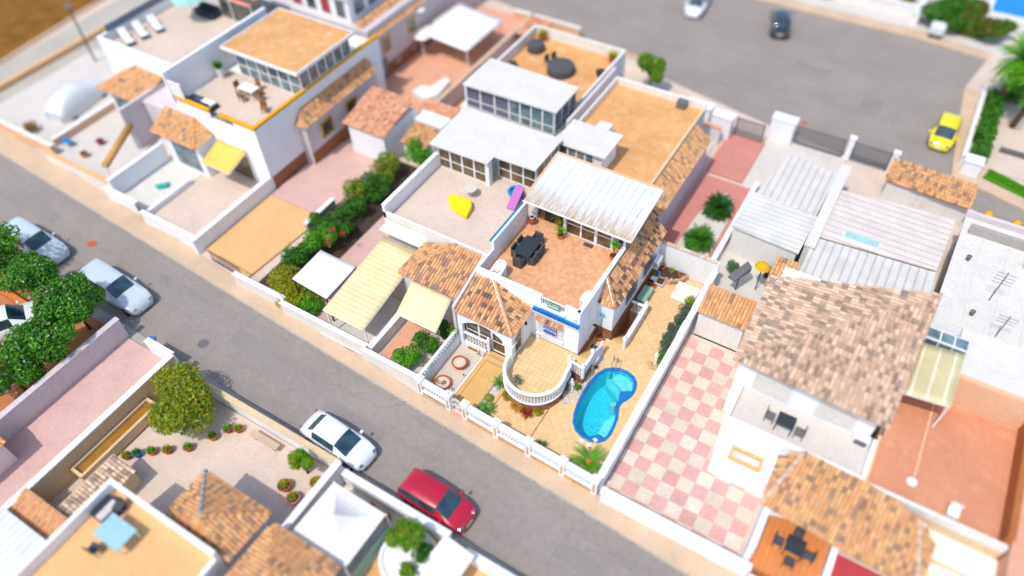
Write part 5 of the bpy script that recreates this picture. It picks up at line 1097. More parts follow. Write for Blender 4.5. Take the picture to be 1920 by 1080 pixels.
bx(T_, 'porch_walls', -22.3, -17.82, 22.4, 25.18, 0, 3.2, M.white2); hipshed(T_, -22.3, -18.0, 22.3, 25.15, 3.3, 4.3, TILE_J, 'W', (4, 3, 4, 2))
tar = thing('yellow_tarpaulin', 'bright yellow beanbag lounger on the pinkish roof terrace', 'beanbag', (-21.0, 28.7, 3.95)); MB().prism([(-23.1, 28.7), (-22.75, 28.95), (-21.36, 28.95), (-21.0, 28.5), (-20.85, 27.6), (-21.77, 27.76), (-22.41, 27.97)], 3.96, [4.15, 4.35, 4.5, 4.5, 4.3, 4.2, 4.15]).build('cushion', M.yellow, tar, smooth=False, bevel=.08)
tt = thing('round_table', 'pale round table behind the yellow beanbag lounger', 'table', (-21.9, 29.7, 3.95)); MB().lathe([(.45, 0), (.45, .04), (0, .05)], (-21.9, 29.7, 4.6), 18).build('table_top', M.greyfloor, tt); MB().tube([(-21.9, 29.7, 3.95), (-21.9, 29.7, 4.6)], .04, 6).build('leg', M.metal, tt)
for nm, x, y, m, lab in (('toy_slide', -18.9, 30.6, M.purple, 'pink plastic toy slide beside the twin terrace room'), ('paddling_ring', -19.4, 31.3, M.bluep, 'blue and green inflatable ring by the terrace door of the twin house')):
    t = thing(nm, lab, 'toy', (x, y, 3.95))
    if nm == 'toy_slide': MB().add([(x - .3, y - .8, 4.0), (x + .3, y - .8, 4.0), (x + .3, y + .5, 4.9), (x - .3, y + .5, 4.9), (x - .3, y - .8, 4.08), (x + .3, y - .8, 4.08), (x + .3, y + .5, 4.98), (x - .3, y + .5, 4.98)], [(3, 2, 1, 0), (4, 5, 6, 7), (0, 1, 5, 4), (1, 2, 6, 5), (2, 3, 7, 6), (3, 0, 4, 7)]).build('chute', m, t); bx(t, 'ladder', x - .25, x + .25, y + .5, y + .58, 3.96, 4.98, M.bluep)
    else: MB().tube([(x + .4 * math.cos(k * .45), y + .4 * math.sin(k * .45), 4.2) for k in range(15)], .13, 8).build('ring', m, t, smooth=True); MB().lathe([(.3, 0), (0, .02)], (x, y, 4.15), 12).build('base', M.tealf, t)
# front garden of the twin
floor('yard_floor', rect(-28.8, -25.8, 18.2, 30.5), .14, M.pinkfloor); floor('yard_floor', rect(-25.75, -17.85, 17.6, 22.3), .145, M.greyfloor); floor('yard_floor', rect(-21.4, -19.6, 17.9, 22.2), .16, M.salmonfloor)
awning('pergola', 'long cream striped awning over the driveway of the twin house', [(-25.1, 17.95, 2.55), (-22.0, 17.95, 2.55), (-22.4, 24.5, 3.0), (-25.4, 24.5, 3.0)], M.canvas_cream, posts=(0, 1))
awning('awning', 'short cream awning in front of the twin house tiled porch', [(-21.2, 20.1, 2.3), (-18.3, 20.1, 2.3), (-18.6, 22.35, 2.95), (-21.5, 22.35, 2.95)], mat('cream_cloth', 'ead9a8', .85, .05, 1, .1, 8), posts=())
awning('gazebo', 'flat white canopy beside the hedge in the front garden', [(-28.5, 18.95, 2.5), (-25.5, 18.75, 2.5), (-25.5, 21.7, 2.65), (-28.45, 21.7, 2.65)], M.canvas_white, posts=(0, 1, 2, 3), pm=M.darkmetal)
wall('low pale wall between twin driveway and salmon tiled yard', -21.9, -21.6, 17.9, 21.6, 1.1, M.white2)
wall('white street wall of the twin house with a wavy top', -28.9, -22.0, 17.72, 17.95, 1.15, M.white2); wall('white street wall piece next to the corner of the gravel yard', -22.0, -17.85, 17.42, 17.64, 1.15, M.white2)
for k, (x, y, rx, h, mm, lab) in enumerate(((-19.0, 19.9, .9, 1.6, M.leaf, 'round dark bush beside the left yard balustrade'), (-19.5, 18.45, 1.0, 1.2, M.leaf_gr, 'bright green bush just behind the street wall of the twin house'), (-18.45, 21.3, .6, 1.6, M.leaf_dk, 'dark bush under the short cream awning'))):
    shrub('garden_bush', lab, 'shrub', (x, y, h * .65), (rx, rx, h * .55), 2200, .075, [mm, M.leaf], [3, 1], zbase=.12)
floor('hedge_bed', rect(-32.2, -28.8, 18.6, 33.8), .13, M.soil)
wall('white street wall in front of the long hedge', -33.3, -28.9, 18.0, 18.25, 1.2, M.white2); wall('grey retaining wall behind the hedge row', -32.6, -32.35, 24.2, 27.2, 1.0, M.concrete)
hs_ = [(-30.2, 19.4, 1.5, 1.3, 2), (-28.7, 18.95, 1.3, 1.2, 2), (-27.5, 19.0, .9, 1.0, 1), (-31.0, 21.6, 1.3, 1.9, 0), (-30.2, 23.3, 1.3, 2.0, 1), (-31.1, 24.8, 1.1, 1.8, 0), (-29.9, 25.2, .9, 1.5, 0), (-30.6, 26.9, 1.2, 2.0, 0), (-31.1, 28.4, .9, 2.1, 3), (-30.2, 29.6, 1.2, 2.2, 0), (-30.9, 31.6, 1.2, 2.4, 3), (-29.2, 33.6, 1.4, 2.6, 1)]
wd = ['broad olive yellow bush at the street end of the long hedge', 'low yellow green bush against the street wall beside the white canopy', 'small green bush in front of the white canopy', 'dark green bush left of the white canopy', 'green bush behind the white canopy with red flowers', 'dark green bush beside the orange driveway end', 'small dark bush in the middle of the long hedge', 'green bush right of the pink yard', 'round olive bush halfway up the long hedge', 'dark green bush near the twin terrace wall', 'round green bush near the top of the long hedge', 'bright green bush at the top of the hedge behind the twin terrace']
for (x, y, r, h, k), lab in zip(hs_, wd):
    ms = ([M.leaf, M.leaf_dk], [M.leaf_gr, M.leaf], [M.leaf_lt, M.leaf_y], [M.leaf_lt, M.leaf])[k]
    shrub('hedge_bush', lab, 'shrub', (x, y, h * .62), (r, r, h * .55), 2600, .08, ms, [2, 1], zbase=.12)
fl = MB()
for c0 in ((-29.3, 23.6, 2.3), (-28.6, 24.1, 2.1), (-29.0, 23.0, 1.9)): leaves(fl, c0, (.4, .4, .3), 50, .055, 3)
tag(fl.build('bougainvillea', M.flower, kind='stuff'), 'magenta bougainvillea blossoms on the hedge behind the white canopy', 'flowers')

# ---- second yard and the tall house with yellow trim
floor('yard_floor', rect(-37.6, -32.5, 25.9, 33.5), .14, M.pinkfloor); floor('driveway', [(-37.7, 19.3), (-33.1, 18.9), (-32.6, 25.85), (-37.6, 25.85)], .15, M.orangefloor)
tg = thing('driveway_gate', 'dark iron gate at the street end of the orange driveway', 'gate', (-34.9, 18.7, .12)); g = MB()
for k in range(16): g.tube([(-36.3 + k * .2, 18.75 - k * .012, .15), (-36.3 + k * .2, 18.75 - k * .012, 1.25)], .018, 4)
g.bar((-36.4, 18.75, .3), (-33.2, 18.57, .3), .04).bar((-36.4, 18.75, 1.2), (-33.2, 18.57, 1.2), .04).build('gate_leaf', M.darkmetal, tg)
wall('white wall along the orange driveway', -38.0, -37.72, 18.75, 26.3, 1.35, M.white)
TH = thing('tall_house', 'tall white house with a yellow trimmed terrace and orange upper roof', 'house', (-41.7, 32, 0))
bx(TH, 'walls', -45.9, -37.75, 26.45, 40.5, 0, 5.0, M.white); bx(TH, 'terrace_floor', -45.7, -37.95, 26.65, 31.6, 5.0, 5.06, M.beigefloor)
bx(TH, 'parapet', -45.6, -42.2, 26.45, 26.65, 5.0, 5.55, M.white); bx(TH, 'parapet_trim', -45.6, -42.2, 26.4, 26.68, 5.55, 5.75, M.yellowtrim); bx(TH, 'parapet', -39.9, -37.75, 26.45, 26.65, 5.0, 5.55, M.white); bx(TH, 'parapet_trim', -41.2, -37.7, 26.4, 26.68, 5.55, 5.75, M.yellowtrim)
bx(TH, 'parapet', -37.95, -37.75, 26.66, 40.5, 5.0, 5.55, M.white); bx(TH, 'parapet_trim', -37.98, -37.7, 26.69, 40.5, 5.55, 5.75, M.yellowtrim)
for k in range(8): bx(TH, 'parapet_bar', -42.1 + k * .28, -42.06 + k * .28, 26.5, 26.56, 5.06, 5.75, M.darkmetal)
bx(TH, 'party_wall', -46.15, -45.92, 26.45, 37.0, 5.0, 7.6, M.white); bx(TH, 'front_screen', -45.9, -44.6, 26.5, 26.62, 5.8, 7.0, M.canvas_white)
glazing(TH, (-44.3, 31.7), (-37.95, 31.7), 5.06, 7.3, 6, (0, -1), M.glass_blue, mid=.4); glazing(TH, (-37.85, 31.7), (-37.85, 37.3), 5.76, 7.3, 6, (1, 0), M.glass_blue)
bx(TH, 'room_back', -45.0, -37.9, 37.3, 37.4, 5.06, 7.3, M.white); bx(TH, 'upper_roof', -44.9, -37.5, 31.25, 37.5, 7.4, 7.52, M.orangeroof); bx(TH, 'roof_fascia', -45.0, -37.4, 31.12, 31.24, 7.3, 7.54, M.plaster)
ring(-45.02, -37.38, 31.25, 37.62, 7.3, 7.56, .1, 'WEN').build('roof_fascia', M.plaster, TH)
bx(TH, 'wing_walls', -37.74, -36.95, 30.2, 38.6, 0, 3.75, M.lilac); bx(TH, 'plinth', -36.949, -36.93, 30.2, 38.6, 0, 1.2, M.brownplinth); bx(TH, 'plinth', -37.745, -37.73, 26.6, 30.19, 0, 1.2, M.brownplinth)
roof_plane(TH, [(-36.8, 30.0, 3.75), (-36.8, 38.7, 3.75), (-37.76, 38.7, 4.7), (-37.76, 30.9, 4.7)], mats=TILE_J); roof_plane(TH, [(-37.76, 30.0, 3.75), (-36.8, 30.0, 3.75), (-37.76, 30.9, 4.7)], mats=TILE_J)
for y0 in (31.6, 34.6): win(TH, 'x', -36.93, y0, y0 + 1.3, 1.7, 3.1, M.yellowtrim, M.glass, .16, 1, grille=True)
bx(TH, 'porch_walls', -47.0, -43.0, 25.0, 26.44, 0, 3.2, M.white); arch = bx(TH, 'porch_opening', -46.2, -43.6, 24.97, 24.999, .4, 2.5, M.glass_blue)
hipshed(TH, -47.3, -42.9, 24.6, 27.2 - .75, 3.3, 4.3, TILE_J, 'E', (5, 4, 1, 1))
awning('awning', 'yellow awning over the porch of the tall house', [(-42.3, 24.4, 2.45), (-39.5, 24.4, 2.45), (-39.5, 26.4, 3.1), (-42.4, 26.4, 3.1)], M.canvas_yellow)
bx(TH, 'door_recess', -42.2, -39.7, 26.43, 26.449, .2, 2.4, M.glass_brown)
# terrace furniture
def low_table(name, label, x, y, z, w, d, h, m, cat='table', grp=None):
    t = thing(name, label, cat, (x, y, z), grp); bx(t, 'table_top', x - w / 2, x + w / 2, y - d / 2, y + d / 2, z + h - .04, z + h, m, bevel=.01)
    for sx in (-1, 1):
        for sy in (-1, 1): bx(t, 'leg', x + sx * (w / 2 - .05) - .025, x + sx * (w / 2 - .05) + .025, y + sy * (d / 2 - .05) - .025, y + sy * (d / 2 - .05) + .025, z, z + h - .04, m)
    return t
def simple_chair(label, x, y, z, rz, m, grp):
    t = thing('garden_chair', label, 'chair', (x, y, z), grp, rz); local(MB().box(-.24, .24, -.24, .24, .4, .45), 'seat', m, t); local(MB().box(-.24, .24, .2, .25, .45, .9), 'backrest', m, t)
    for sx in (-1, 1):
        for sy in (-1, 1): local(MB().box(sx * .21 - .02, sx * .21 + .02, sy * .21 - .02, sy * .21 + .02, 0, .4), 'leg', m, t)
    return t
def set4(nm, x, y, z, w, d, m, mc, grp, lab, sides=4):
    low_table('garden_table', nm, x, y, z, w, d, .74, m)
    for k, (dx, dy, rz, wd_) in enumerate(((-w / 2 - .3, 0, 90, 'left'), (w / 2 + .3, 0, -90, 'right'), (0, d / 2 + .3, 0, 'far'), (0, -d / 2 - .3, 180, 'near'))[:sides]): simple_chair(f'{lab} on its {wd_} side', x + dx, y + dy, z, R(rz), mc, grp)
set4('white garden table on the yellow trimmed terrace', -41.6, 29.9, 5.06, 1.5, .9, M.whitep, M.timber, 'chairs on the yellow trimmed terrace', 'brown chair at the white table of the yellow trimmed terrace')
simple_chair('brown chair standing alone by the right parapet of the yellow trimmed terrace', -39.2, 28.9, 5.06, R(40), M.timber, 'chairs on the yellow trimmed terrace')
sf = thing('outdoor_sofa', 'dark outdoor sofa with blue cushions behind the yellow parapet', 'sofa', (-44.0, 27.4, 5.06)); bx(sf, 'base', -45.2, -42.6, 26.9, 27.7, 5.06, 5.4, M.darkmetal); bx(sf, 'backrest', -45.2, -42.6, 26.75, 26.9, 5.06, 5.8, M.darkmetal); bx(sf, 'cushion', -45.1, -43.95, 26.92, 27.65, 5.4, 5.52, mat('blue_cushion', '4a5c7c')); bx(sf, 'cushion', -43.85, -42.7, 26.92, 27.65, 5.4, 5.52, M.whitep)
potted('trough_plant', 'green trough plant on the blue white party wall of the tall house', -45.3, 30.6, 5.06, .3, .9, M.whitep, M.leaf, 80, .6, .05)
# front yards of the tall houses
floor('yard_floor', [(-47.4, 20.0), (-43.9, 19.8), (-43.9, 26.4), (-47.4, 26.4)], .14, M.whiteroof); floor('yard_floor', [(-43.85, 19.8), (-38.0, 19.2), (-38.0, 26.4), (-43.85, 26.4)], .15, M.beigefloor)
wall('white wall between the white yard and the yard with a rolled awning', -47.75, -47.5, 19.9, 25.0, 1.8, M.white); wall('low wall between the white yard and the beige yard', -43.95, -43.75, 19.8, 23.8, .6, M.white)
wall('white street wall in front of the beige yard', -43.5, -38.0, 19.05, 19.3, 1.2, M.white); wall('white street wall in front of the white yard, beside a dark gap', -48.0, -44.6, 19.5, 19.75, 1.2, M.white)
gg = thing('driveway_gate', 'dark narrow gate between two white street walls on the left', 'gate', (-44.0, 19.3, .12))
MB().bar((-44.5, 19.45, .7), (-43.6, 19.35, .7), .06, 1.1).build('gate_leaf', M.greymetal, gg)
tk = thing('teal_towel', 'teal plastic sunlounger lying in the white front yard', 'lounger', (-45.5, 22.4, .15)); MB().prism([(-45.9, 22.1), (-45.5, 22.0), (-45.0, 22.5), (-45.2, 22.9)], .16, .4).build('seat', M.tealf, tk)
LH = thing('corner_house', 'white corner house with loungers on its roof terrace at top left', 'house', (-52, 33, 0))
bx(LH, 'walls', -57.6, -46.2, 29.1, 38.5, 0, 5.0, M.white); bx(LH, 'terrace_floor', -57.4, -46.2, 29.3, 38.3, 5.0, 5.06, M.beigefloor); ring(-57.6, -46.2, 29.1, 38.5, 5.06, 5.75, .2, 'SW').build('parapet', M.white, LH); ring(-57.64, -46.2, 29.06, 38.5, 5.75, 5.82, .28, 'SW').build('parapet_coping', M.plaster, LH)
bx(LH, 'privacy_screen', -57.45, -57.4, 30.0, 38.0, 5.82, 6.4, mat('blue_grey_mesh', '7c8894', .8))
bx(LH, 'porch_walls', -55.6, -51.0, 26.9, 29.09, 0, 3.1, M.white); hipshed(LH, -55.8, -50.8, 26.5, 29.08, 3.2, 4.3, TILE_J, 'W', (5, 4, 1, 1)); bx(LH, 'side_wall', -50.9, -50.65, 24.6, 29.09, 0, 3.9, M.lilac)
bx(LH, 'link_wall', -50.6, -47.1, 26.6, 29.09, 0, 3.6, M.lilac); bx(LH, 'porch_glass', -55.2, -51.4, 26.86, 26.89, .4, 2.6, M.glass_blue)
def lounger(x, y, z, rz, lab, first=None):
    if first: return dup(first, (x, y, z), rz, lab)
    t = thing('sun_lounger', lab, 'sun lounger', (x, y, z), 'loungers on the top left roof terrace', rz)
    local(MB().box(-.32, .32, -.9, .5, .28, .36), 'cushion', M.whitep, t); local(MB().add([(-.32, .5, .3), (.32, .5, .3), (.32, 1.05, .75), (-.32, 1.05, .75), (-.32, .5, .38), (.32, .5, .38), (.32, 1.02, .83), (-.32, 1.02, .83)], [(3, 2, 1, 0), (4, 5, 6, 7), (0, 1, 5, 4), (1, 2, 6, 5), (2, 3, 7, 6), (3, 0, 4, 7)]), 'backrest', M.whitep, t); local(MB().box(-.34, .34, -.92, 1.0, .2, .27), 'frame', M.darkmetal, t)
    for sx in (-1, 1):
        for sy in (-.8, .8): local(MB().box(sx * .3 - .03, sx * .3 + .03, sy - .03, sy + .03, 0, .2), 'leg', M.darkmetal, t)
    return t
l0 = lounger(-56.0, 30.6, 5.06, R(70), 'white sun lounger nearest the street parapet on the top left terrace'); lounger(-55.8, 31.9, 5.06, R(70), 'middle white sun lounger on the top left terrace', l0); lounger(-55.5, 33.2, 5.06, R(70), 'white sun lounger farthest from the street on the top left terrace', l0)
um = thing('parasol', 'teal and white parasol over dark furniture on the top left terrace', 'parasol', (-53.8, 36.0, 5.06)); MB().tube([(-53.8, 36, 5.06), (-53.8, 36, 7.3)], .03, 6).build('pole', M.metal, um); MB().lathe([(1.5, 0), (1.0, .25), (.4, .42), (0, .5)], (-53.8, 36, 6.9), 8).build('canopy', [mat('aqua_cloth', '9ac8c0')], um)
sf2 = thing('outdoor_sofa', 'dark rattan sofa under the teal parasol', 'sofa', (-53.4, 36.4, 5.06)); bx(sf2, 'base', -54.6, -52.2, 36.4, 37.2, 5.06, 5.5, M.darkmetal); bx(sf2, 'backrest', -54.6, -52.2, 37.2, 37.4, 5.06, 5.9, M.darkmetal)
bx(LH, 'roof_room', -52.0, -46.4, 37.4, 38.4, 5.06, 7.2, M.glass); awning('awning', 'orange red awning at the top edge above the corner house terrace', [(-50.6, 37.2, 7.1), (-48.0, 37.2, 7.1), (-48.0, 40.0, 7.6), (-50.6, 40.0, 7.6)], mat('orange_red_cloth', 'e07858', .8), posts=(0, 1))
floor('yard_floor', [(-66.5, 21.6), (-47.8, 20.0), (-47.8, 29.1), (-58.0, 29.1), (-58.0, 33), (-66.5, 33)], .13, M.greyfloor)
wall('long low wall beside the covered car', -57.2, -57.0, 21.6, 27.8, .8, M.peach); wall('cream street wall in front of the covered car', -66.0, -56.0, 20.75, 21.0, 1.1, M.peach, M.white2); wall('cream and white street wall in front of the yard with the rolled awning', -56.0, -48.2, 20.1, 20.35, 1.1, M.white2, M.orangefloor)
wall('orange topped low wall at the edge of the lane', -68.6, -68.3, 20.5, 36, .5, M.peach, M.orangefloor)
ra = thing('rolled_awning', 'long ochre rolled awning above the left front yard', 'awning', (-49.5, 22.7, .1)); MB().tube([(-48.6, 20.7, 2.2), (-50.6, 24.8, 2.4)], .28, 10).build('canvas_roll', mat('ochre_canvas', 'caa05c', .85), ra, smooth=True); MB().tube([(-48.6, 20.7, .1), (-48.6, 20.7, 2.2)], .05, 6).build('leg', M.metal, ra); MB().tube([(-50.6, 24.8, .1), (-50.6, 24.8, 2.4)], .05, 6).build('leg', M.metal, ra)
for k, (x, y, m, lab) in enumerate(((-54.0, 23.6, M.redp, 'dark red pot plant in the pale left yard'), (-53.8, 21.9, M.orange_pot, 'orange clay bowl by the street wall of the left yard'))): pot('yard_pot', lab, x, y, .13, .28, .4, m)
low_table('garden_table', 'low blue and white folding table beside the yard wall', -56.2, 22.2, .13, .9, .5, .5, M.bluep)
shrub('dry_bush', 'brown dry bush at the corner of the covered car yard', 'shrub', (-60.7, 21.9, .5), (.9, .6, .5), 700, .07, [M.leaf_dry, M.bark], zbase=.1)
sl = thing('street_lamp', 'bluish grey street lamp leaning over the lane at top left', 'street lamp', (-64.6, 31.5, 0)); MB().tube([(-64.6, 31.5, 0), (-64.6, 31.5, 5.4), (-64.2, 31.3, 6.0), (-63.2, 30.9, 6.2)], .09, 8, taper=.6).build('pole', M.greymetal, sl, smooth=True); bx(sl, 'lamp_head', -63.6, -62.6, 30.7, 31.0, 6.15, 6.32, M.greymetal, bevel=.05)

# ---- back houses between the rows and the square
AH = thing('lilac_house', 'pale lilac house with yellow framed windows behind the tall house', 'house', (-42, 46, 0))
bx(AH, 'walls', -50, -39.35, 41.0, 60, 0, 5.2, M.lilac); bx(AH, 'plinth', -39.345, -39.32, 41.0, 51.5, 0, 1.3, M.brownplinth); bx(AH, 'upper_room', -48.5, -41.3, 41.5, 47.5, 5.2, 7.4, M.white); bx(AH, 'upper_roof', -48.8, -41.0, 41.2, 47.8, 7.4, 7.55, M.whiteroof)
for k in range(4): win(AH, 'y', 41.5, -47.6 + 1.6 * k, -46.5 + 1.6 * k, 5.5, 7.1, M.plaster, M.glass if k % 2 else M.redp, .08, -1, sill=False)
for k in range(3): win(AH, 'x', -41.3, 42.0 + 1.8 * k, 43.4 + 1.8 * k, 5.6, 7.1, M.metal, M.glass_blue, .08, 1, sill=False)
roof_plane(AH, [(-39.1, 41.2, 4.4), (-39.1, 51.5, 4.4), (-40.6, 51.5, 5.6), (-40.6, 41.2, 5.6)], mats=TILE_J)
for y0 in (42.6, 46.2): win(AH, 'x', -39.32, y0, y0 + 1.1, 2.3, 3.7, M.yellowtrim, M.glass_blue, .16, 1)
for y0 in (44.0, 46.4): win(AH, 'x', -39.3, y0, y0 + .7, .7, 1.15, M.cream, M.glass_blue, .06, 1, sill=False)
win(AH, 'x', -39.3, 42.0, 42.8, .15, 1.9, M.darkmetal, M.glass_blue, .06, 1, sill=False)
LT = thing('low_outbuilding', 'low white outbuilding with a salmon tiled roof left of the white panel roofs', 'outbuilding', (-34, 35, 0))
bx(LT, 'walls', -35.4, -32.0, 33.0, 37.0, 0, 2.8, M.white); roof_plane(LT, [(-35.8, 32.8, 2.85), (-31.8, 32.8, 2.85), (-32.0, 37.0, 3.5), (-36.0, 37.0, 3.5)], mats=TILE_S, weights=(4, 4, 1, 2))
bx(LT, 'rear_wing', -32.0, -29.2, 36.6, 38.2, 0, 2.2, M.white); roof_plane(LT, [(-32.4, 38.0, 2.2), (-29.2, 38.0, 2.2), (-29.2, 39.0, 2.5), (-32.3, 39.0, 2.5)], mats=TILE_S, weights=(4, 2, 0, 3))
SH = thing('garden_shed', 'small shed with a clay tiled roof behind the hedge', 'shed', (-30.0, 35.2, 0)); bx(SH, 'walls', -31.2, -29.2, 34.2, 36.0, 0, 1.9, M.white2); roof_plane(SH, [(-31.3, 34.0, 1.95), (-29.0, 34.0, 1.95), (-29.0, 36.1, 2.4), (-31.3, 36.1, 2.4)], mats=TILE_J)
floor('yard_floor', rect(-39.3, -32.2, 38.8, 57.0), .14, M.salmonfloor)
wall('long pale wall dividing the salmon yard from the panel roofed houses', -32.1, -31.8, 38.9, 55.5, 1.8, M.lilac, M.sidewalk)
awning('gazebo', 'large white shade canopy over the salmon yard at the top', [(-38.8, 46.9, 2.5), (-33.2, 46.3, 2.5), (-33.1, 52.0, 2.6), (-38.2, 52.7, 2.6)], M.canvas_white, posts=(0, 1, 2, 3)); 
lt = thing('parasol', 'round cream parasol at the corner of the white shade canopy', 'parasol', (-38.3, 46.8, .14)); MB().tube([(-38.3, 46.8, .14), (-38.3, 46.8, 2.3)], .03, 6).build('pole', M.metal, lt); MB().lathe([(.75, 0), (.4, .2), (0, .3)], (-38.3, 46.8, 2.2), 10).build('canopy', M.whitep, lt)
sw_ = thing('covered_furniture', 'white covered garden furniture standing in the salmon yard', 'covered furniture', (-34.5, 42, .14)); MB().prism([(-35.6, 41.2), (-34.0, 40.6), (-33.3, 41.6), (-33.2, 43.6), (-33.9, 43.8), (-34.5, 42.4), (-35.4, 42.3)], .14, [.8, .9, .8, 1.2, 1.2, .9, .8]).build('cover', M.canvas_white, sw_, bevel=.1)
BH = thing('panel_roof_house', 'house with two rows of glazing under a white panel roof and an orange terrace behind', 'house', (-24, 43, 0))
bx(BH, 'walls', -28.2, -19.9, 37.9, 49.4, 0, 3.85, M.white2); glazing(BH, (-27.6, 38.0), (-23.9, 38.0), 4.0, 5.9, 3, (0, -1), mat('lilac_glass', '6e6a80', .2, .1, 2, 0), mid=.35); glazing(BH, (-23.9, 38.0), (-20.2, 38.0), 4.0, 5.9, 4, (0, -1), M.glass_blue, mid=.35); glazing(BH, (-20.15, 38.0), (-20.15, 41.2), 4.0, 5.9, 3, (1, 0), M.glass_blue, mid=.35)
bx(BH, 'room_side', -27.7, -27.6, 37.95, 41.4, 3.9, 6.0, M.white); MB().prism([(-27.6, 37.6), (-19.95, 37.85), (-19.95, 41.3), (-27.6, 41.5)], 6.0, 6.12).build('flat_roof', M.whiteroof, BH)
bx(BH, 'terrace_floor', -28.0, -20.1, 41.6, 49.2, 3.85, 3.93, M.orangeroof); ring(-28.2, -19.9, 41.4, 49.4, 3.86, 4.8, .2, 'NEW').build('parapet', M.white2, BH); bx(BH, 'corridor_wall', -28.25, -28.2, 34, 41, 0, 3.0, M.white)
for k, (x, y, r, lab) in enumerate(((-23.6, 45.4, 1.15, 'large dark covered round table on the orange terrace'), (-26.9, 47.2, .75, 'dark covered armchair at the left of the orange terrace'))):
    t = thing('covered_table', lab, 'covered furniture', (x, y, 3.93)); MB().lathe([(r, 0), (r * .96, .5), (r * .85, .68), (0, .76)], (x, y, 3.93), 14).build('cover', M.rattan, t)
for k, (dx, dy) in enumerate(((-1.3, .3), (-1.0, .9))): simple_chair(('dark chair nearest the covered round table on the orange terrace', 'dark chair on the far side of the covered round table')[k], -23.6 + dx, 45.4 + dy, 3.93, R(70), M.rattan, 'chairs on the orange terrace')
pot('yard_pot', 'dark oval planter by the right parapet of the orange terrace', -20.6, 46.4, 3.93, .4, .4, M.black); pot('yard_pot', 'blue grey pot by the left edge of the orange terrace', -27.3, 44.2, 3.93, .3, .4, M.greymetal)
potted('terrace_plant', 'yellow green potted plant in the top left corner of the orange terrace', -27.2, 48.8, 3.93, .35, .4, M.terracotta, M.leaf_y, 50, .7, .05); potted('terrace_plant', 'yellow green potted plant in the top right corner of the orange terrace', -20.7, 48.6, 3.93, .3, .4, M.terracotta, M.leaf_y, 50, .7, .05)
OH = thing('orange_terrace_house', 'house with a large plain orange roof terrace directly behind the sharp house', 'house', (-15, 41, 0))
bx(OH, 'walls', -19.2, -11.85, 33.9, 46.2, 0, 3.85, M.lilac); bx(OH, 'terrace_floor', -19.0, -12.05, 34.1, 46.0, 3.85, 3.95, M.orangeroof); ring(-19.2, -11.85, 33.9, 46.2, 3.86, 4.5, .2, 'NW').build('parapet', M.white2, OH); bx(OH, 'side_parapet', -12.05, -11.85, 34.0, 46.0, 3.86, 4.15, M.cream)
bx(OH, 'divider_wall', -19.5, -19.25, 38.5, 46.2, 0, 5.2, M.lilac); bx(OH, 'roof_room', -18.6, -15.3, 35.7, 38.0, 3.95, 5.6, M.white); bx(OH, 'roof_room_roof', -18.8, -15.0, 35.45, 38.3, 5.6, 5.72, M.whiteroof); glazing(OH, (-18.5, 35.68), (-15.9, 35.68), 4.1, 5.5, 4, (0, -1), M.glass_blue)
bx(OH, 'chimney_block', -17.6, -16.6, 38.9, 40.2, 3.95, 4.8, M.white2); bx(OH, 'roof_vent', -13.9, -13.2, 45.3, 45.9, 3.95, 4.5, M.greymetal)
roof_plane(OH, [(-10.55, 35.0, 3.0), (-10.55, 44.2, 3.0), (-11.84, 44.2, 3.95), (-11.84, 35.0, 3.95)], mats=TILE_J); bx(OH, 'wing_walls', -11.84, -10.7, 35.0, 44.2, 0, 2.9, M.lilac)
wall('white stepped gate wall at the square behind the orange terrace', -20.0, -14.6, 49.2, 49.5, 1.7, M.white2); wall('salmon capped wall at the square right of the orange terrace', -14.4, -10.8, 47.7, 48.0, 1.6, M.white2, M.salmonfloor)
floor('yard_floor', rect(-31.7, -11.0, 46.4, 52.4), .12, M.greyfloor)
shrub('street_tree', 'leafy green tree at the edge of the square behind the orange terraces', 'tree', (-18.4, 51.6, 2.2), (1.3, 1.3, 1.5), 4200, .1, [M.leaf_gr, M.leaf, M.leaf_lt], zbase=.1)
shrub('small_bush', 'small green bush by the wall of the square near the top centre', 'shrub', (-26.6, 53.6, .9), (.6, .6, .7), 900, .08, [M.leaf, M.leaf_gr], zbase=.1)
wall('pinkish low wall along the square at the top centre', -34.5, -27.5, 56.3, 56.6, 1.1, M.peach, M.white2); wall('white low wall along the square left of the street tree', -27.3, -19.4, 54.5, 54.8, 1.0, M.white2, M.salmonfloor)
hs2 = thing('small_shed', 'small brown and white shed at the corner of the wall by the square', 'shed', (-30.2, 52.6, 0)); bx(hs2, 'walls', -31.3, -29.4, 51.8, 54.2, 0, 1.9, M.brownplinth); roof_plane(hs2, [(-31.5, 51.6, 1.95), (-29.2, 51.6, 1.95), (-29.2, 54.3, 2.3), (-31.5, 54.3, 2.3)], mats=TILE_S)
floor('yard_floor', rect(-31.75, -28.3, 38.5, 51.5), .13, M.redfloor)

# ---- garden strip and gates behind the sharp plot
floor('garden_path', rect(-10.5, -6.6, 33.7, 43.9), .13, M.pinkfloor2); floor('gravel_island', [(-8.8, 34.4), (-7.3, 34.4), (-7.0, 36), (-7.05, 39.5), (-7.4, 42.0), (-8.2, 42.6), (-8.7, 41.8), (-9.2, 39.2), (-9.3, 36)], .16, M.greyfloor)
for k, (x, y, lab) in enumerate(((-8.0, 40.3, 'round sago palm farther along the pink path behind the plot'), (-8.05, 36.6, 'round sago palm nearer the rear wall on the pink path island'))):
    t = thing('garden_palm', lab, 'palm', (x, y, .16)); MB().lathe([(.24, 0), (.28, .25), (.2, .5), (0, .55)], (x, y, .16), 10).build('trunk', M.bark, t); frond_set(t, (x, y, .65), 90, 1.2, .34, (-.2, 1.45), M.leaf if k else M.leaf_dk, .16, 'fronds', 7, True)
floor('driveway', rect(-10.5, -7.6, 44.3, 49.7), .14, M.pinkfloor2); floor('yard_floor', rect(-7.5, -1.6, 33.6, 51.0), .12, M.greyfloor)
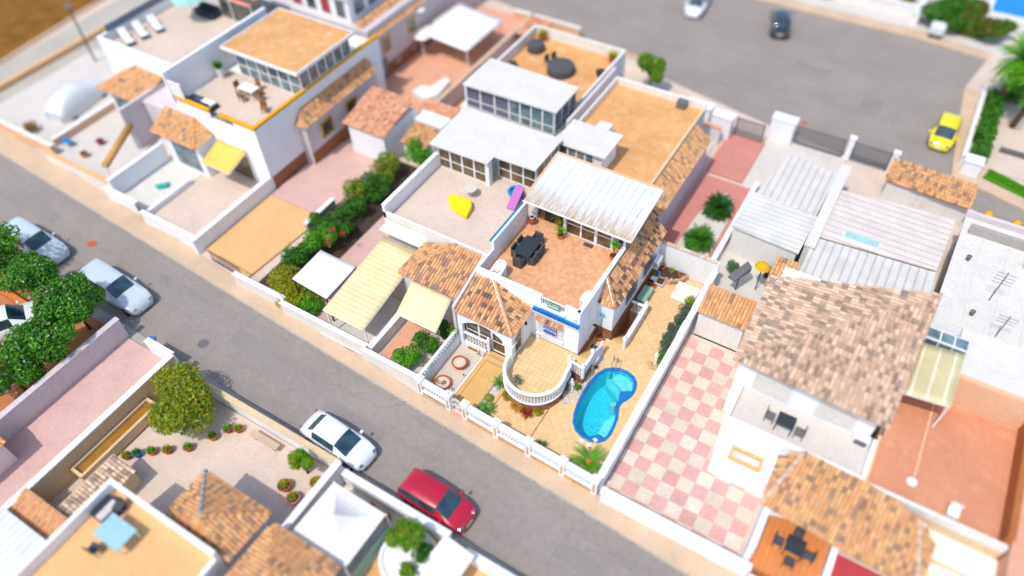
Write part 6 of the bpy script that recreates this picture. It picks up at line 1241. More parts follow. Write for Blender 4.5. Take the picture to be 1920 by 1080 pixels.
wall('white garden wall between the pink path and the pale yards', -6.6, -6.35, 34.0, 44.0, .9, M.white2)
for k, (x0, x1, y, z, lab) in enumerate(((-14.2, -12.2, 49.0, 2.0, 'wide white gate pier by the square, leftmost'), (-11.9, -10.3, 48.6, 2.0, 'second white gate pier from the left by the square'), (-7.7, -5.9, 50.3, 2.1, 'third white gate pier by the square, beside the dark gates'), (-1.9, -1.5, 50.8, 2.0, 'slim white gate pier between the two dark gates'), (1.3, 1.7, 50.6, 2.0, 'slim white gate pier right of the dark gates'))):
    wall(lab, x0, x1, y, y + .9 if k < 3 else y + .4, z, M.white, cat='gate pier', name='gate_pier')
def slatgate(x0, x1, y, lab):
    t = thing('driveway_gate', lab, 'gate', ((x0 + x1) / 2, y, .1), 'dark gates along the square'); n = int((x1 - x0) / .18)
    f = MB().bar((x0, y, .25), (x1, y, .25), .06).bar((x0, y, 1.75), (x1, y, 1.75), .06).bar((x0, y, .2), (x0, y, 1.8), .06).bar((x1, y, .2), (x1, y, 1.8), .06).build('gate_frame', M.greymetal, t)
    for k in range(n): u = x0 + (x1 - x0) * (k + .5) / n; bx(t, 'gate_slat', u - .05, u + .05, y - .015, y + .015, .28, 1.72, M.greymetal)
slatgate(-5.7, -2.1, 50.7, 'dark grey slatted double gate by the square'); slatgate(-1.4, 1.2, 50.8, 'lighter slatted gate right of the slim pier by the square'); slatgate(-10.1, -7.9, 49.5, 'pale grey gate at the end of the pink driveway')
slatgate(2.4, 4.2, 50.2, 'arched dark gate between small white pillars on the right'); slatgate(4.7, 6.3, 49.5, 'dark gate nearest the right end of the tiled roof strip')
for k, (x, y) in enumerate(((2.1, 50.3), (4.45, 49.9), (6.6, 49.2))): wall(('small white pillar left of the arched dark gate', 'small white pillar right of the arched dark gate', 'small white pillar at the right end of the dark gates')[k], x - .25, x + .25, y - .25, y + .25, 1.6, M.white, cat='pillar', name='gate_pillar')
RR = thing('clay_roof_strip', 'long low lean-to with clay tiles beside the small white pillars', 'outbuilding', (4, 48.5, 0)); bx(RR, 'walls', 1.6, 7.0, 47.3, 48.8, 0, 2.0, M.white2); roof_plane(RR, [(1.4, 47.2, 2.0), (7.0, 46.9, 2.0), (7.0, 48.9, 2.5), (1.4, 49.3, 2.5)], mats=TILE_J)
RS = thing('clay_roof_strip', 'low lean-to with clay tiles and two yellow balls on the right', 'outbuilding', (9, 45, 0)); bx(RS, 'walls', 7.2, 10.9, 44.7, 45.6, 0, 2.0, M.white2); roof_plane(RS, [(7.1, 44.6, 2.0), (11.0, 44.3, 2.0), (11.0, 45.6, 2.4), (7.1, 45.9, 2.4)], mats=TILE_J)
for k, x in enumerate((8.0, 9.7)): tag(MB().lathe([(0, -.3), (.2, -.22), (.3, 0), (.2, .22), (0, .3)], (x, 45.9, 2.75), 12).build('yellow_globe', M.yellowtrim, smooth=True), ('left yellow ball on the right clay roof strip', 'right yellow ball on the right clay roof strip')[k], 'ball')
def shed(name, lab, poly, z, m, wm=M.white2, cat='shed', t=.12):
    r = thing(name, lab, cat, (sum(p[0] for p in poly) / len(poly), sum(p[1] for p in poly) / len(poly), 0)); cx, cy = r.location.x, r.location.y
    MB().prism([(cx + (p[0] - cx) * .94, cy + (p[1] - cy) * .94) for p in poly], 0, z - t).build('walls', wm, r); MB().prism(poly, z - t, z).build('sheet_roof', m, r); return r
shed('ribbed_shed', 'pale grey ribbed sheet roof left of the white corridor', [(-5.9, 40.9), (-1.7, 40.6), (-1.6, 45.6), (-5.2, 46.2)], 2.5, M.ribbed); shed('ribbed_shed', 'off white slatted roof below the grey ribbed sheet roof', [(-6.2, 36.9), (-1.7, 36.6), (-1.6, 40.5), (-6.0, 40.8)], 2.6, stripe_mat('white_slats', 'd8d6d0', 'bfb9ae', .45, 'Y', .5, sharp=.15))
shed('ribbed_shed', 'wide beige ribbed roof right of the white corridor', [(-1.0, 38.3), (6.0, 38.9), (6.2, 44.2), (-.9, 43.4)], 3.0, M.ribbed2); shed('ribbed_shed', 'mottled grey sheet roof behind the big pale tiled roof', [(-1.2, 34.7), (6.2, 34.9), (6.1, 38.8), (-1.2, 38.2)], 2.9, M.ribbed)
wall('white roofed corridor between the ribbed sheet roofs', -1.55, -.98, 37.0, 46.0, 3.12, M.whiteroof, M.whiteroof, cat='corridor', name='covered_corridor')
sk = thing('roof_light', 'pale turquoise roof light on the beige ribbed roof', 'roof light', (1.4, 39.0, 3.0)); bx(sk, 'frame', .3, 2.5, 38.8, 39.5, 3.0, 3.15, M.metal); bx(sk, 'pane', .36, 2.44, 38.86, 39.44, 3.15, 3.18, mat('turquoise_sheet', 'a0ccc8', .3, .1, 2, 0))
bx(None, 'x', 0, 1, 0, 1, 0, 1, M.white); bpy.data.objects.remove(bpy.data.objects['x'])
shed('white_roof_house', 'large plain white flat roofed house on the right edge', [(6.3, 33.6), (12.6, 33.0), (13.5, 44.0), (6.6, 44.4)], 3.6, M.whiteroof, M.white2, 'house')
ant = thing('roof_antenna', 'thin grey aerial on the large white roof', 'antenna', (8.5, 37, 3.6)); MB().tube([(8.9, 37.2, 3.6), (8.9, 37.2, 6.0)], .03, 5).build('mast', M.greymetal, ant)
for k in range(4): MB().bar((8.4, 37.2, 5.1 + .25 * k), (9.4, 37.2, 5.1 + .25 * k), .02).build('aerial_rod', M.greymetal, ant)
floor('yard_floor', rect(-5.7, -1.5, 29.3, 36.4), .13, M.greyfloor)
yp = thing('parasol', 'small bright orange yellow parasol in the pale yard', 'parasol', (-3.3, 34.6, .13)); MB().tube([(-3.3, 34.6, .13), (-3.3, 34.6, 2.5)], .035, 6).build('pole', M.darkmetal, yp); MB().lathe([(.5, 0), (.35, .2), (0, .34)], (-3.3, 34.6, 2.35), 10).build('canopy', M.yellowtrim, yp)
ds = thing('yard_awning', 'dark grey folded awning beside the yellow parasol', 'awning', (-4.5, 34.3, .1)); MB().prism([(-5.0, 33.4), (-4.5, 33.2), (-3.9, 34.6), (-4.3, 35.0)], 1.6, [1.7, 1.7, 2.0, 2.0]).build('canopy', M.greymetal, ds); MB().tube([(-4.4, 34, .1), (-4.4, 34, 1.6)], .04, 6).build('leg', M.darkmetal, ds)
shrub('yard_shrub', 'grey green shrub beyond the corner of the rear wall', 'shrub', (-5.2, 35.4, .7), (.5, .6, .6), 800, .06, [M.leaf_blue, M.leaf], zbase=.1)
bn2 = thing('storage_bench', 'dark storage chest at the foot of the slatted roof', 'storage box', (-2.6, 36.2, .13)); bx(bn2, 'chest', -3.2, -2.0, 35.95, 36.5, .13, .6, M.darkmetal); bx(bn2, 'lid', -3.24, -1.96, 35.9, 36.55, .61, .7, M.greymetal)
CR = thing('clay_roof_strip', 'small lean-to with clay tiles at the head of the checkered yard', 'outbuilding', (-4.1, 30, 0)); bx(CR, 'walls', -5.4, -2.65, 29.3, 30.8, 0, 2.4, M.white2); roof_plane(CR, [(-5.5, 29.1, 2.5), (-2.55, 29.1, 2.5), (-2.55, 30.9, 3.2), (-5.5, 30.9, 3.2)], mats=TILE_J, weights=(4, 4, 1, 1))
CS = thing('clay_roof_strip', 'tiny clay tiled roof piece at the corner of the big pale roof', 'outbuilding', (-2, 33, 0)); bx(CS, 'walls', -2.5, -1.4, 31.6, 33.6, 0, 4.0, M.white2); roof_plane(CS, [(-2.6, 31.5, 4.1), (-1.3, 31.5, 4.1), (-1.3, 33.6, 4.7), (-2.6, 33.6, 4.7)], mats=TILE_J)

# ---- the checkered yard and the big pale tiled house
cy = struct(MB().box(-5.6, 2.0, 17.2, 29.2, 0, .14), 'checkered_yard', M.beigefloor)
CKS = .815
mA = MB().box(-CKS / 2 + .01, CKS / 2 - .01, -CKS / 2 + .01, CKS / 2 - .01, 0, .012).mesh('paving_slab', mat('pink_slab', 'd6a69e', .9, .12, 1, .2, 25, rnd=.1)); mB = MB().box(-CKS / 2 + .01, CKS / 2 - .01, -CKS / 2 + .01, CKS / 2 - .01, 0, .012).mesh('paving_slab', mat('cream_slab', 'd9c9b8', .9, .12, 1, .2, 25, rnd=.1))
for i in range(-5, 4):
    for j in range(-5, 11):
        x, y = -1.16 + i * CKS, 21.17 + j * CKS
        if -5.45 < x < 1.95 and 16.9 < y and y < 29.0:
            if x > -1.3 and y > 19.4 and y > 21.4: continue
            o = bpy.data.objects.new('paving_slab', mA if (i + j) % 2 == 0 else mB); C.objects.link(o); o.parent = cy; adopt(o, cy); o.location = (x, y, .14)
wall('white street wall in front of the checkered yard', -5.5, 2.4, 16.45, 16.75, 1.25, M.white); wall('white street wall at the bottom right corner', 2.5, 16, 15.95, 16.25, 1.25, M.white)
CH = thing('pale_tile_house', 'large house with a big mottled pale tile roof on the right', 'house', (2, 28, 0))
bx(CH, 'walls', -1.9, 5.2, 24.9, 32.3, 0, 5.35, M.white); bx(CH, 'terrace_block', -1.5, 5.6, 22.35, 24.89, 0, 2.95, M.white); bx(CH, 'terrace_floor', -1.3, 5.4, 22.55, 24.88, 2.95, 3.0, M.greyfloor); ring(-1.5, 5.6, 22.35, 24.89, 3.0, 3.45, .2, 'SEW').build('parapet', M.white, CH)
a_, b_, c_2, d_ = (-2.2, 24.5, 5.5), (5.5, 24.25, 5.5), (5.9, 33.2, 6.5), (-2.3, 31.0, 5.6)
roof_plane(CH, [a_, b_, c_2], mats=TILE_P, weights=(4, 4, 4, 3), pitch=.23, row=.36); roof_plane(CH, [d_, a_, c_2], mats=TILE_P, weights=(4, 4, 4, 3), pitch=.23, row=.36); ridge(CH, a_, c_2, TILE_P[3], r=.09); ridge(CH, b_, c_2, TILE_P[3], r=.09)
for x0 in (-1.0, 2.3): win(CH, 'y', 24.9, x0, x0 + 2.1, 3.2, 5.0, M.metal, M.whiteroof, .1, -1, sill=False)
acx = thing('air_conditioner', 'white air conditioning unit on the terrace under the big pale roof', 'air conditioner', (4.9, 24.5, 3.0)); bx(acx, 'casing', 4.5, 5.3, 24.4, 24.8, 3.0, 3.6, M.metal); bx(acx, 'fan_grille', 4.6, 5.2, 24.39, 24.4, 3.1, 3.5, M.greymetal)
low_table('garden_table', 'dark grey garden table on the terrace of the pale tiled house', 1.3, 23.55, 3.0, .9, .8, .74, M.tabletop); simple_chair('grey chair left of the dark table on the right hand terrace', .5, 23.65, 3.0, R(90), M.greymetal, 'chairs on the right hand terrace'); simple_chair('grey chair right of the dark table on the right hand terrace', 2.1, 23.45, 3.0, R(-90), M.greymetal, 'chairs on the right hand terrace')
bx(CH, 'front_block', -1.3, 1.9, 20.9, 22.34, 0, 1.9, M.white); rgp = ring(-.6, 1.1, 21.1, 21.9, 1.9, 2.15, .16, 'NSEW').build('planter_rim', M.orangefloor, CH)
bx(CH, 'porch_walls', 1.9, 2.2, 16.9, 22.34, 0, 2.7, M.white); bx(CH, 'porch_walls', 5.4, 5.7, 16.9, 20.0, 0, 1.6, M.white); bx(CH, 'porch_rear', 2.2, 8.8, 20.9, 22.3, 0, 2.6, M.white); arch_face(MB(), 19.2, 19.45, 1.9, 5.8, 2.75, 2.3, 5.4, 1.9, 2.5).build('arch_wall', M.white, CH)
bx(CH, 'deck', 2.2, 5.4, 16.9, 20.9, 0, .7, stripe_mat('orange_decking', 'd98a4c', 'c87840', .3, 'X', .7, sharp=.12)); roof_plane(CH, [(1.7, 19.1, 2.8), (5.8, 18.75, 2.8), (5.8, 22.2, 3.7), (2.6, 22.2, 3.7)], mats=TILE_J, weights=(4, 4, 2, 1)); roof_plane(CH, [(1.7, 22.0, 2.9), (1.7, 19.1, 2.8), (2.6, 22.2, 3.7)], mats=TILE_J); roof_plane(CH, [(5.8, 18.75, 2.8), (9.0, 18.6, 2.8), (8.2, 21.6, 3.6), (5.8, 22.2, 3.7)], mats=TILE_J, weights=(4, 4, 2, 1)); roof_plane(CH, [(9.0, 18.6, 2.8), (9.2, 21.2, 2.8), (8.2, 21.6, 3.6)], mats=TILE_J)
ridge(CH, (1.7, 19.1, 2.85), (2.6, 22.2, 3.75), TILE_P[0]); ridge(CH, (9.0, 18.6, 2.85), (8.2, 21.6, 3.65), TILE_P[0])
set4('charcoal table on the orange deck under the arch', 3.9, 18.6, .7, .9, .9, M.tabletop, M.rattan, 'chairs on the orange deck', 'charcoal chair at the table on the orange deck')
OT = thing('orange_terrace_block', 'flat house with a large terracotta orange terrace on the right', 'house', (8.8, 26, 0))
bx(OT, 'walls', 5.62, 11.9, 22.1, 33.0, 0, 3.1, M.cream); bx(OT, 'terrace_floor', 5.8, 11.6, 22.3, 29.2, 3.1, 3.18, M.redfloor); bx(OT, 'front_parapet', 5.62, 11.9, 22.1, 22.3, 3.1, 3.6, M.white2); bx(OT, 'right_parapet', 11.6, 11.9, 22.31, 33, 3.1, 4.3, mat('dark_orange_render', 'b06a38', .9)); bx(OT, 'rear_wall', 5.8, 12.5, 29.3, 29.6, 3.1, 5.2, M.peach); bx(OT, 'rear_roof', 7.6, 14, 29.6, 32.8, 5.0, 5.2, M.whiteroof)
awning('pergola_roof', 'yellowish polycarbonate pergola roof at the corner of the big pale roof', [(5.8, 26.9, 5.3), (7.9, 27.2, 5.3), (7.9, 30.6, 5.6), (5.9, 30.3, 5.6)], M.poly, 'pergola', posts=(1,)); bx(OT, 'roof_light', 5.9, 8.0, 30.75, 31.6, 5.2, 5.6, M.metal)
for k in range(3): bx(OT, 'roof_light_pane', 5.98 + k * .68, 6.58 + k * .68, 30.72, 30.75, 5.25, 5.55, M.glass_blue); bx(OT, 'roof_light_pane', 5.98 + k * .68, 6.58 + k * .68, 30.85, 31.5, 5.6, 5.62, M.glass_blue)
bx(OT, 'awning_box', 5.85, 7.4, 28.0, 28.3, 4.2, 4.5, M.salmonfloor); disc_ = MB().lathe([(.25, 0), (.25, .08), (0, .1)], (7.6, 23.6, 3.18), 12).build('roof_drain', M.whitep, OT)
MB().box(7.6, 7.7, 24, 29.0, 3.182, 3.19).build('mortar_line', M.peach, OT)
lc = thing('plastic_chair', 'white plastic chair at the front parapet of the orange terrace', 'chair', (9.5, 21.5, 2.9)); bx(lc, 'seat', 9.25, 9.75, 22.5, 22.95, 3.55, 3.6, M.whitep); bx(lc, 'backrest', 9.25, 9.75, 22.95, 23.0, 3.6, 4.0, M.whitep); bx(lc, 'base', 9.3, 9.7, 22.55, 22.9, 3.18, 3.55, M.whitep)
floor('yard_floor', rect(5.8, 16, 16.5, 19.9), .15, mat('crimson_floor', 'c04a52', .8)); bx(OT, 'front_wing', 8.9, 12.5, 20.0, 22.09, 0, 2.4, M.white2); ac2 = awning('awning', 'cream canopy at the bottom right corner by the tiled porch', [(9.3, 19.2, 2.0), (11.4, 19.2, 2.0), (11.4, 20.6, 2.5), (9.3, 20.6, 2.5)], M.canvas_cream)
bx(OT, 'side_terrace', 12.0, 20, 20, 40, 0, 3.6, M.salmonfloor)

# ---- far side of the square and right edge
floor('verge', rect(6.9, 60, 54.6, 76), .13, M.beigefloor)
wall('white wall along the pavement beside the yellow car', 5.75, 6.0, 54.2, 64.5, 1.0, M.white2, M.white2); bx_ = wall('white pillar block at the corner below the long hedge', 6.0, 7.2, 53.2, 54.2, 1.3, M.white, cat='gate pier', name='gate_pier')
hd = thing('clipped_hedge', 'long clipped green hedge behind the wall beside the yellow car', 'hedge', (6.7, 59, .1)); b = MB()
for k in range(14): leaves(b, (6.75, 54.9 + k * .68, .9), (.75, .6, .85), 700, .1, 5)
b.build('foliage', [M.leaf], hd)
def palm(x, y, h, lab):
    t = thing('fan_palm', lab, 'palm', (x, y, .1), 'tall palms at the right edge'); MB().tube([(x + .4 * k / 6 * (1 if k < 4 else .9), y, .1 + h * k / 6) for k in range(7)], .22, 9, taper=.7).build('trunk', M.bark, t, smooth=True)
    frond_set(t, (x + .36, y, h), 70, 2.4, .6, (-.6, 1.4), M.leaf_gr, .2, 'crown', 6, True); MB().lathe([(.3, 0), (.7, .6), (.5, 1.4), (.2, 1.6)], (x + .36, y, h - 1.7), 9).build('dead_skirt', M.leaf_dry, t)
palm(6.9, 62.9, 4.6, 'tall fan palm at the right edge, left one of the pair'); palm(8.6, 61.0, 4.6, 'tall fan palm at the right edge, right one of the pair')
shrub('round_bush', 'dark bush between the two tall palms at the right edge', 'shrub', (8.6, 65.5, 1.2), (1.6, 1.6, 1.3), 2600, .12, [M.leaf, M.leaf_dk], zbase=.1)
wall('white low wall with a rail between the paved plots at the right edge', 8.6, 30, 61.2, 61.45, 1.0, M.white2); wall('dark edged low wall between the lower paved plots at the right edge', 8.2, 30, 57.2, 57.4, .5, M.greymetal, M.greymetal)
lw2 = thing('grass_patch', 'bright green grass strip by the corner pavement at the right edge', 'lawn', (9, 52.8, .12)); MB().prism([(7.6, 53.6), (9.2, 53.0), (12.5, 51.7), (12.8, 52.9), (9.5, 54.2), (8.0, 54.7)], .05, .2).build('turf', M.leaf_gr, lw2); b = MB()
for k in range(2200):
    x = random.uniform(7.8, 12.3); y = 54.1 - (x - 8) * .4 + random.uniform(-.5, .5); a = random.uniform(0, 6.28); b.add([(x, y, .18), (x + .03 * math.cos(a), y + .03 * math.sin(a), .18), (x + random.uniform(-.04, .04), y + random.uniform(-.04, .04), .34)], [(0, 1, 2)])
b.build('grass', M.grass, lw2, kind='stuff')
struct(MB().prism([(-84, 44), (-300, 44), (-300, 90), (-86, 90)], .1, .16), 'grass_field', M.grass)
floor('verge', [(-14, 72.6), (-.9, 72.6), (5.4, 71.6), (30, 66), (40, 110), (-30, 110)], .11, M.greyfloor)
wall('white wall at the top behind the square, left part', -9.5, -1.6, 74.6, 74.9, 1.2, M.white2); wall('white wall running back beside the dark hedge at the top', -1.5, -1.1, 73.2, 79, 1.3, M.white)
for k, (x, y, rx, ry, lab) in enumerate(((1.2, 74.4, 2.5, 2.0, 'dark green hedge clump at the top beside the white wall'), (4.4, 74.0, 2.5, 1.7, 'dark green hedge clump with red flowers at the top'), (-2.8, 77.4, 1.0, 1.0, 'yellowish bush at the top left of the hedge clumps'), (-9.8, 74.3, .9, .5, 'low olive bush at the top edge of the square'), (2.0, 77.2, 2.4, 2.0, 'reddish green hedge clump at the very top edge'))):
    shrub('top_hedge', lab, 'shrub', (x, y, 1.1), (rx, ry, 1.2), 4500, .14, [[M.leaf, M.leaf_dk], [M.leaf, M.leaf_red], [M.leaf_y, M.leaf_lt], [M.leaf_lt, M.leaf], [M.leaf, M.leaf_red]][k], [3, 1], zbase=.1)
bp_ = thing('blue_pool', 'bright blue pool at the top right corner', 'swimming pool', (6.5, 80.5, .1)); ring(4.2, 12, 78.6, 84, .1, .3, .3, 'NSEW').build('rim', M.plaster, bp_); bx(bp_, 'water', 4.51, 11.69, 78.91, 83.69, .1, .2, mat('blue_pool_water', '1e8ad2', .1, .1, 1, .05, 3))
sk2 = thing('covered_trailer', 'grey white covered box on the pavement at the top beside the hedge', 'trailer', (.7, 72.0, .1)); bx(sk2, 'cover', .1, 1.4, 71.6, 72.8, .4, 1.3, M.covergrey, bevel=.2); bx(sk2, 'base', .2, 1.3, 71.7, 72.7, .12, .4, M.darkmetal)

# ================================================================ NEAR SIDE OF THE STREET
floor('yard_floor', rect(-36.2, -31.3, -6, 11.25), .14, M.pinkfloor); floor('yard_floor', rect(-29.9, -18.2, 3.0, 10.7), .14, M.beigefloor); floor('yard_floor', rect(-60, -36.6, -6, 11.2), .1, mat('terracotta_yard', 'b8784e', .9, .15, .6, .2, 15)); floor('yard_floor', rect(-18.0, -5, -2, 10.5), .14, M.orangefloor)
wall('pale lilac garden wall left of the pink yard, with a stepped top', -36.5, -36.2, -4, 11.4, 1.8, M.lilac, M.lilac); wall('short white street wall piece in front of the pink yard', -33.9, -31.7, 11.2, 11.5, 1.3, M.white)
wall('tall cream wall between the pink yard and the beige patio', -31.3, -31.0, -6, 11.1, 1.9, M.cream)
pl_ = thing('raised_planter', 'long ochre raised planter along the cream wall', 'planter', (-30.4, 5.4, .1)); ring(-30.95, -29.95, 3.3, 8.6, .14, .9, .16, 'NSEW').build('planter_wall', M.cream, pl_); bx(pl_, 'soil', -30.79, -30.11, 3.46, 8.44, .14, .7, mat('ochre_soil', 'a0742a', 1, .3, 2, .6, 12))
wall('white street wall with ochre coping in front of the beige patio', -31.0, -18.3, 10.75, 11.0, 1.25, M.white, M.cream); wall('white street wall in front of the white pagoda tent', -18.0, -11.0, 10.45, 10.75, 1.25, M.white); wall('white street wall at the bottom centre edge', -9.8, 4, 10.2, 10.5, 1.2, M.white)
wall('white wall between the beige patio and the tent yard', -18.2, -17.9, 3.6, 10.7, 1.9, M.white2)
shrub('olive_tree', 'broad yellow green tree in the corner of the beige patio', 'tree', (-28.6, 8.8, 1.9), (2.5, 2.2, 1.4), 10000, .1, [M.leaf_lt, M.leaf_y, M.leaf], [4, 2, 2], blobs=8, zbase=.14)
shrub('lemon_tree', 'small bright green tree in the right corner of the beige patio', 'tree', (-19.95, 9.9, 1.3), (.8, .8, .9), 2400, .08, [M.leaf_gr, M.leaf_lt], [2, 2], zbase=.14)
pots = [(-27.6, 6.9, M.terracotta), (-28.3, 6.4, M.orange_pot), (-28.9, 5.9, M.bluep), (-29.3, 5.5, M.timber), (-26.7, 7.6, M.terracotta), (-26.0, 8.8, M.orange_pot), (-25.6, 9.6, M.redp), (-25.1, 9.9, M.terracotta)]
nn_ = ['directly below the tree trunk', 'second left of the tree shadow', 'bluish one left of the tree', 'brown one at the planter end', 'first right of the tree trunk', 'orange one nearest the street wall', 'red one by the street wall', 'last one rightwards']
for (x, y, m), w in zip(pots, nn_): potted('patio_pot', f'patio pot in the row under the olive tree, {w}', x, y, .14, .24, .35, m, random.choice([M.leaf_lt, M.leaf, M.leaf_gr]), 22, .34, .045)
o = thing('patio_bench', 'low pale stone bench along the white street wall of the patio', 'bench', (-23.3, 10.2, .14)); bx(o, 'seat', -24.2, -22.2, 9.9, 10.3, .5, .58, M.sidewalk); bx(o, 'support', -24.0, -23.8, 9.95, 10.25, .14, .5, M.sidewalk); bx(o, 'support', -22.6, -22.4, 9.95, 10.25, .14, .5, M.sidewalk)
for k, (x, y, m, lab) in enumerate(((-20.4, 8.6, M.terracotta, 'terracotta pot group below the small lemon tree'), (-19.5, 8.3, M.pinkfloor2, 'pink stone bowl near the patio dividing wall'), (-19.0, 9.6, M.orange_pot, 'orange pot in the corner behind the lemon tree'))): potted('patio_pot', lab, x, y, .14, .35, .4, m, M.leaf_lt, 24, .4, .04)
FT = thing('flat_roof_house', 'cream floored flat roof house at the bottom left', 'house', (-22.5, 1, 0))
bx(FT, 'walls', -26.2, -19.0, -6, 3.75, 0, 3.1, M.white2); bx(FT, 'terrace_floor', -26.0, -19.2, -6, 3.55, 3.1, 3.18, M.orangefloor); ring(-26.2, -19.0, -6, 3.75, 3.1, 3.9, .22, 'NW').build('parapet', M.white, FT); bx(FT, 'parapet_low', -19.2, -19.0, -6, 3.52, 3.1, 3.3, M.white)
sb = thing('glass_table', 'pale turquoise glass table with chairs stacked on the bottom left terrace', 'table', (-24.0, 2.0, 3.18)); bx(sb, 'table_top', -24.6, -22.9, 1.4, 2.6, 3.9, 3.94, mat('aqua_glass', '9cc4cc', .15, .1, 2, 0)); 
for sx in (-24.5, -23.0):
    for sy in (1.5, 2.5): bx(sb, 'leg', sx - .03, sx + .03, sy - .03, sy + .03, 3.18, 3.9, M.metal)
for k, (x, y, rz, lab) in enumerate(((-24.9, 3.0, 20, 'dark lounge chair in the corner of the bottom left terrace'), (-24.2, 1.0, 190, 'dark chair pushed against the turquoise glass table'))): simple_chair(lab, x, y, 3.18, R(rz), M.rattan, 'chairs on the bottom left terrace')
yc = thing('yellow_toy', 'yellow and grey garden toy at the bottom edge of the terrace', 'toy', (-21.8, -.6, 3.18)); bx(yc, 'base', -22.6, -21.0, -1.2, -.2, 3.18, 3.5, M.yellow, bevel=.1); bx(yc, 'top', -22.2, -21.4, -1.0, -.4, 3.5, 3.7, M.greymetal, bevel=.05)
TR1 = thing('tiled_porch', 'porch with a hipped clay tile roof beside the beige patio', 'outbuilding', (-20.9, 5.2, 0)); bx(TR1, 'walls', -22.7, -18.95, 3.8, 6.3, 0, 2.8, M.white2); cpk = (-20.9, 4.6, 3.9)
qa, qb, qc, qd = (-23.1, 3.8, 2.85), (-18.75, 3.8, 2.85), (-18.6, 6.6, 2.85), (-23.1, 6.6, 2.85)
for e_ in ((qd, qa, cpk), (qa, qb, cpk), (qb, qc, cpk), (qc, qd, cpk)): roof_plane(TR1, list(e_), mats=TILE_J, weights=(5, 4, 2, 1))
ridge(TR1, qd, cpk, M.concrete); ridge(TR1, qc, cpk, TILE_J[0])
TR2 = thing('tiled_porch', 'second porch with a clay tile roof at the bottom edge near the tent', 'outbuilding', (-16, 4, 0)); bx(TR2, 'walls', -18.0, -14.3, 1.5, 6.0, 0, 2.7, M.white2); cpk = (-16.1, 4.2, 3.7); qa, qb, qc, qd = (-18.3, 1.2, 2.8), (-14.1, 1.2, 2.8), (-14.0, 6.3, 2.8), (-18.2, 6.3, 2.8)
for e_ in ((qd, qa, cpk), (qa, qb, cpk), (qb, qc, cpk), (qc, qd, cpk)): roof_plane(TR2, list(e_), mats=TILE_J, weights=(5, 4, 2, 1))
SHD = thing('clay_roof_strip', 'narrow orange clay roof strip at the bottom left corner', 'outbuilding', (-29.5, 1.2, 0)); bx(SHD, 'walls', -30.9, -27.0, .3, 1.2, 0, 1.7, M.cream); roof_plane(SHD, [(-31.0, .2, 1.75), (-27.0, .2, 1.75), (-27.0, 1.3, 2.1), (-31.0, 1.3, 2.1)], mats=TILE_J, weights=(3, 1, 0, 4))
shed('ribbed_shed', 'white ribbed sheet roof at the bottom left corner', [(-31.0, -5), (-26.6, -5), (-26.6, .1), (-31.0, .1)], 2.3, stripe_mat('white_ribs', 'd9dbd9', 'b8bab8', .4, 'X', .5, sharp=.15))
LP2 = thing('tile_topped_wall', 'narrow pale tile topped wall beside the bottom left terrace', 'garden wall', (-28.2, 2.8, 0)); bx(LP2, 'wall_body', -28.8, -27.4, 1.6, 4.9, 0, 1.4, M.cream); roof_plane(LP2, [(-27.3, 1.5, 1.42), (-27.3, 5.0, 1.42), (-28.9, 5.0, 1.8), (-28.9, 1.5, 1.8)], mats=TILE_P)
tag(MB().lathe([(.3, 0), (.32, .5), (0, .55)], (-29.6, 2.2, .14), 10).build('water_butt', mat('dark_green_plastic', '1f6a48', .5)), 'dark green water butt in the narrow alley by the cream wall', 'water butt')
# pagoda tent
pt = thing('pagoda_tent', 'white pagoda tent with a peaked roof across the street', 'tent', (-15.7, 8.0, .14)); pk = (-15.7, 8.0, 3.3); ez = 2.3
cs = [(-17.4, 6.45, ez), (-14.0, 6.45, ez), (-13.95, 9.55, ez), (-17.3, 9.6, ez)]; b = MB(); N_ = 6
for i in range(4):
    a, c = Vector(cs[i]), Vector(cs[(i + 1) % 4]); p = Vector(pk); rows = []
    for j in range(N_ + 1):
        t = j / N_; rows.append([(a.lerp(c, k / 6)).lerp(p, t) * 1.0 - Vector((0, 0, .32 * math.sin(math.pi * t) * .8)) for k in range(7)])
    mid = (a + c) / 2
    vs = [v for r_ in rows for v in r_]; b.add(vs, [(j * 7 + k, j * 7 + k + 1, (j + 1) * 7 + k + 1, (j + 1) * 7 + k) for j in range(N_) for k in range(6)])
b.build('tent_roof', M.canvas_white, pt, smooth=False)
for c in cs: bx(pt, 'leg', c[0] - .04, c[0] + .04, c[1] - .04, c[1] + .04, .14, ez, M.metal)
MB().add([(-13.96, 6.5, .3), (-13.9, 9.5, .3), (-13.9, 9.5, 1.3), (-13.96, 6.5, 1.3), (-13.99, 6.5, .3), (-13.93, 9.5, .3), (-13.93, 9.5, 1.3), (-13.99, 6.5, 1.3)], [(0, 1, 2, 3), (7, 6, 5, 4)]).build('side_cloth', mat('sage_cloth', '8fb0a0', .8), pt)
struct(MB().box(-13.8, -10.9, 3.0, 8.0, .1, .19), 'timber_deck', M.decking); floor('yard_floor', rect(-17.8, -13.9, 6.4, 10.4), .17, M.greyfloor)
cp = thing('round_planter', 'round white walled planter under a leafy tree by the timber deck', 'planter', (-12.3, 8.9, .14)); MB().lathe([(1.5, 0), (1.5, .5), (1.3, .5), (1.28, .4), (0, .4)], (-12.3, 8.8, .14), 24).build('planter_wall', M.white, cp)
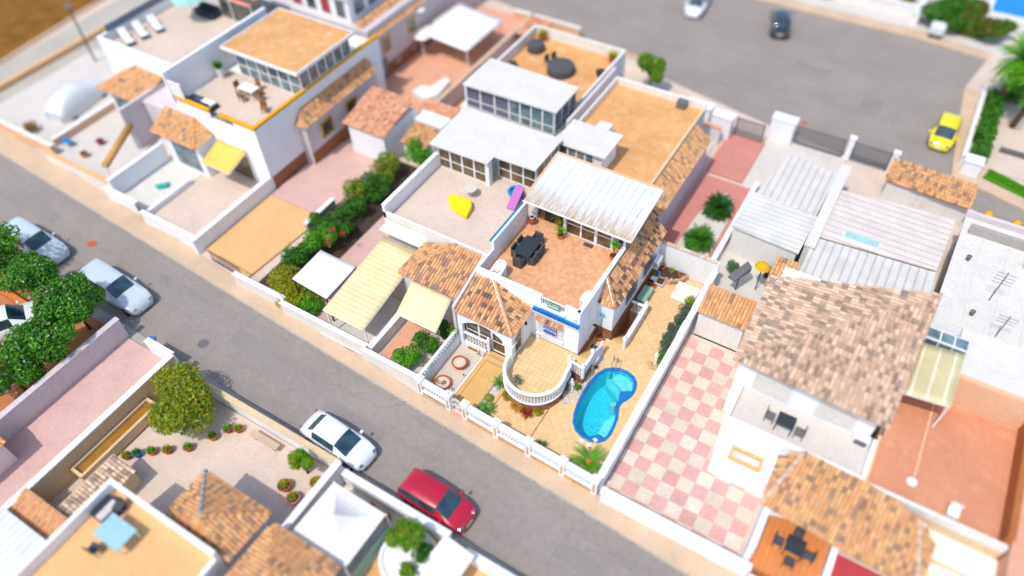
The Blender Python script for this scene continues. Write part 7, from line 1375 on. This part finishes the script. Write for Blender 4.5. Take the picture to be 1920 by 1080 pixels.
shrub('planter_tree', 'leafy yellow green tree growing in the round white planter', 'tree', (-12.6, 9.0, 1.9), (1.1, 1.1, 1.2), 4200, .085, [M.leaf_lt, M.leaf_gr, M.leaf], zbase=.5); shrub('planter_shrub', 'dark green shrub at the right side of the round white planter', 'shrub', (-11.5, 9.2, 1.3), (.7, .6, .7), 1700, .07, [M.leaf, M.leaf_dk], zbase=.5); shrub('planter_shrub', 'bright green low shrub at the front of the round white planter', 'shrub', (-12.0, 8.1, 1.0), (.6, .5, .6), 1200, .07, [M.leaf_gr, M.leaf_lt], zbase=.5)
wb = thing('white_awning', 'pale grey canvas canopy between the round planter and the street wall', 'awning', (-10.1, 9.2, .1)); MB().prism([(-11.2, 8.3), (-9.3, 8.1), (-9.2, 10.2), (-11.0, 10.35)], 1.6, [1.7, 1.7, 1.75, 1.75]).build('canopy', M.canvas_white, wb); MB().tube([(-9.3, 8.3, .1), (-9.3, 8.3, 1.6)], .04, 6).build('leg', M.metal, wb)
pt2 = potted('flower_pot', 'crimson flowers in a dark bowl between tent and street wall', -13.5, 9.9, .17, .3, .4, M.darkmetal, M.flower, 30, .35, .06); potted('flower_pot', 'small orange pot plant behind the tent near the wall corner', -15.6, 10.0, .17, .22, .35, M.orange_pot, M.leaf_dry, 24, .3, .05)
potted('flower_pot', 'ochre pot plant at the street wall left of the crimson flowers', -14.6, 10.0, .17, .2, .35, M.terracotta, M.leaf_dry, 24, .3, .05)
# trees at the left
for (x, y, z, r, n, lab) in ((-47.2, 10.6, 2.9, 2.3, 8500, 'dense green tree over the leftmost white car'), (-43.0, 10.6, 3.0, 2.0, 7500, 'dense green tree left of the white hatchback'), (-38.9, 10.5, 2.8, 2.3, 9500, 'broad green tree beside the white hatchback with pale flowers'), (-38.0, 8.1, 2.4, 1.9, 7000, 'green oleander tree between the van and the lilac wall'), (-38.2, 5.4, 2.3, 1.9, 7000, 'green oleander at the left edge below the white van')):
    t = shrub('street_tree', lab, 'tree', (x, y, z), (r, r * .9, 1.5), n, .11, [M.leaf, M.leaf_gr, M.leaf_dk, M.flower_w], [8, 5, 3, .4], blobs=10, zbase=.1)
vn = make_car('parked_van', 'white van partly hidden under the trees at the left edge', -43.0, 7.9, R(62), 'd', pm=WHITEP, L=4.6, Wd=1.9, Hh=1.9, z=.1, group='cars parked in yards')
wall('low brick coloured wall in front of the white van', -46.5, -41.5, 9.4, 9.7, .7, M.terracotta, M.orange_pot)
TL = thing('tile_porch_left', 'dark tiled porch roof at the left edge of the pink yard', 'outbuilding', (-35.2, -.5, 0)); bx(TL, 'walls', -36.1, -34.6, -2.5, 2.3, 0, 2.0, M.white2); roof_plane(TL, [(-34.4, -2.6, 2.0), (-34.4, 2.5, 2.0), (-36.2, 2.5, 2.6), (-36.2, -2.6, 2.6)], mats=TILE_J)

# ---- extra fittings that break up the large roofs
sh_ = bpy.data.objects['white_roof_house']
for k, x in enumerate((7.8, 9.3, 10.8)): bx(sh_, 'roof_seam', x, x + .05, 34.2, 43.5, 3.6, 3.65, M.whiteroof)
bx(sh_, 'roof_kerb', 6.5, 13.2, 43.9, 44.2, 3.6, 4.0, M.lilac); bx(sh_, 'grey_parapet', 6.9, 12.5, 42.4, 42.7, 3.6, 4.2, M.concrete); bx(sh_, 'chimney', 10.2, 10.8, 40.6, 41.2, 3.6, 4.6, M.white2)
for x, y in ((7.3, 40.0), (8.2, 35.6), (11.2, 38.2)): MB().lathe([(.12, 0), (.12, .3), (.16, .32), (0, .38)], (x, y, 3.6), 8).build('roof_vent', M.greymetal, sh_)
t = thing('roof_antenna', 'second thin aerial nearer the peach wall on the large white roof', 'antenna', (9.6, 34.6, 3.6)); MB().tube([(9.6, 34.6, 3.6), (9.6, 34.6, 5.4)], .03, 5).build('mast', M.greymetal, t)
for k in range(3): MB().bar((9.1, 34.6, 4.8 + .22 * k), (10.1, 34.6, 4.8 + .22 * k), .02).build('aerial_rod', M.greymetal, t)
t = thing('satellite_dish', 'small white satellite dish on the salmon yard side of the lilac house', 'satellite dish', (-39.0, 47.6, 4.0)); MB().lathe([(0, 0), (.3, .06), (.45, .16)], (-38.9, 47.6, 4.0), 14).build('dish', M.whitep, t); MB().tube([(-39.3, 47.6, 3.9), (-38.9, 47.6, 4.0)], .03, 5).build('arm', M.greymetal, t)
t = thing('lounge_chair', 'dark lounge bed with a lilac cushion in the corner of the bottom left terrace', 'lounger', (-25.2, 2.6, 3.18)); bx(t, 'frame', -25.9, -24.7, 2.0, 3.2, 3.2, 3.5, M.darkmetal, bevel=.05); bx(t, 'cushion', -25.45, -25.0, 2.05, 3.1, 3.5, 3.6, M.lilac, bevel=.04)
for k, (x0, y0, w, l) in enumerate(((-30.5, 14.2, 1.2, 3.0), (-22.0, 13.3, .9, 4.2), (-6.2, 12.6, 1.0, 2.6), (-52.0, 15.6, 1.0, 2.4), (-2.5, 57.5, 2.5, 1.6), (-9.0, 61, 1.4, 3.2))):
    o = struct(MB().box(x0, x0 + l, y0, y0 + w, 0, .0085), 'road_patch', mat('patched_asphalt', '8f8783', .95, .1, .3, .35, 60)); o.rotation_euler = (0, 0, R(-3.4))
ck = MB(); random.seed(5)
for k in range(16):
    x, y = random.uniform(-55, -2), 0; y = random.uniform(kerb_near(x) + .6, kerb_far(x) - .6); a = random.choice((0, 0, 1.5)) + random.uniform(-.4, .4); pts = [(x, y)]
    for j in range(9): a += random.uniform(-.5, .5); x += math.cos(a) * .3; y += math.sin(a) * .3; pts.append((x, y))
    for p, q in zip(pts, pts[1:]):
        if kerb_near(p[0]) + .3 < p[1] < kerb_far(p[0]) - .3: ck.bar((p[0], p[1], .0088), (q[0], q[1], .0088), .018, .002)
ck.build('road_cracks', M.greymetal, kind='stuff'); tag(bpy.data.objects['road_cracks'], 'thin dark cracks running across the street asphalt', 'cracks')
